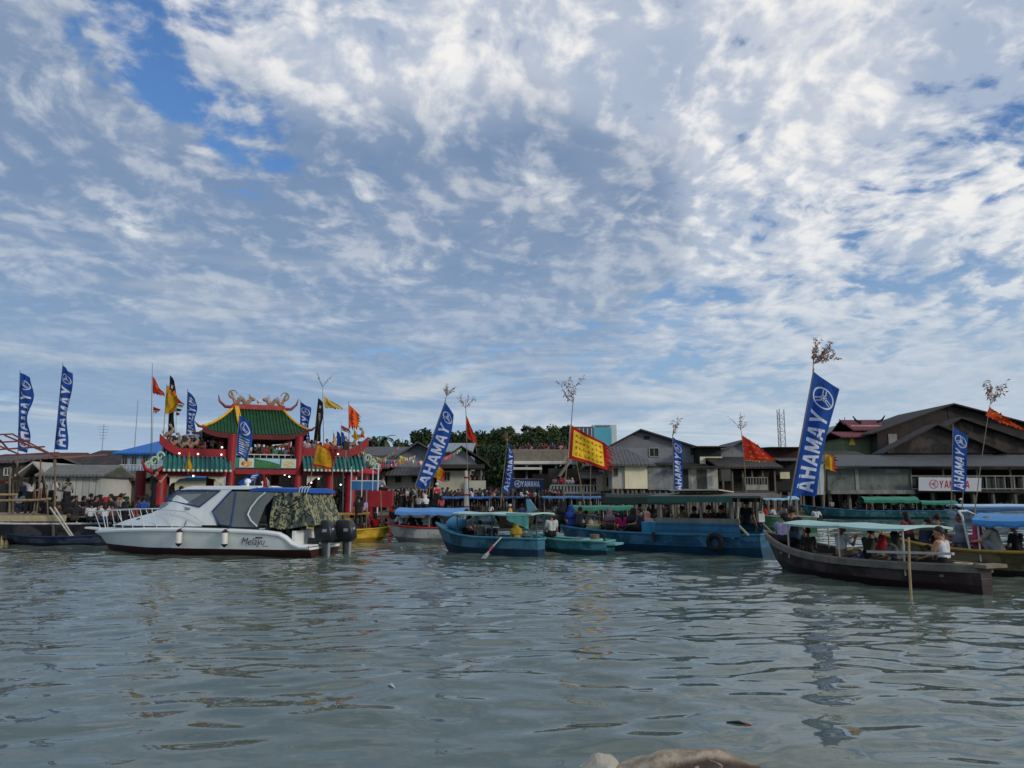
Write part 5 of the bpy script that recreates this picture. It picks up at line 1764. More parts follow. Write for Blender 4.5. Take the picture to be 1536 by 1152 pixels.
rt.build('rod_holder', crz)
# camouflage tarpaulin hung from the canopy to the stern
cm = MB(mat('#8f8d6c', .85, .1, 2, kind='camo', name='camouflage_cloth'))
NU, NV = 26, 12
gr_ = []
for j in range(NV + 1):
    v = j / NV
    row = []
    for i in range(NU + 1):
        u = i / NU
        pxa, pxb = 431 - 2 * v, 474 + 18 * v ** .8
        px = pxa + (pxb - pxa) * u
        py = 740 + 50 * v + 3 * math.sin(u * 5) * v
        row.append(Vector((cx(px), 1.0 + .14 * v + .055 * math.sin(u * 21 + v * 3) * (.3 + v), cz(py))))
    for i in range(1, 9):
        a = row[NU]
        row.append(Vector((a.x - .02 * math.sin(i), a.y - .25 * i, a.z + .02 * math.sin(i * 2.0))))
    gr_.append(row)
cm.loft(gr_, closed=False)
cm.loft([[p + Vector((.012, -.012, 0)) for p in r_] for r_ in gr_], closed=False)
cm.build('camouflage_tarp', crz, smooth=True)
# bow rail
m_rail = mat('#ccd4d6', .3, .05, 3, metal=.2)


def dedge(x):
    for (xa_, ha, za), (xb_, hb_, zb_) in zip(stn, stn[1:]):
        if xa_ <= x <= xb_:
            t_ = (x - xa_) / (xb_ - xa_)
            return ha + (hb_ - ha) * t_ - .1, za + (zb_ - za) * t_
    return .06, stn[-1][2]


for sg in (1, -1):
    top = [(cx(px), sg * max(.20, dedge(cx(px))[0]), cz(py)) for px, py in ((119, 769.5), (140, 768.5), (180, 766), (220, 764.5), (260, 764.5), (305, 768), (320, 775), (335, 786))]
    r_ = MB(m_rail)
    r_.tube(top, .017, 7)
    for px in (128, 150, 167, 186, 206, 228, 250, 275):
        u = px + 11
        e, z = dedge(min(9.2, cx(u)))
        t_ = cx(px)
        et = max(.20, dedge(min(9.28, t_))[0])
        zt_ = cz(np.interp(px, [119, 140, 180, 220, 260, 305], [769.5, 768.5, 766, 764.5, 764.5, 768]))
        r_.tube([(cx(u), sg * max(.1, e), z), (t_, sg * et, zt_)], .014, 6)
    r_.build('bow_rail', crz)
MB(m_rail).tube([(cx(119), .20, cz(769.5)), (cx(116), 0, cz(769)), (cx(119), -.20, cz(769.5))], .017, 7).build('pulpit_bar', crz)
MB(white2).prism([(cx(140), -.22, cz(799)), (cx(112), -.14, cz(797)), (cx(112), .14, cz(797)), (cx(140), .22, cz(799))], (0, 0, .06)).build('bow_platform', crz)
for px in (305, 373):
    e, z = dedge(cx(px))
    f = MB(mat('#d8d6cc', .5, .06, 3))
    f.lathe((cx(px), e + .24, 0), [(.03, cz(817)), (.10, cz(815)), (.10, cz(797)), (.03, cz(794))], 14)
    fo = f.build('fender', crz, smooth=True)
    e2 = MB(mat('#15181c', .5, .1, 3))
    e2.lathe((cx(px), e + .24, 0), [(.02, cz(819)), (.104, cz(815.5)), (.104, cz(814)), (.02, cz(814))], 14)
    e2.lathe((cx(px), e + .24, 0), [(.02, cz(798)), (.104, cz(798)), (.104, cz(796.5)), (.02, cz(793))], 14)
    e2.tube([(cx(px), e + .24, cz(794)), (cx(px), e, z + .02), (cx(px), e * .8, z + .5)], .012, 5)
    e2.build('fender_rope', fo)
cl = MB(m_rail)
for px in (300, 420):
    e, z = dedge(cx(px))
    cl.tube([(cx(px) - .1, e, z + .05), (cx(px) + .1, e, z + .05)], .02, 6)
cl.build('cleat', crz)
rd = MB(white2)
rd.lathe((cx(372), .2, cz(729.5)), [(.05, 0), (.05, .1), (.11, .12), (.11, .2), (.06, .25), (.01, .26)], 12)
rd.lathe((cx(389), -.1, cz(729.5)), [(.04, 0), (.04, .08), (.08, .1), (.08, .16), (.01, .18)], 12)
rd.build('roof_light', crz, smooth=True)


def text_mesh(body, name, parent, origin, xdir, ydir, size, m, shear=0.0, extrude=.004, bold=.0, width=None):
    cu = bpy.data.curves.new(name, 'FONT')
    cu.body = body
    cu.size = size
    cu.shear = shear
    cu.extrude = extrude
    cu.offset = bold
    cu.resolution_u = 3
    to = bpy.data.objects.new('tmp', cu)
    COL.objects.link(to)
    bpy.context.view_layer.update()
    me_ = to.evaluated_get(bpy.context.evaluated_depsgraph_get()).to_mesh()
    vs_ = [v.co.copy() for v in me_.vertices]
    fs_ = [tuple(p.vertices) for p in me_.polygons]
    w_ = max(v.x for v in vs_)
    kx = (width / w_) if width else 1
    bpy.data.objects.remove(to)
    X_, Y_ = Vector(xdir).normalized(), Vector(ydir).normalized()
    Z_ = X_.cross(Y_)
    b_ = MB(m)
    b_.add([Vector(origin) + X_ * v.x * kx + Y_ * v.y + Z_ * v.z for v in vs_], fs_)
    return b_.build(name, parent)


m_txt = mat('#3a241c', .5, .1, 4)
yt = 1.30
text_mesh('Melayu', 'boat_name', crz, (cx(392), yt + .005, cz(815.5)), (-1, 0, 0), (0, .10, 1), .36, m_txt, shear=.40, bold=-.004, width=.92)
MB(m_txt).box((cx(428), yt + .012, cz(817.2)), (.22, .008, .018)).build('name_flourish', crz)
text_mesh('MARINE', 'small_lettering', crz, (cx(413), yt + .03, cz(805.6)), (-1, 0, 0), (0, .10, 1), .09, m_txt, bold=.002, width=.26) if False else None
MB(m_txt).box((cx(419), yt + .035, cz(805)), (.26, .008, .04)).build('name_mark', crz)
for px, sg in ((495, .42), (512, -.30)):
    ob = thing('outboard_motor', 'black outboard motor on the cruiser stern, ' + ('the nearer of the pair' if sg > 0 else 'the farther of the pair, set further right'), 'outboard motor', tuple(Matrix.Translation(crz.location) @ Matrix.Rotation(hd, 4, 'Z') @ Vector((cx(px), sg, 0))), hd, 'twin outboard motors')
    blk = mat('#24282c', .38, .12, 2)
    s = MB(blk)
    rings = []
    for z_, lx_, ly_, off in ((.46, .22, .17, .02), (.54, .30, .22, .0), (.58, .33, .24, -.01), (.85, .34, .24, .02), (1.10, .29, .22, .06), (1.17, .25, .19, .08), (1.20, .19, .14, .09)):
        rings.append([(off + lx_ * math.copysign(abs(math.cos(a)) ** .38, math.cos(a)), ly_ * math.copysign(abs(math.sin(a)) ** .38, math.sin(a)), z_) for a in np.linspace(0, 6.2832, 29)[:-1]])
    s.loft(rings).build('cowling', ob, smooth=True)
    s = MB(mat('#4a4e52', .4, .1, 2))
    s.loft([[(-.02 + lx_ * math.cos(a), ly_ * math.sin(a), z_) for a in np.linspace(0, 6.2832, 14)[:-1]] for z_, lx_, ly_ in ((.52, .24, .15), (.42, .15, .11), (-.1, .13, .08), (-.45, .12, .06))]).build('leg', ob, smooth=True)
    MB(mat('#8f9598', .4, .1, 2)).box((-.14, .0, .08), (.07, .13, .82)).build('leg_trim', ob, bevel=.02)
    MB(mat('#9aa0a2', .5, .1, 2)).box((-.30, .06, .88), (.02, .16, .12), rz=0).build('decal', ob)
    MB(mat('#9aa0a2', .5, .1, 2)).box((-.08, .236, .86), (.16, .012, .10)).build('side_decal', ob)
    MB(blk).bar((.25, 0, .5), (.62, 0, .5), .12, .2).build('bracket', ob)

# ================================================================ flags
m_bamboo = mat('#7d7258', .7, .25, 4)
m_steel = mat('#4b4f55', .5, .1, 3)
f_blue = mat('#1d57ad', .75, .10, 2.5, bump=.1)
f_print = mat('#c3cbdc', .75, .05, 2)
f_black = mat('#17171b', .75, .2, 3)
f_yel = mat('#d8ab24', .75, .12, 3)
f_red = mat('#c6261c', .75, .15, 3)
f_orange = mat('#e0551f', .75, .12, 3)
f_white = mat('#cfcfc8', .75, .05, 3)
f_green = mat('#2f8a4c', .75, .1, 3)
m_dryleaf = mat('#94715f', .8, .35, 5)
m_darkink = mat('#3a1512', .7, .1, 3)
m_redink = mat('#b5351f', .7, .1, 3)



def cloth_fx(m, k=.35):
    """thin cloth: creases and light coming through"""
    t_ = NT.__new__(NT)
    t_.t = m.node_tree
    P_ = [n for n in m.node_tree.nodes if n.type == 'BSDF_PRINCIPLED'][0]
    O_ = [n for n in m.node_tree.nodes if n.type == 'OUTPUT_MATERIAL'][0]
    tr = t_.node('ShaderNodeBsdfTranslucent')
    t_.put(tr.inputs[0], P_.inputs['Base Color'].links[0].from_socket)
    mx = t_.node('ShaderNodeMixShader')
    mx.inputs[0].default_value = k
    t_.put(mx.inputs[1], P_.outputs[0])
    t_.put(mx.inputs[2], tr.outputs[0])
    t_.put(O_.inputs[0], mx.outputs[0])
    co_ = t_.node('ShaderNodeTexCoord').outputs['Object']
    b_ = t_.node('ShaderNodeBump')
    b_.inputs['Strength'].default_value = .8
    b_.inputs['Distance'].default_value = .06
    t_.put(b_.inputs['Height'], t_.noise(t_.vm('MULTIPLY', co_, (3.0, 3.0, 1.1)), 1.6, 4, .55, .8))
    t_.put(P_.inputs['Normal'], b_.outputs[0])
    t_.put(tr.inputs['Normal'], b_.outputs[0])


for m_ in (f_blue, f_black, f_yel, f_red, f_orange, f_white, f_green):
    cloth_fx(m_)

LETTER = {
    'A': [[(0, 0), (.24, 0), (.57, 1), (.35, 1)], [(1, 0), (.76, 0), (.43, 1), (.65, 1)], [(.22, .20), (.78, .20), (.70, .40), (.30, .40)]],
    'H': [[(.03, 0), (.29, 0), (.29, 1), (.03, 1)], [(.71, 0), (.97, 0), (.97, 1), (.71, 1)], [(.27, .40), (.73, .40), (.73, .61), (.27, .61)]],
    'M': [[(0, 0), (.22, 0), (.22, 1), (0, 1)], [(.78, 0), (1, 0), (1, 1), (.78, 1)], [(.02, 1), (.27, 1), (.60, .14), (.40, .14)], [(.98, 1), (.73, 1), (.40, .14), (.60, .14)]],
    'Y': [[(.38, 0), (.62, 0), (.62, .46), (.38, .46)], [(0, 1), (.27, 1), (.61, .42), (.42, .36)], [(1, 1), (.73, 1), (.39, .42), (.58, .36)]],
}


class Cloth:
    """rippled sheet hung between four photo points at depth D: tl, bl along the pole, tr, br on the free edge"""
    def __init__(s, tl, tr, br, bl, D, amp=.10, ku=.7, kv=1.6, ph=0.0, bulge=0.0, mid=None):
        s.c = [at(*p, D) for p in (tl, tr, br, bl)]
        s.W = ((s.c[0] - s.c[1]).length + (s.c[3] - s.c[2]).length) / 2
        s.L = (s.c[0] - s.c[3]).length
        s.amp, s.ku, s.kv, s.ph, s.bulge = amp, ku, kv, ph, bulge
        s.mid = [at(*p, D) for p in mid] if mid else None     # control points for the middle of the pole and free edges

    def P(s, u, v, off=0.0):
        c = s.c
        if s.mid:
            q = lambda a, m, b: a * (2 * (v - .5) * (v - 1)) + m * (-4 * v * (v - 1)) + b * (2 * v * (v - .5))
            L_, R_ = q(c[0], s.mid[0], c[3]), q(c[1], s.mid[1], c[2])
        else:
            L_, R_ = c[0].lerp(c[3], v), c[1].lerp(c[2], v)
        p = L_.lerp(R_, u)
        e = min(1, u * 2.5)
        w_ = math.sin(6.2832 * (s.ku * u + s.kv * v) + s.ph) * .7 + math.sin(6.2832 * (1.7 * s.ku * u - .6 * s.kv * v) + 2 * s.ph + 1) * .3
        return p + Vector((.18 * s.amp * w_ * e, s.amp * w_ * e + off, .10 * s.amp * w_ * e + s.bulge * math.sin(u * 3.14)))

    def sheet(s, m, nu=14, nv=30, border=None, bw=.08, edges='trbl'):
        b = MB(m)
        for off in (-.006, .006):
            vs_ = [s.P(i / nu, j / nv, off) for j in range(nv + 1) for i in range(nu + 1)]
            base = len(b.v)
            b.v += [tuple(p) for p in vs_]
            for j in range(nv):
                for i in range(nu):
                    u, v = (i + .5) / nu, (j + .5) / nv
                    bu, bv = bw, bw * s.W / s.L
                    if border and (('l' in edges and u < bu) or ('r' in edges and u > 1 - bu) or ('t' in edges and v < bv) or ('b' in edges and v > 1 - bv)):
                        b.use(border)
                    else:
                        b.use(m)
                    a = base + j * (nu + 1) + i
                    b.f.append((a, a + 1, a + nu + 2, a + nu + 1))
                    b.mi.append(b.cur)
        return b

    def quad(s, b, pts, off, n=5):
        """quad stroke (four uv points) laid on the cloth, both sides"""
        for sg in (-1, 1):
            A_, B_, C_, D_ = pts
            rows = []
            for k in range(n + 1):
                t_ = k / n
                l_ = (A_[0] + (D_[0] - A_[0]) * t_, A_[1] + (D_[1] - A_[1]) * t_)
                r_ = (B_[0] + (C_[0] - B_[0]) * t_, B_[1] + (C_[1] - B_[1]) * t_)
                rows.append([s.P(*l_, sg * off), s.P((l_[0] + r_[0]) / 2, (l_[1] + r_[1]) / 2, sg * off), s.P(*r_, sg * off)])
            b.loft(rows, closed=False)


def emblem(cl, b, cu, cv, ru):
    rv = ru * cl.W / cl.L
    n = 30
    pt = lambda r_, a: (cu + ru * r_ * math.cos(a), cv + rv * r_ * math.sin(a))
    for k in range(n):
        a0, a1 = 6.2832 * k / n, 6.2832 * (k + 1) / n
        cl.quad(b, [pt(.86, a0), pt(1, a0), pt(1, a1), pt(.86, a1)], .014, 1)
    for k in range(3):
        a = -1.5708 + k * 2.0944
        ux, uy = math.cos(a), math.sin(a)
        f = lambda r_, o: (cu + ru * (r_ * ux - o * uy), cv + rv * (r_ * uy + o * ux))
        for o in (-.13, .13):
            cl.quad(b, [f(.22, o - .045), f(.22, o + .045), f(.82, o + .045), f(.82, o - .045)], .0145 + .0004 * k, 2)
        cl.quad(b, [f(.20, -.175), f(.20, .175), f(.29, .175), f(.29, -.175)], .0152 + .0004 * k, 1)
        cl.quad(b, [f(-.30, -.04), f(-.30, .04), f(.22, .04), f(.22, -.04)], .0160 + .0004 * k, 2)


def lettering(cl, b, word, v0, v1, u0, u1, gap=.12):
    """word runs up the cloth from v0 (start, low) to v1; letter tops point to the pole"""
    n = len(word)
    cell = (v0 - v1) / n
    for i, ch in enumerate(word):
        for q, st in enumerate(LETTER[ch]):
            pts = [(u1 - y * (u1 - u0), v0 - cell * (i + gap / 2 + x * (1 - gap))) for x, y in st]
            cl.quad(b, pts, .012 + .0012 * q, 5)


def pole(root, pts, D, r=.03, m=None, name='pole'):
    P_ = [at(p[0], p[1], D) for p in pts]
    n = len(P_)
    rr = [r * (1 - .55 * i / max(1, n - 1)) for i in range(n)]
    return MB(m or m_bamboo).tube(P_, rr, 7).build(name, root, local=False)


def tuft(root, px, py, D, size, lean=.4, n=60, m=None, seed=1, droop=.5, name='leafy_tip', twigs=7):
    """dry bamboo leaves on thin twigs at the tip of a pole"""
    r = random.Random(seed)
    b = MB(m or m_dryleaf)
    o = at(px, py, D)
    for k in range(twigs):
        a = lean + r.uniform(-.75, .75)
        l_ = size * r.uniform(.6, 1.1)
        pts = [o]
        for q in range(1, 6):
            aa = a + q * .12 * r.uniform(-.6, 1.2)
            pts.append(pts[-1] + Vector((math.sin(aa), r.uniform(-.3, .3), math.cos(aa))) * l_ / 5)
        b.tube(pts, [.012, .011, .010, .008, .006, .004], 5)
        for q in range(n // twigs):
            t_ = r.uniform(.25, 1) * 5
            i = min(4, int(t_))
            p = pts[i].lerp(pts[i + 1], t_ - i)
            d = Vector((r.uniform(-.6, 1), r.uniform(-.7, .7), r.uniform(-1, .5) - droop)).normalized()
            s_ = d.cross(Vector((r.uniform(-1, 1), 1, r.uniform(-1, 1)))).normalized()
            ll = size * r.uniform(.09, .18)
            b.add([p, p + d * ll * .45 + s_ * ll * .13, p + d * ll, p + d * ll * .45 - s_ * ll * .13], [(0, 1, 2, 3)])
    return b.build(name, root, local=False)


def flag(name, label, D, base, group=None, cat='flag'):
    p = at(base[0], base[1], D)
    return thing(name, label, cat, (p.x, p.y, p.z), 0, group)


G_BLUE = 'tall blue lettered flags'
for nm, tl, tr, br, bl, D, base, lb, kw in (
        ('a', (30, 559), (48, 567), (42, 680), (27, 676), 62, (26, 700), 'slender blue lettered flag, the one nearest the left edge', dict(amp=.30, ph=.4, kv=1.9)),
        ('b', (94, 548), (109, 560), (98, 675), (82, 674), 60, (80, 700), 'blue lettered flag standing above the white shed, second from the left edge', dict(amp=.26, ph=2.0, kv=1.3)),
        ('c', (281.5, 587), (294, 597), (292, 664), (279.5, 664), 55, (279, 690), 'blue lettered flag rising behind the left wing of the red gate', dict(amp=.22, ph=1.0, kv=1.8)),
        ('d', (359, 623), (377, 634), (374, 693), (354, 680), 43.5, (351, 705), 'blue lettered flag hanging in front of the green pavilion roof', dict(amp=.22, ph=.3, kv=1.1)),
        ('e', (451, 603), (465.5, 611), (463, 676), (450, 674), 54, (449, 700), 'blue lettered flag behind the right corner of the green pavilion roof', dict(amp=.18, ph=2.6, kv=1.5)),
        ('f', (667.5, 603), (681, 622), (639, 735), (623, 728), 38, (626, 748), 'big blue lettered flag leaning right, in front of the grey gabled house', dict(amp=.10, ph=.5, kv=.9, mid=((646, 664), (669, 674)))),
        ('g', (761, 663), (767, 672), (762, 741), (752.5, 736), 50, (751, 760), 'narrow twisted blue lettered flag in front of the hill trees', dict(amp=.20, ph=1.2, kv=1.4, mid=((760, 700), (770, 700)))),
        ('h', (1009, 655), (1023, 667), (1025, 738), (1010.5, 738), 37, (1010, 752), 'slim blue lettered flag rising behind the blue cabin boat', dict(amp=.09, ph=2.2, kv=1.2)),
        ('i', (1220, 557), (1258, 584), (1224, 744), (1186, 744), 27, (1184, 764), 'biggest blue lettered flag, tall and leaning, with a dry plume on its tip', dict(amp=.20, ph=.2, kv=.85, mid=((1204, 650), (1239, 664)))),
        ('j', (1429.5, 640), (1452, 655), (1448, 737), (1427.5, 735), 48, (1427, 765), 'blue lettered flag in front of the white name banner of the warehouse', dict(amp=.12, ph=1.7, kv=1.0))):
    rt = flag('blue_flag', lb, D, base, G_BLUE)
    pole(rt, [base, bl, tl, (tl[0] + (tl[0] - bl[0]) * .03, tl[1] - 4)], D, .035, m_steel if nm in 'abce' else m_bamboo)
    cl = Cloth(tl, tr, br, bl, D, **kw)
    so = cl.sheet(f_blue, 12, 40).build('cloth', rt, smooth=True, local=False)
    bb = MB(f_print)
    emblem(cl, bb, .53, .055 + .46 * cl.W / cl.L, .40)
    bb.build('emblem', so, local=False)
    bb = MB(f_print)
    v1 = .075 + .92 * cl.W / cl.L
    lettering(cl, bb, 'AHAMAY', .975, v1, .17, .85)
    bb.build('lettering', so, local=False)
    if nm == 'i':
        pole(rt, [(1219.5, 558), (1220, 545), (1221, 532)], D, .02, name='pole_tip')
        tuft(rt, 1220, 546, D, 1.0, lean=.55, n=330, seed=5, twigs=12, droop=.1)
    if nm == 'f':
        pole(rt, [(667, 604), (670, 593), (673, 585)], D, .018, name='pole_tip')
        tuft(rt, 670, 594, D, .62, lean=.25, n=150, seed=8, twigs=8, droop=.1)
    if nm == 'h':
        tuft(rt, 1009, 655, D, 1.35, lean=.3, n=46, seed=9, twigs=3, droop=.2)
    if nm == 'g':
        tuft(rt, 761, 663, D, .9, lean=.0, n=60, seed=4, twigs=5, droop=.1)
# crumpled blue flag under the gate deck
rt = flag('blue_flag', 'crumpled blue lettered flag bunched up below the gate deck', 43, (378, 735), G_BLUE)
pole(rt, [(378, 748), (384, 712), (386, 706)], 43, .03)
cl = Cloth((392, 709), (372, 712), (352, 732), (377, 729), 43, amp=.22, ku=1.2, kv=1.0)
so = cl.sheet(f_blue, 14, 14).build('cloth', rt, smooth=True, local=False)
bb = MB(f_print)
lettering(cl, bb, 'HAM', .95, .1, .15, .6)
bb.build('lettering', so, local=False)
# black lettered flags
for tl, tr, br, bl, D, base, lb in (((255, 563), (263, 571), (261, 650), (252.5, 648), 52, (252, 690), 'narrow black flag standing behind the big yellow flag of the left cluster'),
                                    ((477.5, 597), (485.5, 604), (480, 663), (471, 660), 50, (470, 690), 'narrow black flag with small pale lettering right of the pavilion roof')):
    rt = flag('black_flag', lb, D, base, 'narrow black flags')
    pole(rt, [base, bl, tl], D, .03, m_steel)
    cl = Cloth(tl, tr, br, bl, D, amp=.16, kv=1.4, ph=1.0)
    so = cl.sheet(f_black, 8, 30).build('cloth', rt, smooth=True, local=False)
    bb = MB(mat('#9a8f88', .7, .1, 3))
    r_ = random.Random(int(tl[0]))
    for q in range(13):
        v = .32 + q * .042
        cl.quad(bb, [(.35, v), (.35, v + .028), (.62, v + .028 - .006 * r_.random()), (.62, v)], .012, 2)
    cl.quad(bb, [(.25, .12), (.75, .12), (.65, .19), (.35, .19)], .012, 2)
    bb.build('print', so, local=False)


def glyphs(cl, b, us, vs_, size, seed, off=.013):
    """clusters of brush strokes in rows"""
    r = random.Random(seed)
    asp = cl.W / cl.L
    for v in vs_:
        for u in us:
            for k in range(5):
                cu, cv = u + r.uniform(-.4, .4) * size, v + r.uniform(-.4, .4) * size * asp
                if r.random() < .55:
                    w_, h_ = size * r.uniform(.5, .9), size * asp * .14
                else:
                    w_, h_ = size * .14, size * asp * r.uniform(.5, .9)
                cl.quad(b, [(cu - w_ / 2, cv - h_ / 2), (cu + w_ / 2, cv - h_ / 2), (cu + w_ / 2, cv + h_ / 2), (cu - w_ / 2, cv + h_ / 2)], off + .0012 * k, 1)


def fringe(cl, m, seed, n=9, ln=.22, edge='r'):
    """flame shaped tongues along the free edge"""
    r = random.Random(seed)
    b = MB(m)
    for k in range(n):
        v0, v1 = k / n, (k + 1) / n
        L_ = ln * r.uniform(.5, 1.2)
        if edge == 'r':
            p0, p1 = cl.P(.985, v0), cl.P(.985, v1)
            d = (cl.P(1, .5) - cl.P(.8, .5)).normalized()
        elif edge == 't':
            p0, p1 = cl.P(v0, .01), cl.P(v1, .01)
            d = (cl.P(.5, 0) - cl.P(.5, .3)).normalized()
        else:
            p0, p1 = cl.P(v0, .99), cl.P(v1, .99)
            d = (cl.P(.5, 1) - cl.P(.5, .7)).normalized()
        tip = (p0 + p1) / 2 + d * L_ + Vector((0, r.uniform(-.1, .1), r.uniform(-.5, .1) * L_))
        b.add([p0, p1, tip, p0 + Vector((0, .012, 0)), p1 + Vector((0, .012, 0)), tip + Vector((0, .012, 0))], [(0, 1, 2), (5, 4, 3), (0, 2, 5, 3), (1, 4, 5, 2)])
    return b


def simple_flag(name, label, D, polepts, tl, tr, br, bl, m, border=None, bw=.09, amp=.08, glyph=None, fr=(), tip=None, pr=.03, pm=None, group=None, nu=16, nv=16, ph=.5, kv=.7, ku=.8, edges='trbl', mid=None):
    rt = flag(name, label, D, polepts[0], group)
    pole(rt, polepts, D, pr, pm)
    cl = Cloth(tl, tr, br, bl, D, amp=amp, ph=ph, kv=kv, ku=ku, mid=mid)
    so = cl.sheet(m, nu, nv, border, bw, edges).build('cloth', rt, smooth=True, local=False)
    if glyph:
        gm, us, vs_, size = glyph
        b = MB(gm)
        glyphs(cl, b, us, vs_, size, int(tl[0]))
        b.build('lettering', so, local=False)
    for i, (fm, edge, n, ln) in enumerate(fr):
        fringe(cl, fm, int(tl[0]) + i, n, ln, edge).build('fringe', so, local=False)
    if tip:
        tuft(rt, *tip)
    return rt, cl, so


lsp = lambda a, b, n: [a + (b - a) * i / (n - 1) for i in range(n)]
rt, cl, so = simple_flag('yellow_flag', 'large yellow flag with a red border and red characters flying in front of the terrace', 36, [(845, 752), (851, 690), (857, 636), (859, 608), (861, 596)],
                         (857, 638), (907, 665), (912, 705), (853, 687), mat('#ecc428', .75, .10, 3), f_red, .065, amp=.24, ph=2.4, kv=.5, ku=.9, glyph=(m_redink, lsp(.18, .84, 7), (.24, .42, .60, .80), .075),
                         fr=((f_red, 'r', 9, .42),), tip=(860, 604, 36, 1.25, -.25, 120, None, 12, .0, 'leafy_tip', 6), nu=24, nv=20)
MB(mat('#cfc8c4', .75, .08, 3)).loft([[cl.P(-.035, v, -.01), cl.P(-.0, v, -.01), cl.P(-.0, v, .01), cl.P(-.035, v, .01)] for v in lsp(0, 1, 8)]).build('sleeve', so, local=False)
simple_flag('yellow_flag', 'square yellow flag with a red border before the right wing of the gate', 39, [(463, 735), (470, 695), (477, 652)], (475.5, 664), (497, 676), (498, 704), (468, 697), f_yel, f_red, .08, amp=.14,
            glyph=(mat('#b08a1e', .7, .1, 3), lsp(.2, .8, 4), (.25, .5, .75), .13), fr=((f_orange, 'b', 7, .16), (f_red, 'r', 6, .18)))
simple_flag('yellow_flag', 'small yellow flag with red tassels tucked behind the leaning blue flag', 41, [(643, 745), (648, 700), (652, 688)], (651.5, 692), (667, 706), (660, 721), (647, 714), f_yel, f_orange, .07, amp=.08,
            glyph=(m_redink, lsp(.25, .75, 3), (.3, .6), .12), fr=((f_red, 'r', 5, .26),))
simple_flag('yellow_flag', 'big yellow flag with orange streamers in the cluster left of the gate roof', 50, [(244, 690), (246, 640), (250, 576)], (249.5, 579), (265, 592), (266, 617), (247.5, 621), f_yel, None, amp=.25, ph=1.3, kv=.8,
            glyph=(mat('#8f8a3a', .7, .1, 3), (.35, .62), (.35, .65), .2), fr=((f_orange, 'r', 6, .45), (f_orange, 't', 4, .25)), group='flag cluster left of the gate')
simple_flag('orange_pennant', 'orange red pennant near the top of the tall thin pole left of the gate', 49, [(226, 735), (227, 640), (228.5, 545)], (229, 564), (241, 584), (247, 593), (229, 589), f_orange, f_red, .12, amp=.14, fr=((f_orange, 'b', 5, .14),), group='flag cluster left of the gate', pm=m_steel)
rt, cl, so = simple_flag('small_flag', 'small red and white flag low on the left flag cluster', 49.3, [(227.8, 690), (229, 640), (230, 607)], (230, 610), (241, 614), (239, 616), (230, 615.5), f_red, None, amp=.08, nu=8, nv=6, group='flag cluster left of the gate', pr=.02)
c2 = Cloth((230, 615.5), (239, 616), (235, 620), (230, 620), 49.3, amp=.08)
c2.sheet(f_white, 8, 6).build('lower_band', rt, smooth=True, local=False)
rt, cl, so = simple_flag('small_flag', 'small red, white and green striped flag beside the big yellow cluster flag', 50.5, [(263, 690), (264, 640), (265, 594)], (265, 596), (274, 604), (277, 607), (265, 604), f_red, None, amp=.1, nu=8, nv=6, group='flag cluster left of the gate', pr=.02)
for i, (a, b_, m_) in enumerate(((605, 611, f_white), (612, 617, f_green), (618, 623, f_red))):
    Cloth((265, a), (276 - 3 * i, a + 2), (274 - 3 * i, b_), (264.5, b_), 50.5, amp=.1, ph=i).sheet(m_, 8, 5).build('stripe', rt, smooth=True, local=False)
simple_flag('yellow_pennant', 'yellow pennant streaming from a thin pole with bare twigs right of the pavilion roof', 46, [(486, 690), (485, 640), (484, 578)], (485, 594), (500, 603), (515, 613), (487, 611), mat('#c9a63a', .75, .15, 3), None, amp=.12, fr=((f_orange, 'b', 5, .1),), tip=(484, 580, 46, 1.0, 0, 16, mat('#55524c', .8, .2, 4), 21, .1, 'leafy_tip', 4), pm=m_steel, pr=.025)
simple_flag('orange_flag', 'bright orange flag with dark characters on the right wing of the gate', 47, [(524, 690), (523.5, 650), (523, 602)], (523.5, 607), (538, 620), (536, 641), (523, 638), mat('#ee5a1a', .75, .1, 3), None, amp=.12, glyph=(m_darkink, (.42,), (.22, .42, .62, .82), .34), fr=((f_yel, 'r', 5, .2), (f_red, 'b', 4, .3)), pm=m_steel)
simple_flag('small_flag', 'small maroon and white flag low beside the orange flag', 48, [(512.5, 680), (512, 655), (511.5, 633)], (512, 638), (523, 643), (527, 652), (512, 645), mat('#9a1f2e', .75, .1, 3), f_white, .2, amp=.1, edges='b', group='small flags on the right wing of the gate', pr=.02)
simple_flag('small_flag', 'small yellow pennant just right of the orange flag', 48, [(531, 675), (530.5, 640)], (531, 643), (537, 652), (538, 661), (530.5, 656), f_yel, None, amp=.08, group='small flags on the right wing of the gate', pr=.015)
simple_flag('small_flag', 'tiny yellow orange pennant rightmost on the right wing of the gate', 48.5, [(542, 675), (541.5, 645)], (542, 648), (546, 653), (547, 658), (541.5, 655), f_orange, None, amp=.06, group='small flags on the right wing of the gate', pr=.015)
simple_flag('small_flag', 'pale sliver of a white and orange flag left of the two small blue flags', 48, [(499.5, 680), (500, 645)], (500, 648), (503, 655), (505, 668), (499.5, 668), mat('#d9a878', .75, .12, 3), None, amp=.08, group='small flags on the right wing of the gate', pr=.015)
for a, lb in ((505.5, 'small plain blue flag, the left one of a close pair on the right wing'), (511.5, 'small plain blue flag, the right one of a close pair on the right wing')):
    simple_flag('small_flag', lb, 48.2, [(a, 685), (a, 645)], (a, 647), (a + 5, 650), (a + 6, 668), (a, 669), f_blue, None, amp=.12, group='small flags on the right wing of the gate', pr=.015)
simple_flag('yellow_pennant', 'thin yellow cloth hanging down over the left teal wing of the gate', 44.5, [(282, 712), (283.5, 690), (284, 676)], (284, 678), (285.5, 688), (289, 709), (277, 706), f_yel, None, amp=.1, pr=.015)
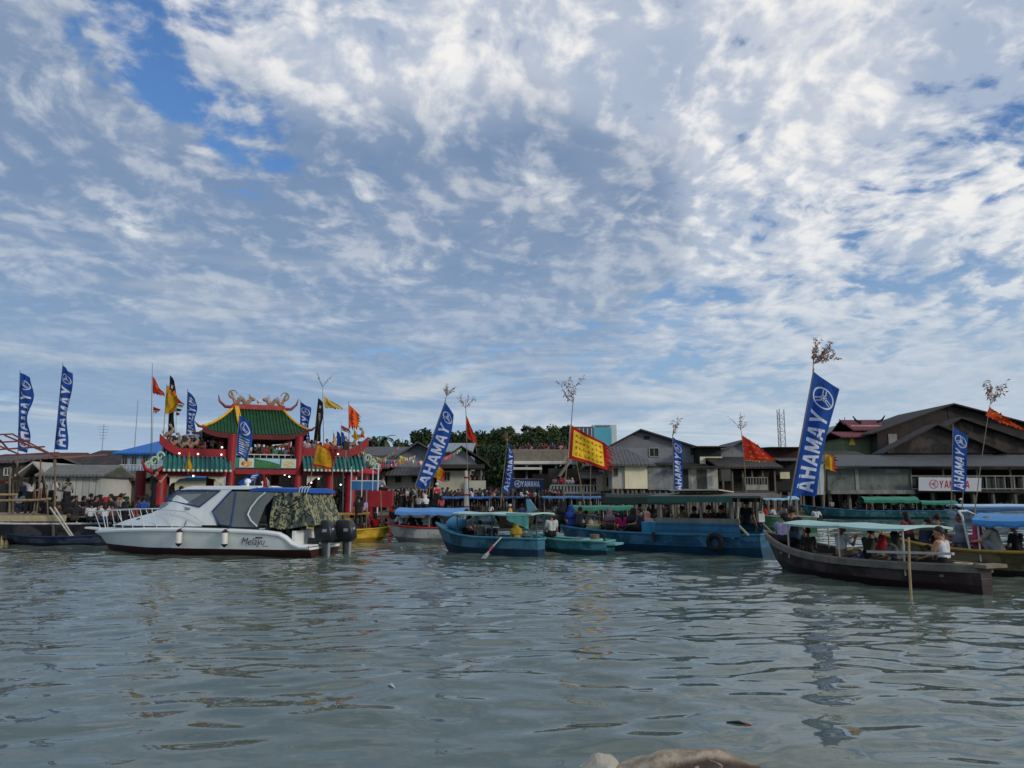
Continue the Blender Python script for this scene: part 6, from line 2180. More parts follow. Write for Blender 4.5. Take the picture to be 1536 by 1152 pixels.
simple_flag('red_pennant', 'red pennant with orange flame edge on a pole with a bare branch tip', 40, [(702, 775), (701, 700), (699, 622), (698, 600)], (699, 622), (707, 640), (716, 668), (700.5, 656), f_red, f_orange, .14, amp=.10, fr=((f_orange, 'r', 8, .10),), tip=(698, 612, 40, .95, .1, 60, None, 31, .0, 'leafy_tip', 6))
simple_flag('red_pennant', 'red dotted pennant with yellow scalloped edge in front of the veranda house', 50, [(1121, 765), (1117, 700), (1112, 648), (1109, 636)], (1113, 653), (1138, 669), (1164, 691), (1117.5, 690), f_red, None, amp=.12, glyph=(f_yel, (.25, .5, .75), (.3, .6, .85), .12), fr=((f_yel, 'b', 10, .16), (f_yel, 't', 10, .14)), tip=(1111, 645, 50, 1.25, -.1, 60, None, 35, .0, 'leafy_tip', 6), nu=20)
simple_flag('yellow_flag', 'scrap of a yellow and red flag peeping out right of the biggest blue flag', 33, [(1236, 760), (1237, 720), (1238, 678)], (1238.5, 681), (1250, 684), (1251, 707), (1238, 703), f_yel, None, amp=.14, fr=((f_red, 'r', 6, .28), (f_red, 't', 4, .12)))
rt, cl, so = simple_flag('red_streamer', 'long red and yellow streamer on a leaning bamboo pole at the right edge', 46, [(1462, 768), (1472, 690), (1484, 612), (1488, 596)], (1484, 611), (1536, 644), (1560, 655), (1478.5, 623), f_red, f_orange, .16, amp=.16, ku=1.6, edges='b', glyph=(f_yel, lsp(.12, .85, 6), (.45,), .06), fr=((f_yel, 't', 14, .2), (f_orange, 'b', 14, .16)), tip=(1487, 606, 46, 1.7, .1, 190, None, 41, .0, 'leafy_tip', 8), nu=36, nv=8)
# tall bare bamboo poles standing among the boats
for pts, D, lb in (([(877, 758), (870, 720), (864, 690)], 48, 'leaning bare bamboo pole just right of the big yellow flag'), ([(885, 760), (886, 700)], 50, 'upright bare bamboo pole right of the big yellow flag'),
                   ([(497, 775), (499, 700)], 36, 'slim bamboo pole standing behind the outboards, the left one'), ([(514, 778), (515, 700)], 36.4, 'dark slim pole standing behind the outboards, the right one'),
                   ([(573, 800), (571, 735)], 36, 'thin pale pole in front of the red stand'), ([(1443, 768), (1446, 715)], 52, 'short pale pole under the white name banner'),
                   ([(1463, 770), (1464, 742)], 52, 'stubby post at the foot of the leaning bamboo pole')):
    rt = flag('bamboo_pole', lb, D, pts[0], 'bare poles among the boats', 'pole')
    pole(rt, pts, D, .04, m_bamboo if 'dark' not in lb else m_steel)
rt = flag('wrapped_post', 'white wrapped post with red ties at the foot of the red pennant pole', 39.5, (700, 778), None, 'post')
pole(rt, [(700, 778), (699, 706)], 39.5, .16, mat('#bdbcb2', .7, .1, 3, dirt=.2), 'post_wrap')
for q in (716, 742, 760):
    MB(f_red).tube([at(700, q, 39.5) + Vector((0, 0, -.03)), at(700, q, 39.5) + Vector((0, 0, .03))], .155, 10).build('tie', rt, local=False)
rt = flag('mooring_stake', 'straight bamboo stake standing in the water in front of the maroon boat', 15.6, (1365, 895), None, 'stake')
MB(mat('#a08a64', .7, .2, 4)).tube([at(1366, 893, 15.6) + Vector((0, 0, -.5)), at(1364, 850, 15.6), at(1363, 806, 15.6)], [.028, .026, .022], 8).build('pole', rt, local=False)
p0 = at(728, 832, 24.5)
rt = thing('oar', 'long oar slanting from the teal boat into the water', 'oar', tuple(p0))
MB(mat('#8f9590', .6, .15, 4)).tube([at(728, 834, 24.3), at(737, 822, 24.7), at(752, 806, 25.2)], [.03, .026, .026], 7).build('shaft', rt, local=False)
MB(mat('#a33c34', .6, .15, 4)).tube([at(733.5, 827, 24.5), at(739, 819.5, 24.75)], .033, 7).build('grip_band', rt, local=False)
MB(mat('#8f9590', .6, .15, 4)).bar(at(725, 838, 24.2), at(731, 830.5, 24.4), .16, .02).build('blade', rt, local=False)
# red and white flag on the cruiser roof
rt, cl, so = simple_flag('small_flag', 'small red and white flag on the roof of the white cruiser', 26.6, [(401, 733), (397.5, 718), (394, 707)], (395, 709), (399, 716), (402, 731), (394.5, 731), f_red, None, amp=.04, nu=8, nv=8, pr=.012, pm=m_steel)
Cloth((399, 716), (401, 718), (408, 732), (402, 731), 26.6, amp=.04).sheet(f_white, 6, 8).build('lower_band', rt, smooth=True, local=False)


# name boards: the word with its ring emblem
def name_board(label, px0, py0, px1, py1, D, bg, ink, word='YAMAHA', tx=(.22, .94), cx_=.12, sag=0.02, cat='banner'):
    c = at(px0, py1, D)
    rt = thing('name_banner', label, cat, tuple(c))
    cl = Cloth((px0, py0), (px0, py1), (px1, py1 + 1), (px1, py0 + 1), D, amp=sag, ku=.3, kv=2.0)   # u runs down, v runs right
    so = cl.sheet(bg, 6, 30).build('cloth', rt, smooth=True, local=False)
    b = MB(ink)
    n = len(word)
    cell = (tx[1] - tx[0]) / n
    for i, ch in enumerate(word):
        for q, st in enumerate(LETTER[ch]):
            cl.quad(b, [(.78 - y * .56, tx[0] + cell * (i + .06 + x * .86)) for x, y in st], .012 + .0012 * q, 4)
    b.build('lettering', so, local=False)
    b = MB(ink)
    emblem(cl, b, .5, cx_, .34)
    b.build('emblem', so, local=False)
    f = MB(m_bamboo)
    f.tube([at(px0 - 1, py0, D + .06), at(px1 + 1, py0 + 1, D + .06)], .04, 6)
    f.build('hanging_pole', rt, local=False)
    return rt


name_board('dark blue name banner with white lettering below the roof terrace', 764, 718, 815, 733, 73, mat('#16305e', .7, .12, 2), f_print, tx=(.34, .90), cx_=.25)
name_board('long white name banner with red lettering on the warehouse veranda', 1378, 716, 1472, 736, 76.8, mat('#b9bcc2', .7, .05, 1), mat('#a01a3a', .7, .1, 2), tx=(.32, .82), cx_=.24)

# ================================================================ bunting
bcol = [mat(c, .7, .1, 4) for c in ('#c8283a', '#d8b02c', '#d2d2cc', '#3f8f4f', '#d86a28', '#c04a86', '#2f5fa8', '#9fc04a')]
for i, (a, b_, sag, Da, Db, n, lb) in enumerate((((533, 671), (623, 683), .55, 50, 62, 40, 'string of small coloured pennants running from the gate, the top one'),
                                                 ((536, 680), (606, 690), .5, 49, 60, 34, 'string of small coloured pennants under the top string beside the gate'),
                                                 ((545, 690), (600, 668), .45, 50, 63, 28, 'string of small coloured pennants crossing upward to the grey roof'),
                                                 ((600, 683), (692, 672), .75, 62, 66, 42, 'string of pennants spanning the grey gabled house to the beige house'),
                                                 ((345, 661), (432, 664), .35, 49.5, 48.5, 22, 'string of tiny pennants under the pavilion roof'),
                                                 ((484, 676), (540, 668), .4, 49, 52, 26, 'string of pennants draped over the right wing of the gate'))):
    A_, B_ = at(*a, Da), at(*b_, Db)
    rt = thing('bunting', lb, 'bunting', tuple(A_), 0, 'strings of coloured pennants')
    P_ = [A_.lerp(B_, q / 20) + Vector((0, 0, -sag * 4 * (q / 20) * (1 - q / 20))) for q in range(21)]
    MB(m_steel).tube(P_, .012, 4).build('cord', rt, local=False)
    r_ = random.Random(i)
    for k in range(n):
        t_ = (k + .5) / n
        p = A_.lerp(B_, t_) + Vector((0, 0, -sag * 4 * t_ * (1 - t_)))
        d = (B_ - A_).normalized() * .14
        s_ = .30 * r_.uniform(.8, 1.25)
        tip = p + Vector((r_.uniform(-.08, .08), r_.uniform(-.1, .1), -s_))
        o_2 = Vector((0, .01, 0))
        MB(bcol[r_.randrange(8)]).add([p - d, p + d, tip, p - d + o_2, p + d + o_2, tip + o_2], [(0, 1, 2), (5, 4, 3), (0, 2, 5, 3), (1, 4, 5, 2)]).build('pennant', rt, local=False)

# ================================================================ people
def V(*a):
    return Vector(a)


def body_prims(pose):
    """tapered capsules (p0, p1, r0, r1, region) and the head frame for a pose; the figure faces +Y"""
    sit = pose.get('sit')
    pelvis = V(0, 0, .11 if sit else .90)
    lean = Matrix.Rotation(-pose.get('lean', 0), 3, 'X')
    twist = Matrix.Rotation(pose.get('twist', 0), 3, 'Z')
    up = lambda v: pelvis + twist @ (lean @ V(*v))
    C = []
    cap = lambda a, b, ra, rb, reg: C.append((a, b, ra, rb, reg))
    # torso
    for sx in (-1, 1):
        cap(up((sx * .055, 0, .02)), up((sx * .055, 0, .10)), .105, .10, 'p')
        cap(up((sx * .05, .0, .08)), up((sx * .05, 0, .22)), .098, .092, 's')
        cap(up((sx * .05, 0, .22)), up((sx * .075, .0, .38)), .094, .102, 's')
        cap(up((sx * .075, 0, .38)), up((sx * .15, -.005, .445)), .085, .058, 'k' if pose.get('tank') else 's')
    cap(up((0, -.01, .44)), up((0, .005, .52)), .055, .05, 'k')
    hl = Matrix.Rotation(-pose.get('head', 0), 3, 'X') @ Matrix.Rotation(pose.get('hturn', 0), 3, 'Z')
    H = twist @ lean @ hl
    hc = up((0, .01, .52)) + H @ V(0, .015, .115)
    hp = lambda x, y, z: hc + H @ V(x, y, z)
    cap(hp(0, -.012, .028), hp(0, .012, .018), .088, .082, 'k')
    cap(hp(0, .025, -.02), hp(0, .045, -.07), .066, .04, 'k')
    cap(hp(0, .088, -.005), hp(0, .103, -.03), .010, .016, 'k')
    for sx in (-1, 1):
        cap(hp(sx * .083, -.005, .012), hp(sx * .083, -.008, -.028), .017, .012, 'k')
        cap(hp(sx * .032, .085, .008), hp(sx * .034, .086, .008), .011, .011, 'e')
    cap(hp(-.018, .082, -.058), hp(.018, .082, -.058), .008, .008, 'm')
    # arms
    for i, sx in enumerate((-1, 1)):
        sh = up((sx * .175, -.005, .435))
        a = pose['arms'][i]
        el = sh + twist @ V(sx * a[0][0], a[0][1], a[0][2]) * .28
        wr = el + twist @ V(sx * a[1][0], a[1][1], a[1][2]) * .245
        m_ = sh.lerp(el, .62)
        cap(sh, m_, .056, .053, 'k' if pose.get('tank') else 's')
        cap(m_, el, .042, .038, 'k')
        cap(el, wr, .038, .026, 'k')
        d = (wr - el).normalized()
        side = d.cross(V(0, 0, 1) if abs(d.z) < .8 else V(0, 1, 0)).normalized()
        if side.x * sx > 0:
            side = -side
        nrm = d.cross(side)
        pe = wr + d * .085
        cap(wr + d * .012 + side * .012, pe + side * .020, .021, .016, 'k')
        cap(wr + d * .012 - side * .012, pe - side * .020, .021, .016, 'k')
        for f, (o, l_) in enumerate(((.033, .068), (.011, .078), (-.012, .072), (-.035, .056))):
            b0 = pe + side * o
            b1 = b0 + (d + side * o * 4).normalized() * l_ * .55 + nrm * .006
            b2 = b1 + (d * .8 + side * o * 5 + nrm * .45).normalized() * l_ * .5
            cap(b0, b1, .0105, .0095, 'k')
            cap(b1, b2, .0095, .008, 'k')
        t0 = wr + d * .03 + side * .026
        t1 = t0 + (d * .6 + side * .8).normalized() * .04
        cap(t0, t1, .013, .011, 'k')
        cap(t1, t1 + (d * .9 + side * .35).normalized() * .032, .011, .009, 'k')
    # legs
    bare = pose.get('bare', .0)
    for i, sx in enumerate((-1, 1)):
        hip = pelvis + twist @ V(sx * .085, 0, 0)
        kn, an, toe = (twist @ V(sx * p[0], p[1], p[2]) for p in pose['legs'][i])
        kn, an, toe = pelvis + kn, pelvis + an, pelvis + toe
        cap(hip, kn, .086, .057, 'p')
        mid_ = kn.lerp(an, .35)
        cap(kn, mid_, .057, .054, 'l')
        cap(mid_, an, .054, .036, 'l')
        cap(an + V(0, 0, -.02), toe, .038, .030, 'f')
    return C, hc, H


def capsule(b, a, c, ra, rb, n=10):
    a, c = Vector(a), Vector(c)
    d = c - a
    d = d.normalized() if d.length > 1e-6 else Vector((0, 0, 1))
    x = d.orthogonal().normalized()
    y = d.cross(x)
    rings = []
    for k in range(1, 5):
        t_ = k / 4 * 1.5708
        rings.append((a - d * ra * math.cos(t_), ra * math.sin(t_)))
    for k in range(3, 0, -1):
        t_ = k / 4 * 1.5708
        if k == 3:
            rings.append((c, rb))
        rings.append((c + d * rb * math.cos(t_), rb * math.sin(t_)))
    b.loft([[p + (x * math.cos(6.2832 * i / n) + y * math.sin(6.2832 * i / n)) * max(r_, .001) for i in range(n)] for p, r_ in rings])


REG = ['k', 's', 'p', 'l', 'f', 'e', 'm']


def body_mesh(pose, voxel=.0125):
    C, hc, H = body_prims(pose)
    b = MB(mat('#888888'))
    for a, c, ra, rb, reg in C:
        capsule(b, a, c, ra, rb)
    o = b.build('tmp')
    md = o.modifiers.new('r', 'REMESH')
    md.mode, md.voxel_size = 'VOXEL', voxel
    ms = o.modifiers.new('s', 'SMOOTH')
    ms.factor, ms.iterations = .5, 2
    bpy.context.view_layer.update()
    me_ = bpy.data.meshes.new_from_object(o.evaluated_get(bpy.context.evaluated_depsgraph_get()))
    old = o.data
    bpy.data.objects.remove(o)
    bpy.data.meshes.remove(old)
    me_.name = 'person'
    n = len(me_.polygons)
    cen = np.empty(n * 3, np.float32)
    me_.polygons.foreach_get('center', cen)
    cen = cen.reshape(-1, 3)
    best, idx = np.full(n, 1e9), np.zeros(n, np.int32)
    for a, c, ra, rb, reg in C:
        a_, d_ = np.array(a), np.array(c - a)
        t_ = np.clip(((cen - a_) @ d_) / max(1e-9, d_ @ d_), 0, 1)
        dist = np.linalg.norm(cen - a_ - t_[:, None] * d_, axis=1) - (ra + (rb - ra) * t_)
        if reg in 'em':
            dist -= .004
        q = dist < best
        best[q], idx[q] = dist[q], REG.index(reg)
    me_.materials.clear()
    for k in range(7):
        me_.materials.append(mat('#888888'))
    me_.polygons.foreach_set('material_index', idx)
    me_.polygons.foreach_set('use_smooth', np.ones(n, bool))
    me_.update()
    return me_, hc, H


DN = (.10, .02, -1)
ST = [((.09, .01, -.44), (.095, -.02, -.82), (.11, .13, -.87))] * 2
STW = [((.10, .05, -.44), (.11, .02, -.82), (.13, .17, -.87)), ((.10, -.03, -.44), (.10, -.10, -.81), (.11, .05, -.87))]
SITL = [((.12, .40, .02), (.13, .42, -.38), (.14, .58, -.43))] * 2
SITF = [((.14, .38, .10), (.10, .66, -.12), (.12, .80, -.06))] * 2
CROSS = [((.34, .22, .0), (.02, .30, -.04), (-.12, .33, -.05))] * 2
SQ = [((.15, .30, .28), (.14, .16, -.06), (.16, .32, -.09))] * 2
POSES = {
    'stand': dict(arms=[(DN, (.05, .18, -1)), (DN, (.05, .12, -1))], legs=ST),
    'stand_wide': dict(arms=[((.25, -.05, -1), (-.1, .5, -.8)), (DN, (.0, .3, -1))], legs=STW, twist=.25),
    'phone': dict(arms=[((.15, .75, -.55), (-.45, .55, .75)), ((.15, .75, -.55), (-.45, .55, .75))], legs=STW, head=.05),
    'raised': dict(arms=[((.55, .55, .5), (.25, .5, .75)), (DN, (.05, .2, -1))], legs=ST, twist=.2, hturn=.3),
    'rail': dict(arms=[((.12, .35, -.9), (-.1, .9, -.25)), ((.12, .3, -.9), (-.1, .9, -.3))], legs=STW, lean=.12),
    'folded': dict(arms=[((.12, .25, -.95), (-.85, .45, .1)), ((.12, .28, -.95), (-.85, .42, .25))], legs=ST),
    'sit': dict(sit=1, arms=[((.12, .25, -.95), (-.1, .85, -.2)), ((.12, .25, -.95), (-.1, .85, -.2))], legs=SITL, lean=.08),
    'sit_lean': dict(sit=1, arms=[((.1, .45, -.85), (-.25, .75, -.35)), ((.1, .4, -.85), (-.25, .75, -.3))], legs=SITL, lean=.38, head=-.15),
    'sit_turn': dict(sit=1, arms=[((.2, .35, -.9), (-.3, .85, -.1)), ((.35, -.1, -.9), (.1, .3, -.9))], legs=SITF, lean=.05, twist=.45, hturn=.4),
    'sit_tank': dict(sit=1, tank=1, arms=[((.2, .35, -.9), (-.2, .85, -.3)), ((.12, .25, -.95), (-.1, .85, -.3))], legs=SITL, lean=.10, hturn=.55),
    'cross': dict(sit=1, arms=[((.15, .35, -.9), (-.35, .8, -.2)), ((.15, .35, -.9), (-.35, .8, -.2))], legs=CROSS, lean=.16),
    'squat': dict(sit=1, arms=[((.15, .6, -.7), (-.3, .75, -.1)), ((.15, .6, -.7), (-.3, .75, -.1))], legs=SQ, lean=.30, head=-.1),
    'sit_phone': dict(sit=1, arms=[((.1, .6, -.7), (-.4, .6, .5)), ((.1, .6, -.7), (-.4, .6, .5))], legs=SITF, lean=.05, head=.1),
    'sit_reach': dict(sit=1, arms=[((.35, .75, -.5), (.05, .95, -.2)), ((.2, .3, -.9), (-.1, .8, -.4))], legs=SITL, lean=.30, twist=-.2),
}
PM = {k_: body_mesh(p) for k_, p in POSES.items()}


def hair_mesh(kind):
    b = MB(mat('#888888'))
    r3 = (.098, .106, .116)

    def scalp(cutz, back, drop=0.0, grow=1.0):
        rings = []
        nu, nv = 20, 12
        for j in range(nv + 1):
            row = []
            for i in range(nu):
                ph = 6.2832 * i / nu
                front = math.sin(ph)
                lim = cutz + (back - cutz) * (.5 - .5 * front)
                th = (j / nv) * lim
                th = max(th, .03)
                z = r3[2] * math.cos(th)
                p = Vector((r3[0] * math.sin(th) * math.cos(ph), r3[1] * math.sin(th) * math.sin(ph) - .012, z + .022))
                p *= grow * (1 + .02 * math.sin(ph * 7 + j))
                if drop and front < .35 and j > nv * .6:
                    k = (j - nv * .6) / (nv * .4)
                    p.z -= drop * k * min(1, (.35 - front) * 1.6)
                    p.y -= .02 * k
                row.append(p)
            rings.append(row)
        b.loft(rings)
    if kind == 'short':
        scalp(1.15, 2.15)
    elif kind == 'long':
        scalp(1.2, 2.25, .24, 1.02)
    elif kind == 'bun':
        scalp(1.15, 2.1, 0, 1.0)
        b.ball((0, -.125, .04), .048, 10, 8)
    elif kind == 'tail':
        scalp(1.15, 2.15)
        b.tube([(0, -.10, .05), (0, -.16, .0), (0, -.15, -.12), (0, -.13, -.24)], [.03, .038, .032, .012], 8)
    elif kind in ('cap', 'bucket'):
        b.lathe((0, -.008, 0), [(.102, .0), (.106, .045), (.100, .09), (.07, .135), (.01, .148)], 18)
        if kind == 'cap':
            b.prism([(-.08, .07, .035), (-.075, .15, .02), (0, .185, .012), (.075, .15, .02), (.08, .07, .035)], (0, 0, .012))
        else:
            b.lathe((0, -.008, 0), [(.104, .03), (.19, -.015), (.195, -.008), (.105, .045)], 20)
    elif kind == 'hijab':
        prof = [(.01, .142, 0), (.07, .125, -.005), (.104, .07, -.01), (.110, .0, -.008), (.105, -.07, -.01), (.12, -.13, -.02), (.185, -.19, -.03), (.215, -.26, -.03), (.205, -.36, -.03)]
        rings = [[Vector((r_ * math.cos(6.2832 * i / 24) * (1.0 if z > -.1 else 1.08), r_ * math.sin(6.2832 * i / 24) * (1.02 if z > -.1 else .78) + y + .004, z)) for i in range(24)] for r_, z, y in prof]
        fs = []
        vs_ = [p for r_ in rings for p in r_]
        for j in range(len(rings) - 1):
            for i in range(24):
                f = (j * 24 + i, j * 24 + (i + 1) % 24, (j + 1) * 24 + (i + 1) % 24, (j + 1) * 24 + i)
                c = sum((vs_[k] for k in f), Vector()) / 4
                if c.y > .06 and abs(c.x) < .066 and -.085 < c.z < .075:
                    continue
                fs.append(f)
        b.add(vs_, fs)
    o = b.build('hair', smooth=True)
    me_ = o.data
    bpy.data.objects.remove(o)
    return me_


HM = {k_: hair_mesh(k_) for k_ in ('short', 'long', 'bun', 'tail', 'cap', 'bucket', 'hijab')}
SKIN = [mat(c, .6, .06, 6, spec=.3) for c in ('#8a5f45', '#7a5039', '#96694c', '#a5785a', '#6b4632')]
m_eye = mat('#140f0d', .4, .1, 3)
m_lip = mat('#6e3d33', .6, .1, 3)
m_hair = [mat(c, .55, .25, 9, spec=.3) for c in ('#0e0c0b', '#14100e', '#1a1412')]
m_shoe = mat('#1c1a1a', .6, .2, 4)
_cloth = {}


def cloth_mat(c, pat=None):
    if (c, pat) not in _cloth:
        if pat:
            _cloth[c, pat] = mat(c, .85, .12, 14, c2=pat)
        else:
            _cloth[c, pat] = mat(c, .85, .14, 9, bump=.25)
    return _cloth[c, pat]


def person(pose, loc, rz, shirt, pants, hair, label, group=None, sc=1.0, skin=None, hcol=None, bare=False, pat=None, seat=True):
    me_, hc, H = PM[pose]
    o = bpy.data.objects.new('person', me_)
    COL.objects.link(o)
    o.location = loc
    o.rotation_euler = (0, 0, rz)
    o.scale = (sc * random.uniform(.97, 1.06), sc * random.uniform(.97, 1.06), sc)
    sk = SKIN[random.randrange(5) if skin is None else skin]
    pm = cloth_mat(pants)
    for i, m_ in enumerate((sk, cloth_mat(shirt, pat), pm, sk if bare else pm, m_shoe, m_eye, m_lip)):
        o.material_slots[i].link = 'OBJECT'
        o.material_slots[i].material = m_
    tag(o, label, 'person', group)
    if hair:
        h_ = bpy.data.objects.new({'cap': 'cap', 'bucket': 'sun_hat', 'hijab': 'headscarf'}.get(hair, 'hair'), HM[hair])
        COL.objects.link(h_)
        h_.parent = o
        h_.location = hc
        h_.rotation_euler = H.to_euler()
        h_.material_slots[0].link = 'OBJECT'
        h_.material_slots[0].material = cloth_mat(hcol) if hcol else random.choice(m_hair)
    return o


def in_boat(key, px, pose, shirt, pants, hair, label, rz=0.0, v=0.0, dz=-.16, **k):
    """seat a person in a boat under photo column px; rz is the world heading (0 = facing away from the camera)"""
    b = BO[key]
    u = boat_u(b, px, v)
    stand = not POSES[pose].get('sit')
    z = (.18 if stand else b.sheer(min(1, max(0, u)))) + (0 if stand else dz)
    if 'z' in k:
        z = k.pop('z')
    return person(pose, b.world(u, v, z), rz, shirt, pants, hair, label, **k)


BLK, NVY, WHT, GRY, RED, PNK, TAN, JNS, OLV = '#17181b', '#1c2740', '#c4c6c8', '#6d7076', '#a3202c', '#c06a80', '#8b7a62', '#2d3a52', '#4a4a36'
# ---- maroon boat
in_boat('red', 1174, 'sit_lean', '#8f86aa', BLK, 'short', 'person in a lilac T-shirt seen from behind in the bow of the maroon boat', rz=-.6, v=.25, sc=1.08, dz=-.12)
in_boat('red', 1190, 'sit_turn', BLK, JNS, 'short', 'person in a black T-shirt sitting beside the one in lilac', rz=-1.0, v=-.45, sc=1.12, dz=.0)
in_boat('red', 1262, 'sit_phone', WHT, TAN, None, 'man in white shirt and khaki trousers sitting sideways under the mint canopy, arms raised', rz=-1.35, v=-.1, sc=1.05, dz=-.12)
in_boat('red', 1326, 'cross', '#9a9a70', OLV, 'hijab', 'child in a red hood sitting in the maroon boat', rz=-.2, v=-.25, sc=.78, hcol=RED, dz=-.10)
in_boat('red', 1346, 'sit', '#5f6064', BLK, 'long', 'woman in a grey patterned blouse with long black hair in the maroon boat', rz=.2, v=.2, sc=.98, pat='#2c2d33', dz=-.16)
in_boat('red', 1417, 'sit_tank', WHT, BLK, 'short', 'woman in a white tank top looking left near the stern of the maroon boat', rz=.55, v=.05, sc=1.06, dz=-.10, skin=3)
in_boat('red', 1396, 'sit', '#2b2b30', BLK, 'short', 'small child with dark hair low beside the woman in the white tank top', rz=.4, v=.1, sc=.66, dz=-.16)
in_boat('red', 1213, 'sit', '#26282c', BLK, 'bun', 'person in dark clothes partly hidden behind the first canopy post of the maroon boat', rz=-.4, v=.1, sc=.85, dz=-.2)
# ---- yellow and blue boat
in_boat('yellow_blue', 1385, 'sit_reach', '#1b2338', NVY, 'short', 'man in a navy shirt leaning right beyond the mint canopy', rz=-1.2, v=.2, sc=1.05)
in_boat('yellow_blue', 1444, 'sit', '#5d6474', BLK, 'hijab', 'person in a grey hooded top with their back turned at the white canopy frame', rz=.1, v=.5, sc=.98, hcol='#5a6170', dz=-.2)
in_boat('yellow_blue', 1470, 'sit', '#a8405f', BLK, 'hijab', 'person wearing a raspberry pink headscarf beside the white post', rz=-.3, v=.45, sc=1.0, hcol='#a53a5c', dz=-.2)
in_boat('yellow_blue', 1499, 'squat', '#77776f', GRY, 'bucket', 'big man in a grey shirt and wide brimmed hat at the right edge', rz=.7, v=.75, sc=1.18, hcol='#7c8076', dz=-.12)
in_boat('yellow_blue', 1447, 'sit_turn', '#8a8d90', GRY, 'short', 'person in light grey behind the hooded one, head showing under the canopy frame', rz=.5, v=-.5, sc=1.02, dz=.02)
in_boat('yellow_blue', 1527, 'sit', '#20242c', BLK, 'short', 'person in dark clothes cut by the right edge of the picture', rz=.3, v=-.3)
in_boat('yellow_blue', 1410, 'sit_phone', '#3c4048', BLK, 'short', 'person in dark grey looking at a phone left of the white tank top woman', rz=-.4, v=-.3, sc=1.0, dz=-.02)
in_boat('yellow_blue', 1364, 'sit', '#7a2a34', BLK, 'long', 'woman in a wine red top seen through the canopy posts of the maroon boat', rz=.3, v=.1, sc=.98, dz=-.05)
in_boat('yellow_blue', 1484, 'sit_lean', '#2c3a5c', BLK, 'short', 'person in dark blue between the pink headscarf and the wide brimmed hat', rz=-.7, v=-.4, sc=1.0)
in_boat('red', 1302, 'sit_lean', '#3b4038', BLK, 'short', 'person in dark green leaning forward beside the red hooded child', rz=-.9, v=-.35, sc=1.0, dz=-.1)
# ---- white boat row behind the maroon boat
in_boat('kgreen', 1229, 'sit_turn', WHT, BLK, 'cap', 'man in a white shirt and black cap behind the bow of the maroon boat', rz=-.6, v=-.3, sc=1.0, hcol=BLK, z=.55)
in_boat('kgreen', 1150, 'sit', RED, BLK, 'long', 'woman in a dark red top under the small pale blue canopy', rz=.8, v=.2)
in_boat('kgreen', 1164, 'sit_lean', WHT, JNS, 'short', 'man in a white T-shirt under the small pale blue canopy', rz=.9, v=.1)
in_boat('kgreen', 1188, 'sit', '#8e2430', BLK, 'hijab', 'person in a red headscarf right of the small pale blue canopy', rz=.5, v=.1, hcol='#8e2430')
in_boat('kgreen', 1176, 'sit', '#9b9b98', BLK, 'short', 'person in grey between the red headscarf and the white T-shirt', rz=.2, v=-.3)
# ---- big blue boat
B_ = 'passengers of the big blue boat'
in_boat('blue', 857, 'sit', '#203c86', '#203c86', 'hijab', 'person wrapped in a bright blue hooded robe on the big blue boat', rz=.2, v=-.2, hcol='#203c86', group=B_, sc=1.05, dz=-.02)
in_boat('blue', 841, 'sit', OLV, BLK, 'short', 'person in an olive jacket left of the blue robe', rz=-.2, v=-.1, group=B_, dz=.05)
in_boat('blue', 844, 'sit', '#1f2326', BLK, 'hijab', 'person in a black headscarf behind the man in the white shirt', rz=.1, v=.6, hcol='#16181b', group=B_, dz=.16)
in_boat('blue', 933, 'sit', '#a01f63', BLK, 'long', 'person in a magenta top on the gunwale of the big blue boat', rz=.1, v=-.55, group=B_, dz=-.10)
in_boat('blue', 951, 'sit', BLK, BLK, 'hijab', 'person in a long black headscarf right of the magenta top', rz=-.2, v=-.5, hcol=BLK, group=B_, dz=-.06, sc=1.08)
in_boat('blue', 973, 'sit', '#b98a78', BLK, 'hijab', 'person in a peach coloured headscarf holding a bag on the big blue boat', rz=.7, v=-.5, hcol='#c49080', group=B_, dz=-.10)
in_boat('blue', 985, 'sit_phone', WHT, BLK, 'short', 'person in white just right of the peach headscarf', rz=-.6, v=.1, group=B_)
in_boat('blue', 1001, 'sit_turn', BLK, TAN, 'short', 'man in black with bare knees leaning on the cabin of the blue boat', rz=1.2, v=-.55, group=B_, dz=.12, sc=1.1)
for i, (px, pose, sh, lb, rz) in enumerate(((1030, 'sit_reach', TAN, 'person in a tan shirt reaching left inside the blue boat cabin', .8), (1049, 'sit_lean', BLK, 'person in black inside the cabin beside the tan shirt', .4),
                                            (1064, 'sit', '#4b2a2a', 'person in brown in the middle of the blue boat cabin', -.6), (1083, 'sit', BLK, 'person in black with a white print in the rear of the cabin', -.9))):
    in_boat('blue', px, pose, sh, BLK, 'short', lb, rz=rz, v=.0, group=B_, dz=.16)
in_boat('blue', 1121, 'sit_turn', '#1b1c22', '#22262e', 'short', 'man in a dark tank top sitting on the cabin end of the blue boat', rz=-1.3, v=-.3, group=B_, dz=.30, sc=1.05)
in_boat('blue', 868, 'sit_lean', '#23262b', BLK, 'short', 'person in dark clothes just right of the blue robe', rz=-.5, v=.2, group=B_, dz=.02)
in_boat('blue', 915, 'sit', '#5a4a52', BLK, 'hijab', 'person in a mauve headscarf left of the magenta top', rz=.4, v=.3, hcol='#6b5660', group=B_, dz=.0)
in_boat('blue', 962, 'sit_turn', '#3d4250', BLK, 'short', 'person in slate grey between the black and the peach headscarves', rz=.6, v=.45, group=B_, dz=.05)
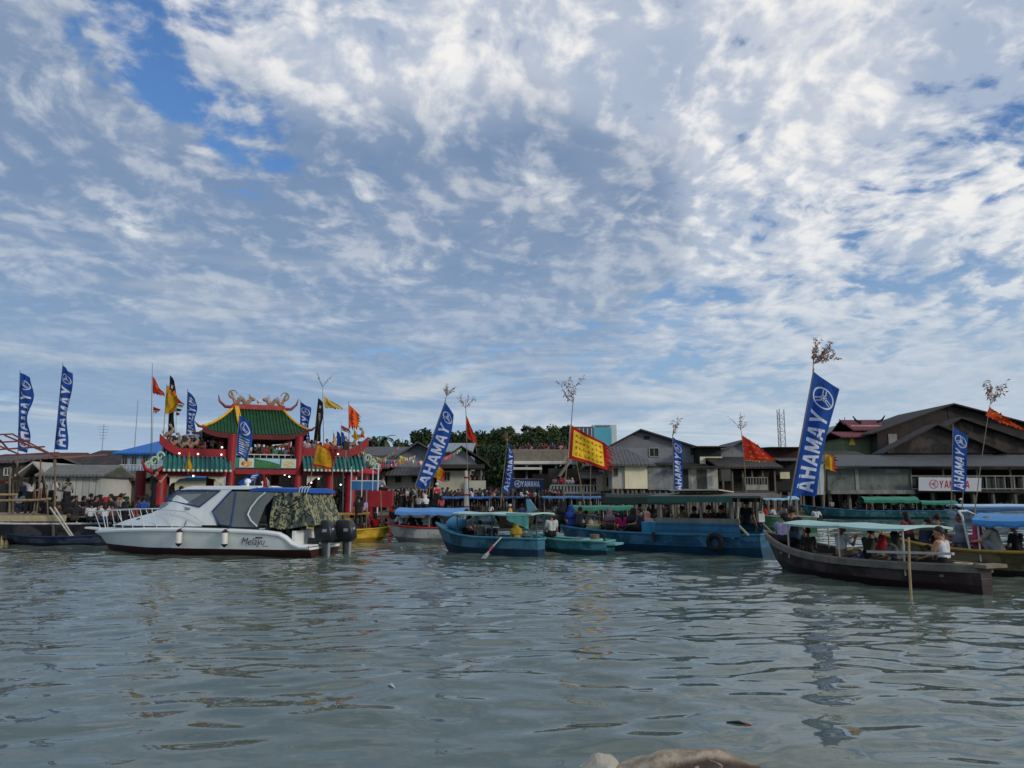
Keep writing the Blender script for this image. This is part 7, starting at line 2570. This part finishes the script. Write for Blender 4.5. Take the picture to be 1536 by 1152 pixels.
# ---- dinghy, teal boat
in_boat('dinghy', 828, 'sit', '#b6bab6', BLK, 'bucket', 'man in a white T-shirt and olive hat sitting on the teal dinghy', rz=.25, v=.1, sc=1.06, hcol='#54503c', dz=.02)
in_boat('teal', 720, 'sit', '#59625a', BLK, 'short', 'boy in a grey green T-shirt sitting under the mint canopy, the left of two', rz=.1, v=.35, sc=.82, dz=-.14)
in_boat('teal', 737, 'sit_turn', '#1b2431', BLK, 'short', 'boy in a dark top sitting under the mint canopy, the right of two', rz=-.5, v=.3, sc=.8, dz=-.16)
in_boat('teal', 775, 'sit', '#a8912c', '#a8912c', 'hijab', 'person bundled in a yellow raincoat at the stern of the teal boat', rz=.5, v=.3, hcol='#ad962e', dz=-.22, sc=.95)
in_boat('teal', 697, 'sit_lean', '#9aa09c', BLK, 'long', 'woman in pale grey in the shade under the front of the mint canopy', rz=-.9, v=-.4, dz=-.10)
# ---- grey boat
for px, pose, sh, ha, lb, rz in ((604, 'sit_lean', WHT, 'short', 'person in white bending forward at the left end of the light blue canopy', 1.2), (622, 'sit_lean', BLK, 'short', 'person in black leaning over beneath the light blue canopy', 1.0),
                                 (637, 'sit_reach', '#b9bcbc', 'hijab', 'person draped in white in the middle of the grey boat', -.4), (653, 'sit', BLK, 'long', 'person in black under the right end of the light blue canopy', -.6)):
    in_boat('grey', px, pose, sh, BLK, ha, lb, rz=rz, v=-.1, hcol=WHT if ha == 'hijab' else None, group='passengers of the grey boat')
in_boat('grey', 590, 'sit_turn', BLK, GRY, 'short', 'man in a black T-shirt sitting on the bow of the grey boat', rz=-.8, v=-.4, dz=.0)
# ---- yellow boat
in_boat('yellow', 543, 'stand', '#a792b8', BLK, 'long', 'girl in a lavender top and black shorts standing on the yellow boat', rz=.05, v=.1, z=.36, bare=True, sc=.99, skin=3)
in_boat('yellow', 537, 'stand_wide', BLK, BLK, 'short', 'person in black standing close behind the girl in lavender', rz=.3, v=-.7, z=.42)
in_boat('yellow', 564, 'squat', '#b3151f', BLK, 'long', 'woman in a bright red top crouching at the bow of the yellow boat', rz=.3, v=.1, z=.42)
in_boat('yellow', 527, 'sit', '#22242a', BLK, 'short', 'person in dark clothes seated in the shade of the yellow boat', rz=.0, v=-.2)
p_ = at(571, 737, 41.4)
person('cross', (p_.x, p_.y, p_.z), -.8, '#c0c3c6', BLK, 'short', 'boy in a white printed shirt sitting on top of the red stand', pat='#2b2f3a', sc=.95)
# ---- cruiser crew
for px, pose, sh, lb, y, sc_ in ((426, 'sit', '#62656e', 'man in a grey T-shirt with his back turned in the cockpit of the cruiser', .55, 1.05), (447, 'sit_turn', '#1b1b20', 'person in dark clothes in the cruiser cockpit beside the camouflage tarp', .2, 1.0)):
    q = Matrix.Translation(crz.location) @ Matrix.Rotation(hd, 4, 'Z') @ Vector((cx(px), y, .78))
    person(pose, q, -.1, sh, BLK, 'short', lb, sc=sc_)
# ---- long teal boat
names = ['striped shirt', 'olive top', 'dark blue top', 'red headscarf', 'brown shirt', 'white top', 'black shirt', 'grey shirt', 'maroon top', 'navy top', 'white cap', 'tan shirt', 'black jacket']
cols = ['#8f8a80', OLV, '#24344e', RED, '#4f3b30', WHT, BLK, GRY, '#5b2230', NVY, '#c9ccd0', TAN, '#1b1c20']
for i, px in enumerate((1248, 1268, 1290, 1304, 1318, 1328, 1342, 1353, 1364, 1376, 1390, 1402, 1413)):
    in_boat('longteal', px, ('sit', 'sit_phone', 'sit_lean', 'sit_turn')[i % 4], cols[i], BLK, 'hijab' if i == 3 else ('cap' if i == 10 else ('short', 'long', 'short', 'bun')[i % 4]),
            'person in a %s among the passengers of the long teal boat' % names[i] if names[i] not in ('red headscarf', 'white cap') else 'person with a %s on the long teal boat' % names[i],
            rz=random.uniform(-1, 1), v=random.uniform(-.4, .3), hcol=(RED if i == 3 else WHT if i == 10 else None), group='passengers of the long teal boat', dz=-.02)
in_boat('paleblue', 1444, 'sit_turn', GRY, BLK, 'cap', 'man in a white cap sitting at the bow of the pale blue boat', rz=.6, v=.0, hcol=WHT, dz=.1)
# ---- far boats in the middle
for key, spots in (('far1', ((664, BLK, 'black'), (676, '#4a4f58', 'grey'), (690, NVY, 'navy'), (712, BLK, 'black'), (722, '#5e5a54', 'brown'), (734, WHT, 'white'))),
                   ('far2', ((742, BLK, 'black'), (752, '#7a7d80', 'pale grey'), (766, '#b39a4a', 'yellow'), (781, '#a22636', 'red'), (795, BLK, 'black'))),
                   ('far3', ((816, '#1d1f24', 'black'), (829, GRY, 'grey'), (846, BLK, 'black'), (862, '#5a4b44', 'brown'), (878, WHT, 'white'), (895, BLK, 'black'))),
                   ('darkgreen', ((905, BLK, 'black'), (922, GRY, 'grey'), (940, '#5b4540', 'brown'), (960, WHT, 'white'), (980, BLK, 'black'), (1000, NVY, 'navy')))):
    where = {'far1': 'the boat with the flat blue awning', 'far2': 'the boat with the dark blue awning', 'far3': 'the boat before the white balustrade', 'darkgreen': 'the boat with the dark green awning'}[key]
    seen = {}
    for i, (px, c, nm) in enumerate(spots):
        seen[nm] = seen.get(nm, 0) + 1
        many = [s for s in spots if s[2] == nm]
        lb = 'person in %s sitting in %s' % (nm, where) if len(many) == 1 else 'person in %s in %s, %s from its left' % (nm, where, ('first such', 'second such', 'third such')[seen[nm] - 1])
        in_boat(key, px, ('sit', 'sit_lean', 'sit_turn', 'sit_phone')[i % 4], c, BLK, ('short', 'long', 'hijab', 'short')[(i + len(key)) % 4], lb, rz=random.uniform(-1.2, 1.2), v=random.uniform(-.4, .4), hcol=BLK if (i + len(key)) % 4 == 2 else None, group='passengers of the far awning boats', dz=.0)
in_boat('green', 880, 'sit', '#8b8a80', BLK, 'short', 'person in drab grey under the bright green canopy', rz=.4)
in_boat('green', 905, 'sit_lean', '#7a5a48', BLK, 'hijab', 'person in a brown headscarf under the bright green canopy', rz=-.5, hcol='#6b4a3c')
for k in range(7):
    b = BO['green']
    p_ = b.world(.50 + .055 * k, -.2 + .3 * (k % 2), b.sheer(.5) + .02)
    sb = MB(mat('#a8a49a', .85, .12, 5))
    sb.ball((0, 0, .12), (.19, .15, .17), 12, 8, fn=lambda q: q + Vector((.02 * math.sin(q.z * 30), .02 * math.sin(q.x * 25), 0)))
    sb.tube([(0, 0, .26), (.02, 0, .36)], [.07, .03], 8)
    o = sb.build('white_sack', None, smooth=True)
    o.location = p_
    o.rotation_euler = (0, 0, k)
    tag(o, 'pale tied sack heaped in the open boat with the green canopy', 'sack', 'sacks heaped in the green canopied boat')

# ---- gear lying in the boats
def gear(kind, key, px, v, dz, label, c, s=1.0, rz=0.3):
    b = BO[key]
    u = boat_u(b, px, v)
    p_ = b.world(u, v, b.sheer(min(1, max(0, u))) + dz)
    m_ = mat(c, .6, .2, 5, dirt=.2)
    g_ = MB(m_)
    if kind == 'jerrycan':
        g_.box((0, 0, .17 * s), (.26 * s, .15 * s, .32 * s)).tube([(-.08 * s, 0, .34 * s), (-.08 * s, 0, .39 * s), (.06 * s, 0, .39 * s), (.06 * s, 0, .34 * s)], .014 * s, 6).tube([(.1 * s, 0, .33 * s), (.12 * s, 0, .39 * s)], .025 * s, 8)
    elif kind == 'rope_coil':
        for q in range(5):
            g_.torus((0, 0, .03 + .03 * q), (.17 - .012 * (q % 2)) * s, .02, axis='z', n=22, k=6)
    elif kind == 'basket':
        g_.lathe((0, 0, 0), [(.17 * s, 0), (.23 * s, .22 * s), (.25 * s, .24 * s), (.21 * s, .22 * s), (.15 * s, .03)], 18)
    elif kind == 'crate':
        for q in (0, 1, 2):
            z = (.05 + .09 * q) * s
            for sx in (-1, 1):
                g_.box((sx * .2 * s, 0, z), (.02, .34 * s, .06 * s)).box((0, sx * .16 * s, z), (.38 * s, .02, .06 * s))
        g_.box((0, 0, .02), (.39 * s, .31 * s, .02))
    elif kind == 'bucket':
        g_.lathe((0, 0, 0), [(.10 * s, 0), (.14 * s, .24 * s), (.15 * s, .25 * s), (.12 * s, .24 * s), (.09 * s, .02)], 16)
        g_.tube([(.14 * s * math.cos(a), 0, .24 * s + .12 * s * math.sin(a)) for a in np.linspace(0, 3.14, 9)], .008, 5)
    elif kind == 'fish_net':
        g_.ball((0, 0, .08), (.34 * s, .24 * s, .15 * s), 18, 10, fn=lambda q: q * (1 + .12 * math.sin(q.x * 31 + q.y * 17) * math.sin(q.z * 37 + q.x * 9)))
    o = g_.build(kind, None, smooth=kind in ('basket', 'bucket', 'fish_net', 'rope_coil'))
    o.location, o.rotation_euler = p_, (0, 0, rz)
    return tag(o, label, kind.replace('_', ' '))


gear('jerrycan', 'red', 1287, .1, -.30, 'blue plastic jerrycan under the mint canopy of the maroon boat', '#27508a')
gear('rope_coil', 'red', 1445, .0, -.10, 'coil of pale rope on the stern of the maroon boat', '#a59a7c')
gear('basket', 'red', 1232, .35, -.28, 'round woven basket beside the first canopy post of the maroon boat', '#8a6f44', 1.1)
gear('fish_net', 'blue', 893, .0, -.12, 'heap of green fishing net on the bow of the big blue boat', '#3f6a55', 1.3)
gear('crate', 'blue', 912, -.1, -.10, 'orange slatted crate on the bow of the big blue boat', '#b0622a', 1.2)
gear('jerrycan', 'blue', 1142, .2, .42, 'white jerrycan on the stern engine box of the big blue boat', '#b9bab2', .9)
gear('bucket', 'dinghy', 868, .2, -.25, 'red bucket standing in the teal dinghy', '#a52a26', 1.1)
gear('rope_coil', 'dinghy', 892, .1, .06, 'coil of brown rope on the stern deck of the teal dinghy', '#7a6848', .9)
gear('jerrycan', 'teal', 793, .3, -.28, 'green jerrycan at the stern of the teal boat', '#3f7a4a')
gear('crate', 'grey', 700, -.1, -.2, 'pale slatted crate in the stern of the grey boat', '#a8a596')
gear('fish_net', 'black', 90, .1, -.05, 'heap of dark blue net on the black boat by the jetty', '#23324e', 1.4)
gear('bucket', 'yellow_blue', 1412, .1, -.25, 'white bucket in the yellow and blue boat', '#b9bcb8', 1.1)
gear('basket', 'yellow', 575, .1, -.15, 'brown basket at the bow of the yellow boat', '#6e5a3a', 1.0)

# ---- crowd on the jetty
JZ = J.z * 0 + at(0, 773, 33).z
for px, D, pose, sh, pa, ha, rz, sc_, lb in (
        (42, 36, 'raised', '#c9cacc', '#14151a', 'long', .9, 1.0, 'girl in white blouse and black skirt raising her arm on the jetty'), (51, 37.2, 'stand_wide', '#c4c5c7', BLK, 'cap', .3, 1.04, 'person in white with a black backpack strap behind the girl raising her arm'),
        (75, 36, 'rail', '#c9cacb', '#1b1b20', 'short', -.5, 1.04, 'man in a white shirt leaning on the jetty rail'), (27, 36.5, 'sit', '#b7b9bd', JNS, 'long', .2, .95, 'woman in white and jeans sitting on the jetty'),
        (98, 35, 'rail', '#8d8d8a', BLK, 'short', .4, .98, 'man in a striped shirt leaning at the end of the jetty'), (12, 38, 'stand', '#23252b', BLK, 'short', -.2, 1.0, 'person in black standing at the left edge of the jetty'),
        (66, 34.6, 'cross', '#1d1d22', BLK, 'short', .2, 1.0, 'person in black sitting on the jetty floor under the rail'), (80, 34, 'cross', '#2b2724', BLK, 'cap', .5, .95, 'person in dark brown crouched beside the jetty corner post'),
        (33, 39, 'stand', '#3a3f4a', JNS, 'short', .1, 1.0, 'person in dark grey standing at the back of the jetty'), (60, 39.5, 'stand', '#20232a', BLK, 'long', .3, 1.0, 'person in black at the back of the jetty between the men in white')):
    p_ = at(px, 770, D)
    person(pose, (p_.x, p_.y, JZ + (.25 if px == 27 else 0)), rz, sh, pa, ha, lb, 'people on the jetty', sc_, pat='#1d1d20' if px == 98 else None)
bpk = thing('backpack', 'black backpack worn by the person behind the girl raising her arm', 'backpack', tuple(at(54, 728, 36.9)))
MB(mat('#15161a', .7, .2, 4)).ball((0, 0, 0), (.15, .11, .22), 12, 8).build('bag', bpk, smooth=True)
# ---- crowd on the barge and black boat behind the cruiser bow
bz = BO['barge'].sheer(.4) - .06
spots = [(108, 34.2, 'squat', BLK, 'black', 'short'), (117, 34.8, 'sit_lean', '#7c8593', 'pale blue grey', 'bucket'), (131, 35.2, 'sit', '#1c1d22', 'charcoal', 'short'), (141, 34.6, 'sit', '#2b2620', 'dark brown', 'long'), (149, 33.8, 'sit', '#b98078', 'pale pink', 'hijab'),
         (155, 35.6, 'stand', RED, 'bright red', 'hijab'), (163, 36, 'sit', '#202228', 'black with a cap', 'cap'), (171, 34.2, 'sit_turn', '#3b3430', 'brown', 'short'), (179, 34.8, 'stand_wide', '#a59a88', 'beige', 'short'), (187, 36.3, 'stand', '#9a8a6a', 'tan with a straw hat', 'bucket'),
         (196, 35, 'sit', '#1b2436', 'navy', 'long'), (206, 35.8, 'stand', '#1a2540', 'dark blue', 'short'), (214, 34.4, 'stand', '#27509a', 'royal blue', 'short'), (220, 36.2, 'stand', '#7f4a50', 'dusty rose', 'long'), (236, 34.8, 'sit', BLK, 'black beside the tall man', 'short'),
         (136, 33.0, 'sit', '#b9bcbe', 'white, low by the bow rail', 'short'), (157, 32.8, 'cross', '#c0c0be', 'white, crouching by the bow rail', 'long'), (170, 33.0, 'sit_lean', '#8f5a5a', 'rust pink', 'short'), (184, 32.9, 'sit', '#1e1f24', 'black, low behind the bow rail', 'hijab'), (198, 33.2, 'sit', '#8c3f4a', 'wine red', 'long'),
         (123, 36.6, 'stand', '#2c2f36', 'dark grey', 'short'), (146, 37, 'stand', '#17181c', 'black at the very back', 'short'), (101, 36.2, 'sit', '#59544c', 'taupe', 'short'), (112, 33.0, 'sit', '#22242a', 'black above the gangway poles', 'long'), (125, 33.4, 'squat', '#4a3c38', 'dark maroon', 'short')]
extra = ['dark teal', 'sand', 'plum', 'steel grey', 'dark olive', 'coral', 'ink blue', 'pale yellow', 'chocolate', 'lavender', 'ash grey', 'dark green', 'orange', 'smoke grey', 'light denim', 'off white']
ecol = ['#1f3f44', '#a8987c', '#4a2a44', '#59626c', '#35382a', '#b8604e', '#1a2238', '#b8ac78', '#3a2a22', '#8a7fa0', '#7c7c7a', '#1f3a2c', '#b5602a', '#4c5055', '#5f7894', '#b8b5aa']
for k in range(16):
    spots.append((86 + k * 9.2, 34.0 + (k * 7 % 10) * .33, ('sit', 'stand', 'squat', 'sit_lean', 'stand_wide')[k % 5], ecol[k], extra[k], ('short', 'long', 'short', 'hijab')[k % 4]))
for i, (px, D, pose, c, nm, ha) in enumerate(spots):
    p_ = at(px, 780, D)
    st = not POSES[pose].get('sit')
    person(pose, (p_.x, p_.y, (bz - .22 if st else bz + .10) if D > 33.5 else .95), random.uniform(-1, 1), c, (BLK, JNS, '#3a332c')[i % 3], ha, 'person in %s in the crowd behind the cruiser bow' % nm, 'crowd behind the cruiser bow', random.uniform(.92, 1.04), hcol={'bucket': '#a89a7c', 'cap': BLK, 'hijab': c}.get(ha))
dr_ = random.Random(19)
for k in range(34):
    px = 70 + k * 4.9 + dr_.uniform(-2, 2)
    D = dr_.uniform(33.6, 37.6)
    p_ = at(px, 780, D)
    pose = dr_.choice(('stand', 'sit', 'sit_lean', 'squat', 'stand_wide', 'sit'))
    st = not POSES[pose].get('sit')
    person(pose, (p_.x, p_.y, bz - .22 if st else bz + dr_.choice((.05, .2, .35))), dr_.uniform(-2, 2), dr_.choice(('#17181c', '#1f2026', '#26231f', '#1a2030', '#2c2a2a')), BLK, dr_.choice(('short', 'long', 'hijab', 'short')), 'person in dark clothes in the packed crowd behind the cruiser bow', 'dark dressed people behind the cruiser bow', dr_.uniform(.92, 1.05), hcol='#1a1a1e')
p_ = at(228, 775, 31.5)
person('phone', (p_.x, p_.y, at(228, 771, 31.5).z), -1.1, '#101114', '#0f1013', 'short', 'tall man in black standing above the crowd at the left gate pillar', None, 1.08)
p_ = at(270, 760, 34)
person('stand', (p_.x, p_.y, .80), -.3, '#8f9098', BLK, 'short', 'person in pale grey standing behind the cruiser windscreen', None, 1.0)
# ---- gate deck
Gm = Matrix.Translation(gate.location) @ Matrix.Rotation(GA, 4, 'Z')


def on_gate(px, y, z, pose, sh, pa, ha, label, group, rz=0.0, **k):
    x = gp(px, 700, y)[0]
    return person(pose, Gm @ Vector((x, y, z)), GA + rz, sh, pa, ha, label, group, **k)


gl_ = [(248, 2.0, '#8f4a48', 'dusty red'), (258, 2.4, '#1d1e26', 'black'), (268, 3.0, '#26406a', 'blue'), (284, 2.2, '#9a5f58', 'salmon'), (297, 2.2, '#a8726a', 'rose'), (306, 2.8, '#5e2f2c', 'maroon'), (316, 2.2, '#b08a80', 'pale pink'), (322, 3.0, '#16181d', 'black'), (331, 2.1, '#8a4b4e', 'brick red'), (340, 2.6, '#20222a', 'charcoal')]
for i, (px, y, c, nm) in enumerate(gl_):
    lb = 'person in %s on the deck over the left teal wing of the gate' % nm
    if nm == 'black':
        lb = 'person in black over the left teal wing, ' + ('nearer its outer end' if px < 300 else 'nearer the pavilion')
    on_gate(px, y, zd + .42, ('stand', 'folded', 'phone', 'stand_wide')[i % 4], c, BLK, ('short', 'long', 'short', 'bun')[i % 4], lb, 'people on the gate deck', random.uniform(-2, 2), sc=random.uniform(.95, 1.05))
gl_ = [(372, 1.2, '#c3c6ca', 'white'), (378, 1.4, '#16171b', 'black'), (384, 1.0, '#1e1f25', 'dark charcoal'), (391, 1.6, '#5f6470', 'grey'), (398, 1.1, '#7c2630', 'dark red'), (405, 1.9, '#2b2f3a', 'slate'), (413, 1.2, '#4d7f6a', 'mint green'), (421, 2.0, '#a09a90', 'beige'), (427, 1.2, '#9aa4b0', 'pale blue'), (437, 1.6, '#14161a', 'jet black'), (442, 1.0, '#3a3f2c', 'olive'), (447, 2.2, '#b8bcc0', 'light grey')]
for i, (px, y, c, nm) in enumerate(gl_):
    on_gate(px, y, zd, ('rail', 'stand', 'phone', 'folded', 'rail', 'stand_wide')[i % 6], c, BLK, ('short', 'long', 'short', 'tail')[i % 4], 'person in %s at the deck railing under the green roof' % nm, 'people on the gate deck', random.choice((3.1, 2.7, 3.5, .2, -.3)), sc=random.uniform(.95, 1.05))
gl_ = [(459, 1.8, '#c0a0a8', 'pale rose'), (466, 2.4, '#1c1d22', 'black'), (500, 2.2, '#b0343a', 'red'), (507, 2.6, '#c9c9c6', 'white'), (517, 2.1, '#23252c', 'charcoal'), (527, 2.5, '#3f5fa0', 'blue'), (537, 2.2, '#d0a23a', 'yellow')]
for i, (px, y, c, nm) in enumerate(gl_):
    on_gate(px, y, zd + .42, ('stand', 'phone', 'folded')[i % 3], c, BLK, ('short', 'long')[i % 2], 'person in %s on the deck over the right teal wing of the gate' % nm, 'people on the gate deck', random.uniform(2, 4), sc=random.uniform(.93, 1.03))
for i, (px, y) in enumerate([(253, 1.9), (263, 2.8), (273, 2.0), (279, 3.1), (290, 2.9), (302, 1.9), (312, 3.0), (327, 2.7), (336, 3.1), (463, 2.9), (471, 1.9), (480, 2.9), (489, 2.0), (494, 3.0), (512, 2.8), (522, 1.9), (531, 3.0), (541, 2.0)]):
    nm_ = (extra + ['moss', 'brick'])[i % 18]
    on_gate(px, y, zd + .42, ('stand', 'phone', 'stand_wide', 'folded', 'raised')[i % 5], (ecol + ['#4c5a34', '#8a4434'])[i % 18], BLK, ('short', 'long', 'hijab')[i % 3], 'person in %s in the packed row above the %s teal wing of the gate' % (nm_, 'left' if px < 400 else 'right'), 'people on the gate deck', random.uniform(1.8, 4.2), sc=random.uniform(.93, 1.05), hcol='#2a2a30' if i % 3 == 2 else None)
# ---- under the gate
r_ = random.Random(3)
cl_ = ['#17181c', '#22242a', '#1b2030', '#2c2622', '#3a3d44', '#101114', '#44302c', '#5a5d62', '#7a2a30', '#b4b6b8', '#24303f']
pxs = [262, 284, 306, 332, 356, 372, 388, 404, 418, 432, 446, 457, 463, 469, 474, 480, 485, 490, 496, 502, 507, 512, 517, 522, 530, 536, 541, 546, 458, 471, 483, 505, 515, 533, 466, 478, 493, 510]
pxs.sort()
for i, px in enumerate(pxs):
    y = r_.uniform(.6, 7.0)
    on_gate(px, y, qz, r_.choice(('stand', 'stand_wide', 'phone', 'folded', 'stand')), r_.choice(cl_), BLK, r_.choice(('short', 'short', 'long', 'hijab')), 'person standing in the dim crowd underneath the red gate', 'dim crowd underneath the gate', r_.uniform(-3, 3), sc=r_.uniform(.93, 1.08), hcol='#1c1d22')
# ---- roof terrace and lower terrace
zt = at(768, 692, 82).z
tn = ['black', 'white', 'grey', 'navy', 'maroon', 'pale blue', 'brown', 'tan', 'dark green', 'charcoal', 'red', 'cream', 'slate', 'violet', 'rust', 'teal', 'pink', 'olive', 'mustard', 'sky blue']
tc_ = ['#17181c', '#bfc2c4', GRY, NVY, '#5a2230', '#8b9db4', '#5a4436', TAN, '#2a4a38', '#2a2c32', '#8f2430', '#b9ae96', '#454b56', '#5b4a78', '#7a4028', '#2f6a6e', '#b07a86', OLV, '#a08a3c', '#6f9ac0']
for i in range(20):
    px = 776 + i * 4.05
    p_ = at(px, 690, 82 + r_.uniform(.3, 1.6))
    person(('rail', 'stand', 'phone', 'folded')[i % 4], (p_.x, p_.y, zt + .28), r_.choice((3.1, 2.8, 3.4)), tc_[i], BLK, ('short', 'long', 'short', 'hijab')[i % 4], 'person in %s behind the slatted railing of the roof terrace' % tn[i], 'people on the roof terrace', r_.uniform(.95, 1.1), hcol='#24242a')
zt = at(768, 741, 76).z
for i, (px, c, nm) in enumerate(((832, GRY, 'grey'), (841, '#a02a36', 'red'), (847, '#b22a4a', 'crimson'), (853, '#d0d0cc', 'white'), (859, '#d2c8c0', 'cream'), (866, BLK, 'black'), (872, '#8b3a44', 'wine'), (880, '#2b2f38', 'slate'), (892, '#cfd2d2', 'bright white, alone at the right'))):
    p_ = at(px, 735, 77 + r_.uniform(0, 2))
    person(('stand', 'rail', 'phone')[i % 3], (p_.x, p_.y, zt), r_.choice((3.1, 2.7, 3.5)), c, BLK, ('short', 'hijab', 'short')[i % 3], 'person in %s on the lower terrace behind the white balustrade' % nm, 'people on the lower terrace', r_.uniform(.95, 1.08), hcol=c if i % 3 == 1 else None)
# balcony of the beige house
for px, c, nm in ((709, BLK, 'black'), (716, '#3a3d44', 'dark grey'), (723, '#20222a', 'charcoal')):
    p_ = at(px, 730, 71.9)
    person('rail', (p_.x, p_.y, at(717, 735, 71.9).z), 3.1, c, BLK, 'short', 'person in %s on the side balcony of the beige house' % nm, 'people on the balcony')
# ---- wharf crowd in mid distance
wharf = thing('plank_wharf', 'low plank wharf packed with dim spectators behind the boats', 'wharf', (at(720, 760, 58).x, 58, 0))
wz = .95
MB(mat('#5b5146', .85, .25, 1.5, kind='plankx', kscale=3)).box((2, 2.2, wz - .1), (19, 4.6, .18)).build('deck', wharf)
for k in range(11):
    MB(m_post).tube([(-7 + k * 1.8, .2, -.6), (-7 + k * 1.8, .2, wz - .18)], .12, 7).build('pile', wharf)
i = 0
for px in list(range(588, 846, 5)):
    p_ = at(px + r_.uniform(-2, 2), 750, 58 + r_.uniform(.3, 4.0))
    i += 1
    person(r_.choice(('stand', 'stand_wide', 'phone', 'folded')), (p_.x, p_.y, wz), r_.uniform(-3, 3), r_.choice(cl_ + ['#a6a8aa', '#8f2430', '#c0b49a']), BLK, r_.choice(('short', 'long', 'hijab', 'short')), 'person standing in the packed row of spectators on the plank wharf', 'spectators packed on the plank wharf', r_.uniform(.93, 1.08), hcol='#202228')
p_ = at(655, 760, 50)
for px, D, pose, c, ha, z, lb in ((646, 50, 'stand', BLK, 'short', 1.15, 'man in black standing high behind the foot of the leaning blue flag'), (655, 49.5, 'stand_wide', '#b02a30', 'cap', 1.2, 'man in a red and white vest standing high right of the leaning blue flag'),
                                  (628, 48, 'sit', '#9a9aa0', 'short', 1.3, 'person in pale grey sitting left of the foot of the leaning blue flag'), (640, 48, 'sit_lean', WHT, 'hijab', 1.3, 'person in a white headscarf bending beneath the leaning blue flag'),
                                  (662, 48.6, 'sit', '#a04048', 'long', 1.2, 'woman in red sitting right of the man in the red vest')):
    p_ = at(px, 760, D)
    person(pose, (p_.x, p_.y, z), random.uniform(-.8, .8), c, BLK, ha, lb, None, 1.0, hcol=WHT if ha in ('hijab', 'cap') else None, pat=WHT if px == 655 else None)
b = BO['sp'] = Boat('wooden_boat', 'dark decked boat carrying the standing men beneath the leaning blue flag', (618, 791), (690, 791), B=1.8, F=1.0, bh=1.2, sh=1.05, c1='#23292c', inner='#3a3a38', rail='#4d5250')
b.foredeck(.0, '#4c4a44')
in_boat('sampan', 766, 'sit_turn', '#c0a85a', BLK, 'cap', 'man in a yellow shirt sitting in the small brown sampan', rz=.8, dz=-.1, hcol=WHT)
in_boat('sampan', 782, 'sit', '#3a4a78', BLK, 'short', 'person in blue sitting at the front of the small brown sampan', rz=-.6, dz=-.1)

# ================================================================ foreground rock and floating litter
rk = MB(mat('#54443a', .9, .4, 7, bump=1.0, c2='#241d1a', name='rock'))
c = at(1003, 1150, 2.75)
rr = random.Random(2)
ph = [rr.uniform(0, 6) for _ in range(8)]


def rockfn(p):
    n_ = .04 * math.sin(p.x * 9 + ph[0]) + .03 * math.sin(p.y * 13 + ph[1] + p.x * 5) + .025 * math.sin(p.z * 17 + ph[2] + p.x * 8) + .012 * math.sin(p.x * 37 + ph[3]) * math.sin(p.y * 31 + ph[4])
    return p * (1 + n_)


rk.ball((c.x - .07, c.y - .22, c.z - .80), (.97, .50, .877), 64, 40, fn=rockfn)
o = rk.build('foreground_rock', None, smooth=True)
tag(o, 'rounded brown boulder with a pale tan rim at the bottom edge', 'rock')
m = o.data.materials[0]
nt = m.node_tree
t = NT.__new__(NT)
t.t = nt
P = [n for n in nt.nodes if n.type == 'BSDF_PRINCIPLED'][0]
src = P.inputs['Base Color'].links[0].from_socket
pos = t.node('ShaderNodeTexCoord').outputs['Object']
zn = t.sep(pos)[2]
yn = t.sep(pos)[1]
nz = t.noise(pos, 6, 5, .65)
rim = t.ss(t.m('ADD', yn, t.m('MULTIPLY', t.m('SUBTRACT', nz, .5), .07)), c.y - .225, c.y - .18)  # paler tan towards the far side of the boulder
spots_ = t.ss(t.noise(pos, 16, 3, .6, .6), .63, .68)
t.put(P.inputs['Base Color'], t.mix(rim, t.mix(t.m('MULTIPLY', spots_, .8), src, lin('#a79a8a')), t.mix(t.ss(t.noise(pos, 20, 4), .35, .65), lin('#b0a08a'), lin('#8a7a66'))))
pr = MB(mat('#aaa596', .8, .25, 9, bump=.8, c2='#8a8474'))
c2_ = at(904, 1172, 2.62)
pr.ball((c2_.x, c2_.y, c2_.z - .09), (.095, .08, .17), 22, 16, fn=lambda p: p * (1 + .10 * math.sin(p.x * 60 + p.z * 25) * math.sin(p.z * 34 + 1) + .06 * math.sin(p.y * 80)))
o = pr.build('white_stone', None, smooth=True)
tag(o, 'crumpled white lump at the bottom edge just left of the brown boulder', 'stone')
for px, py, dx, m_, nm, lb in ((1108, 1088, 30, mat('#1b2428', .5, .2, 5), 'floating_stick', 'dark stick with a red end floating in the near water'), (587, 1031, 11, mat('#c9ccca', .5, .1, 5), 'floating_litter', 'small white scrap of litter floating in mid foreground')):
    D = wl(py)
    p_ = at(px, py, D)
    L_ = dx / F_PX * D
    o = MB(m_).tube([(-L_ / 2, .05, .0), (0, 0, .015), (L_ / 2, -.06, .0)], [.008, .014, .006], 8)
    if nm == 'floating_stick':
        o.use(mat('#8a2a2c', .6, .2, 4)).tube([(L_ * .22, -.035, .012), (L_ / 2, -.062, .004)], [.0135, .008], 8)
    o = o.build(nm, None, smooth=True)
    o.location = (p_.x, p_.y, .012)
    tag(o, lb, 'debris')
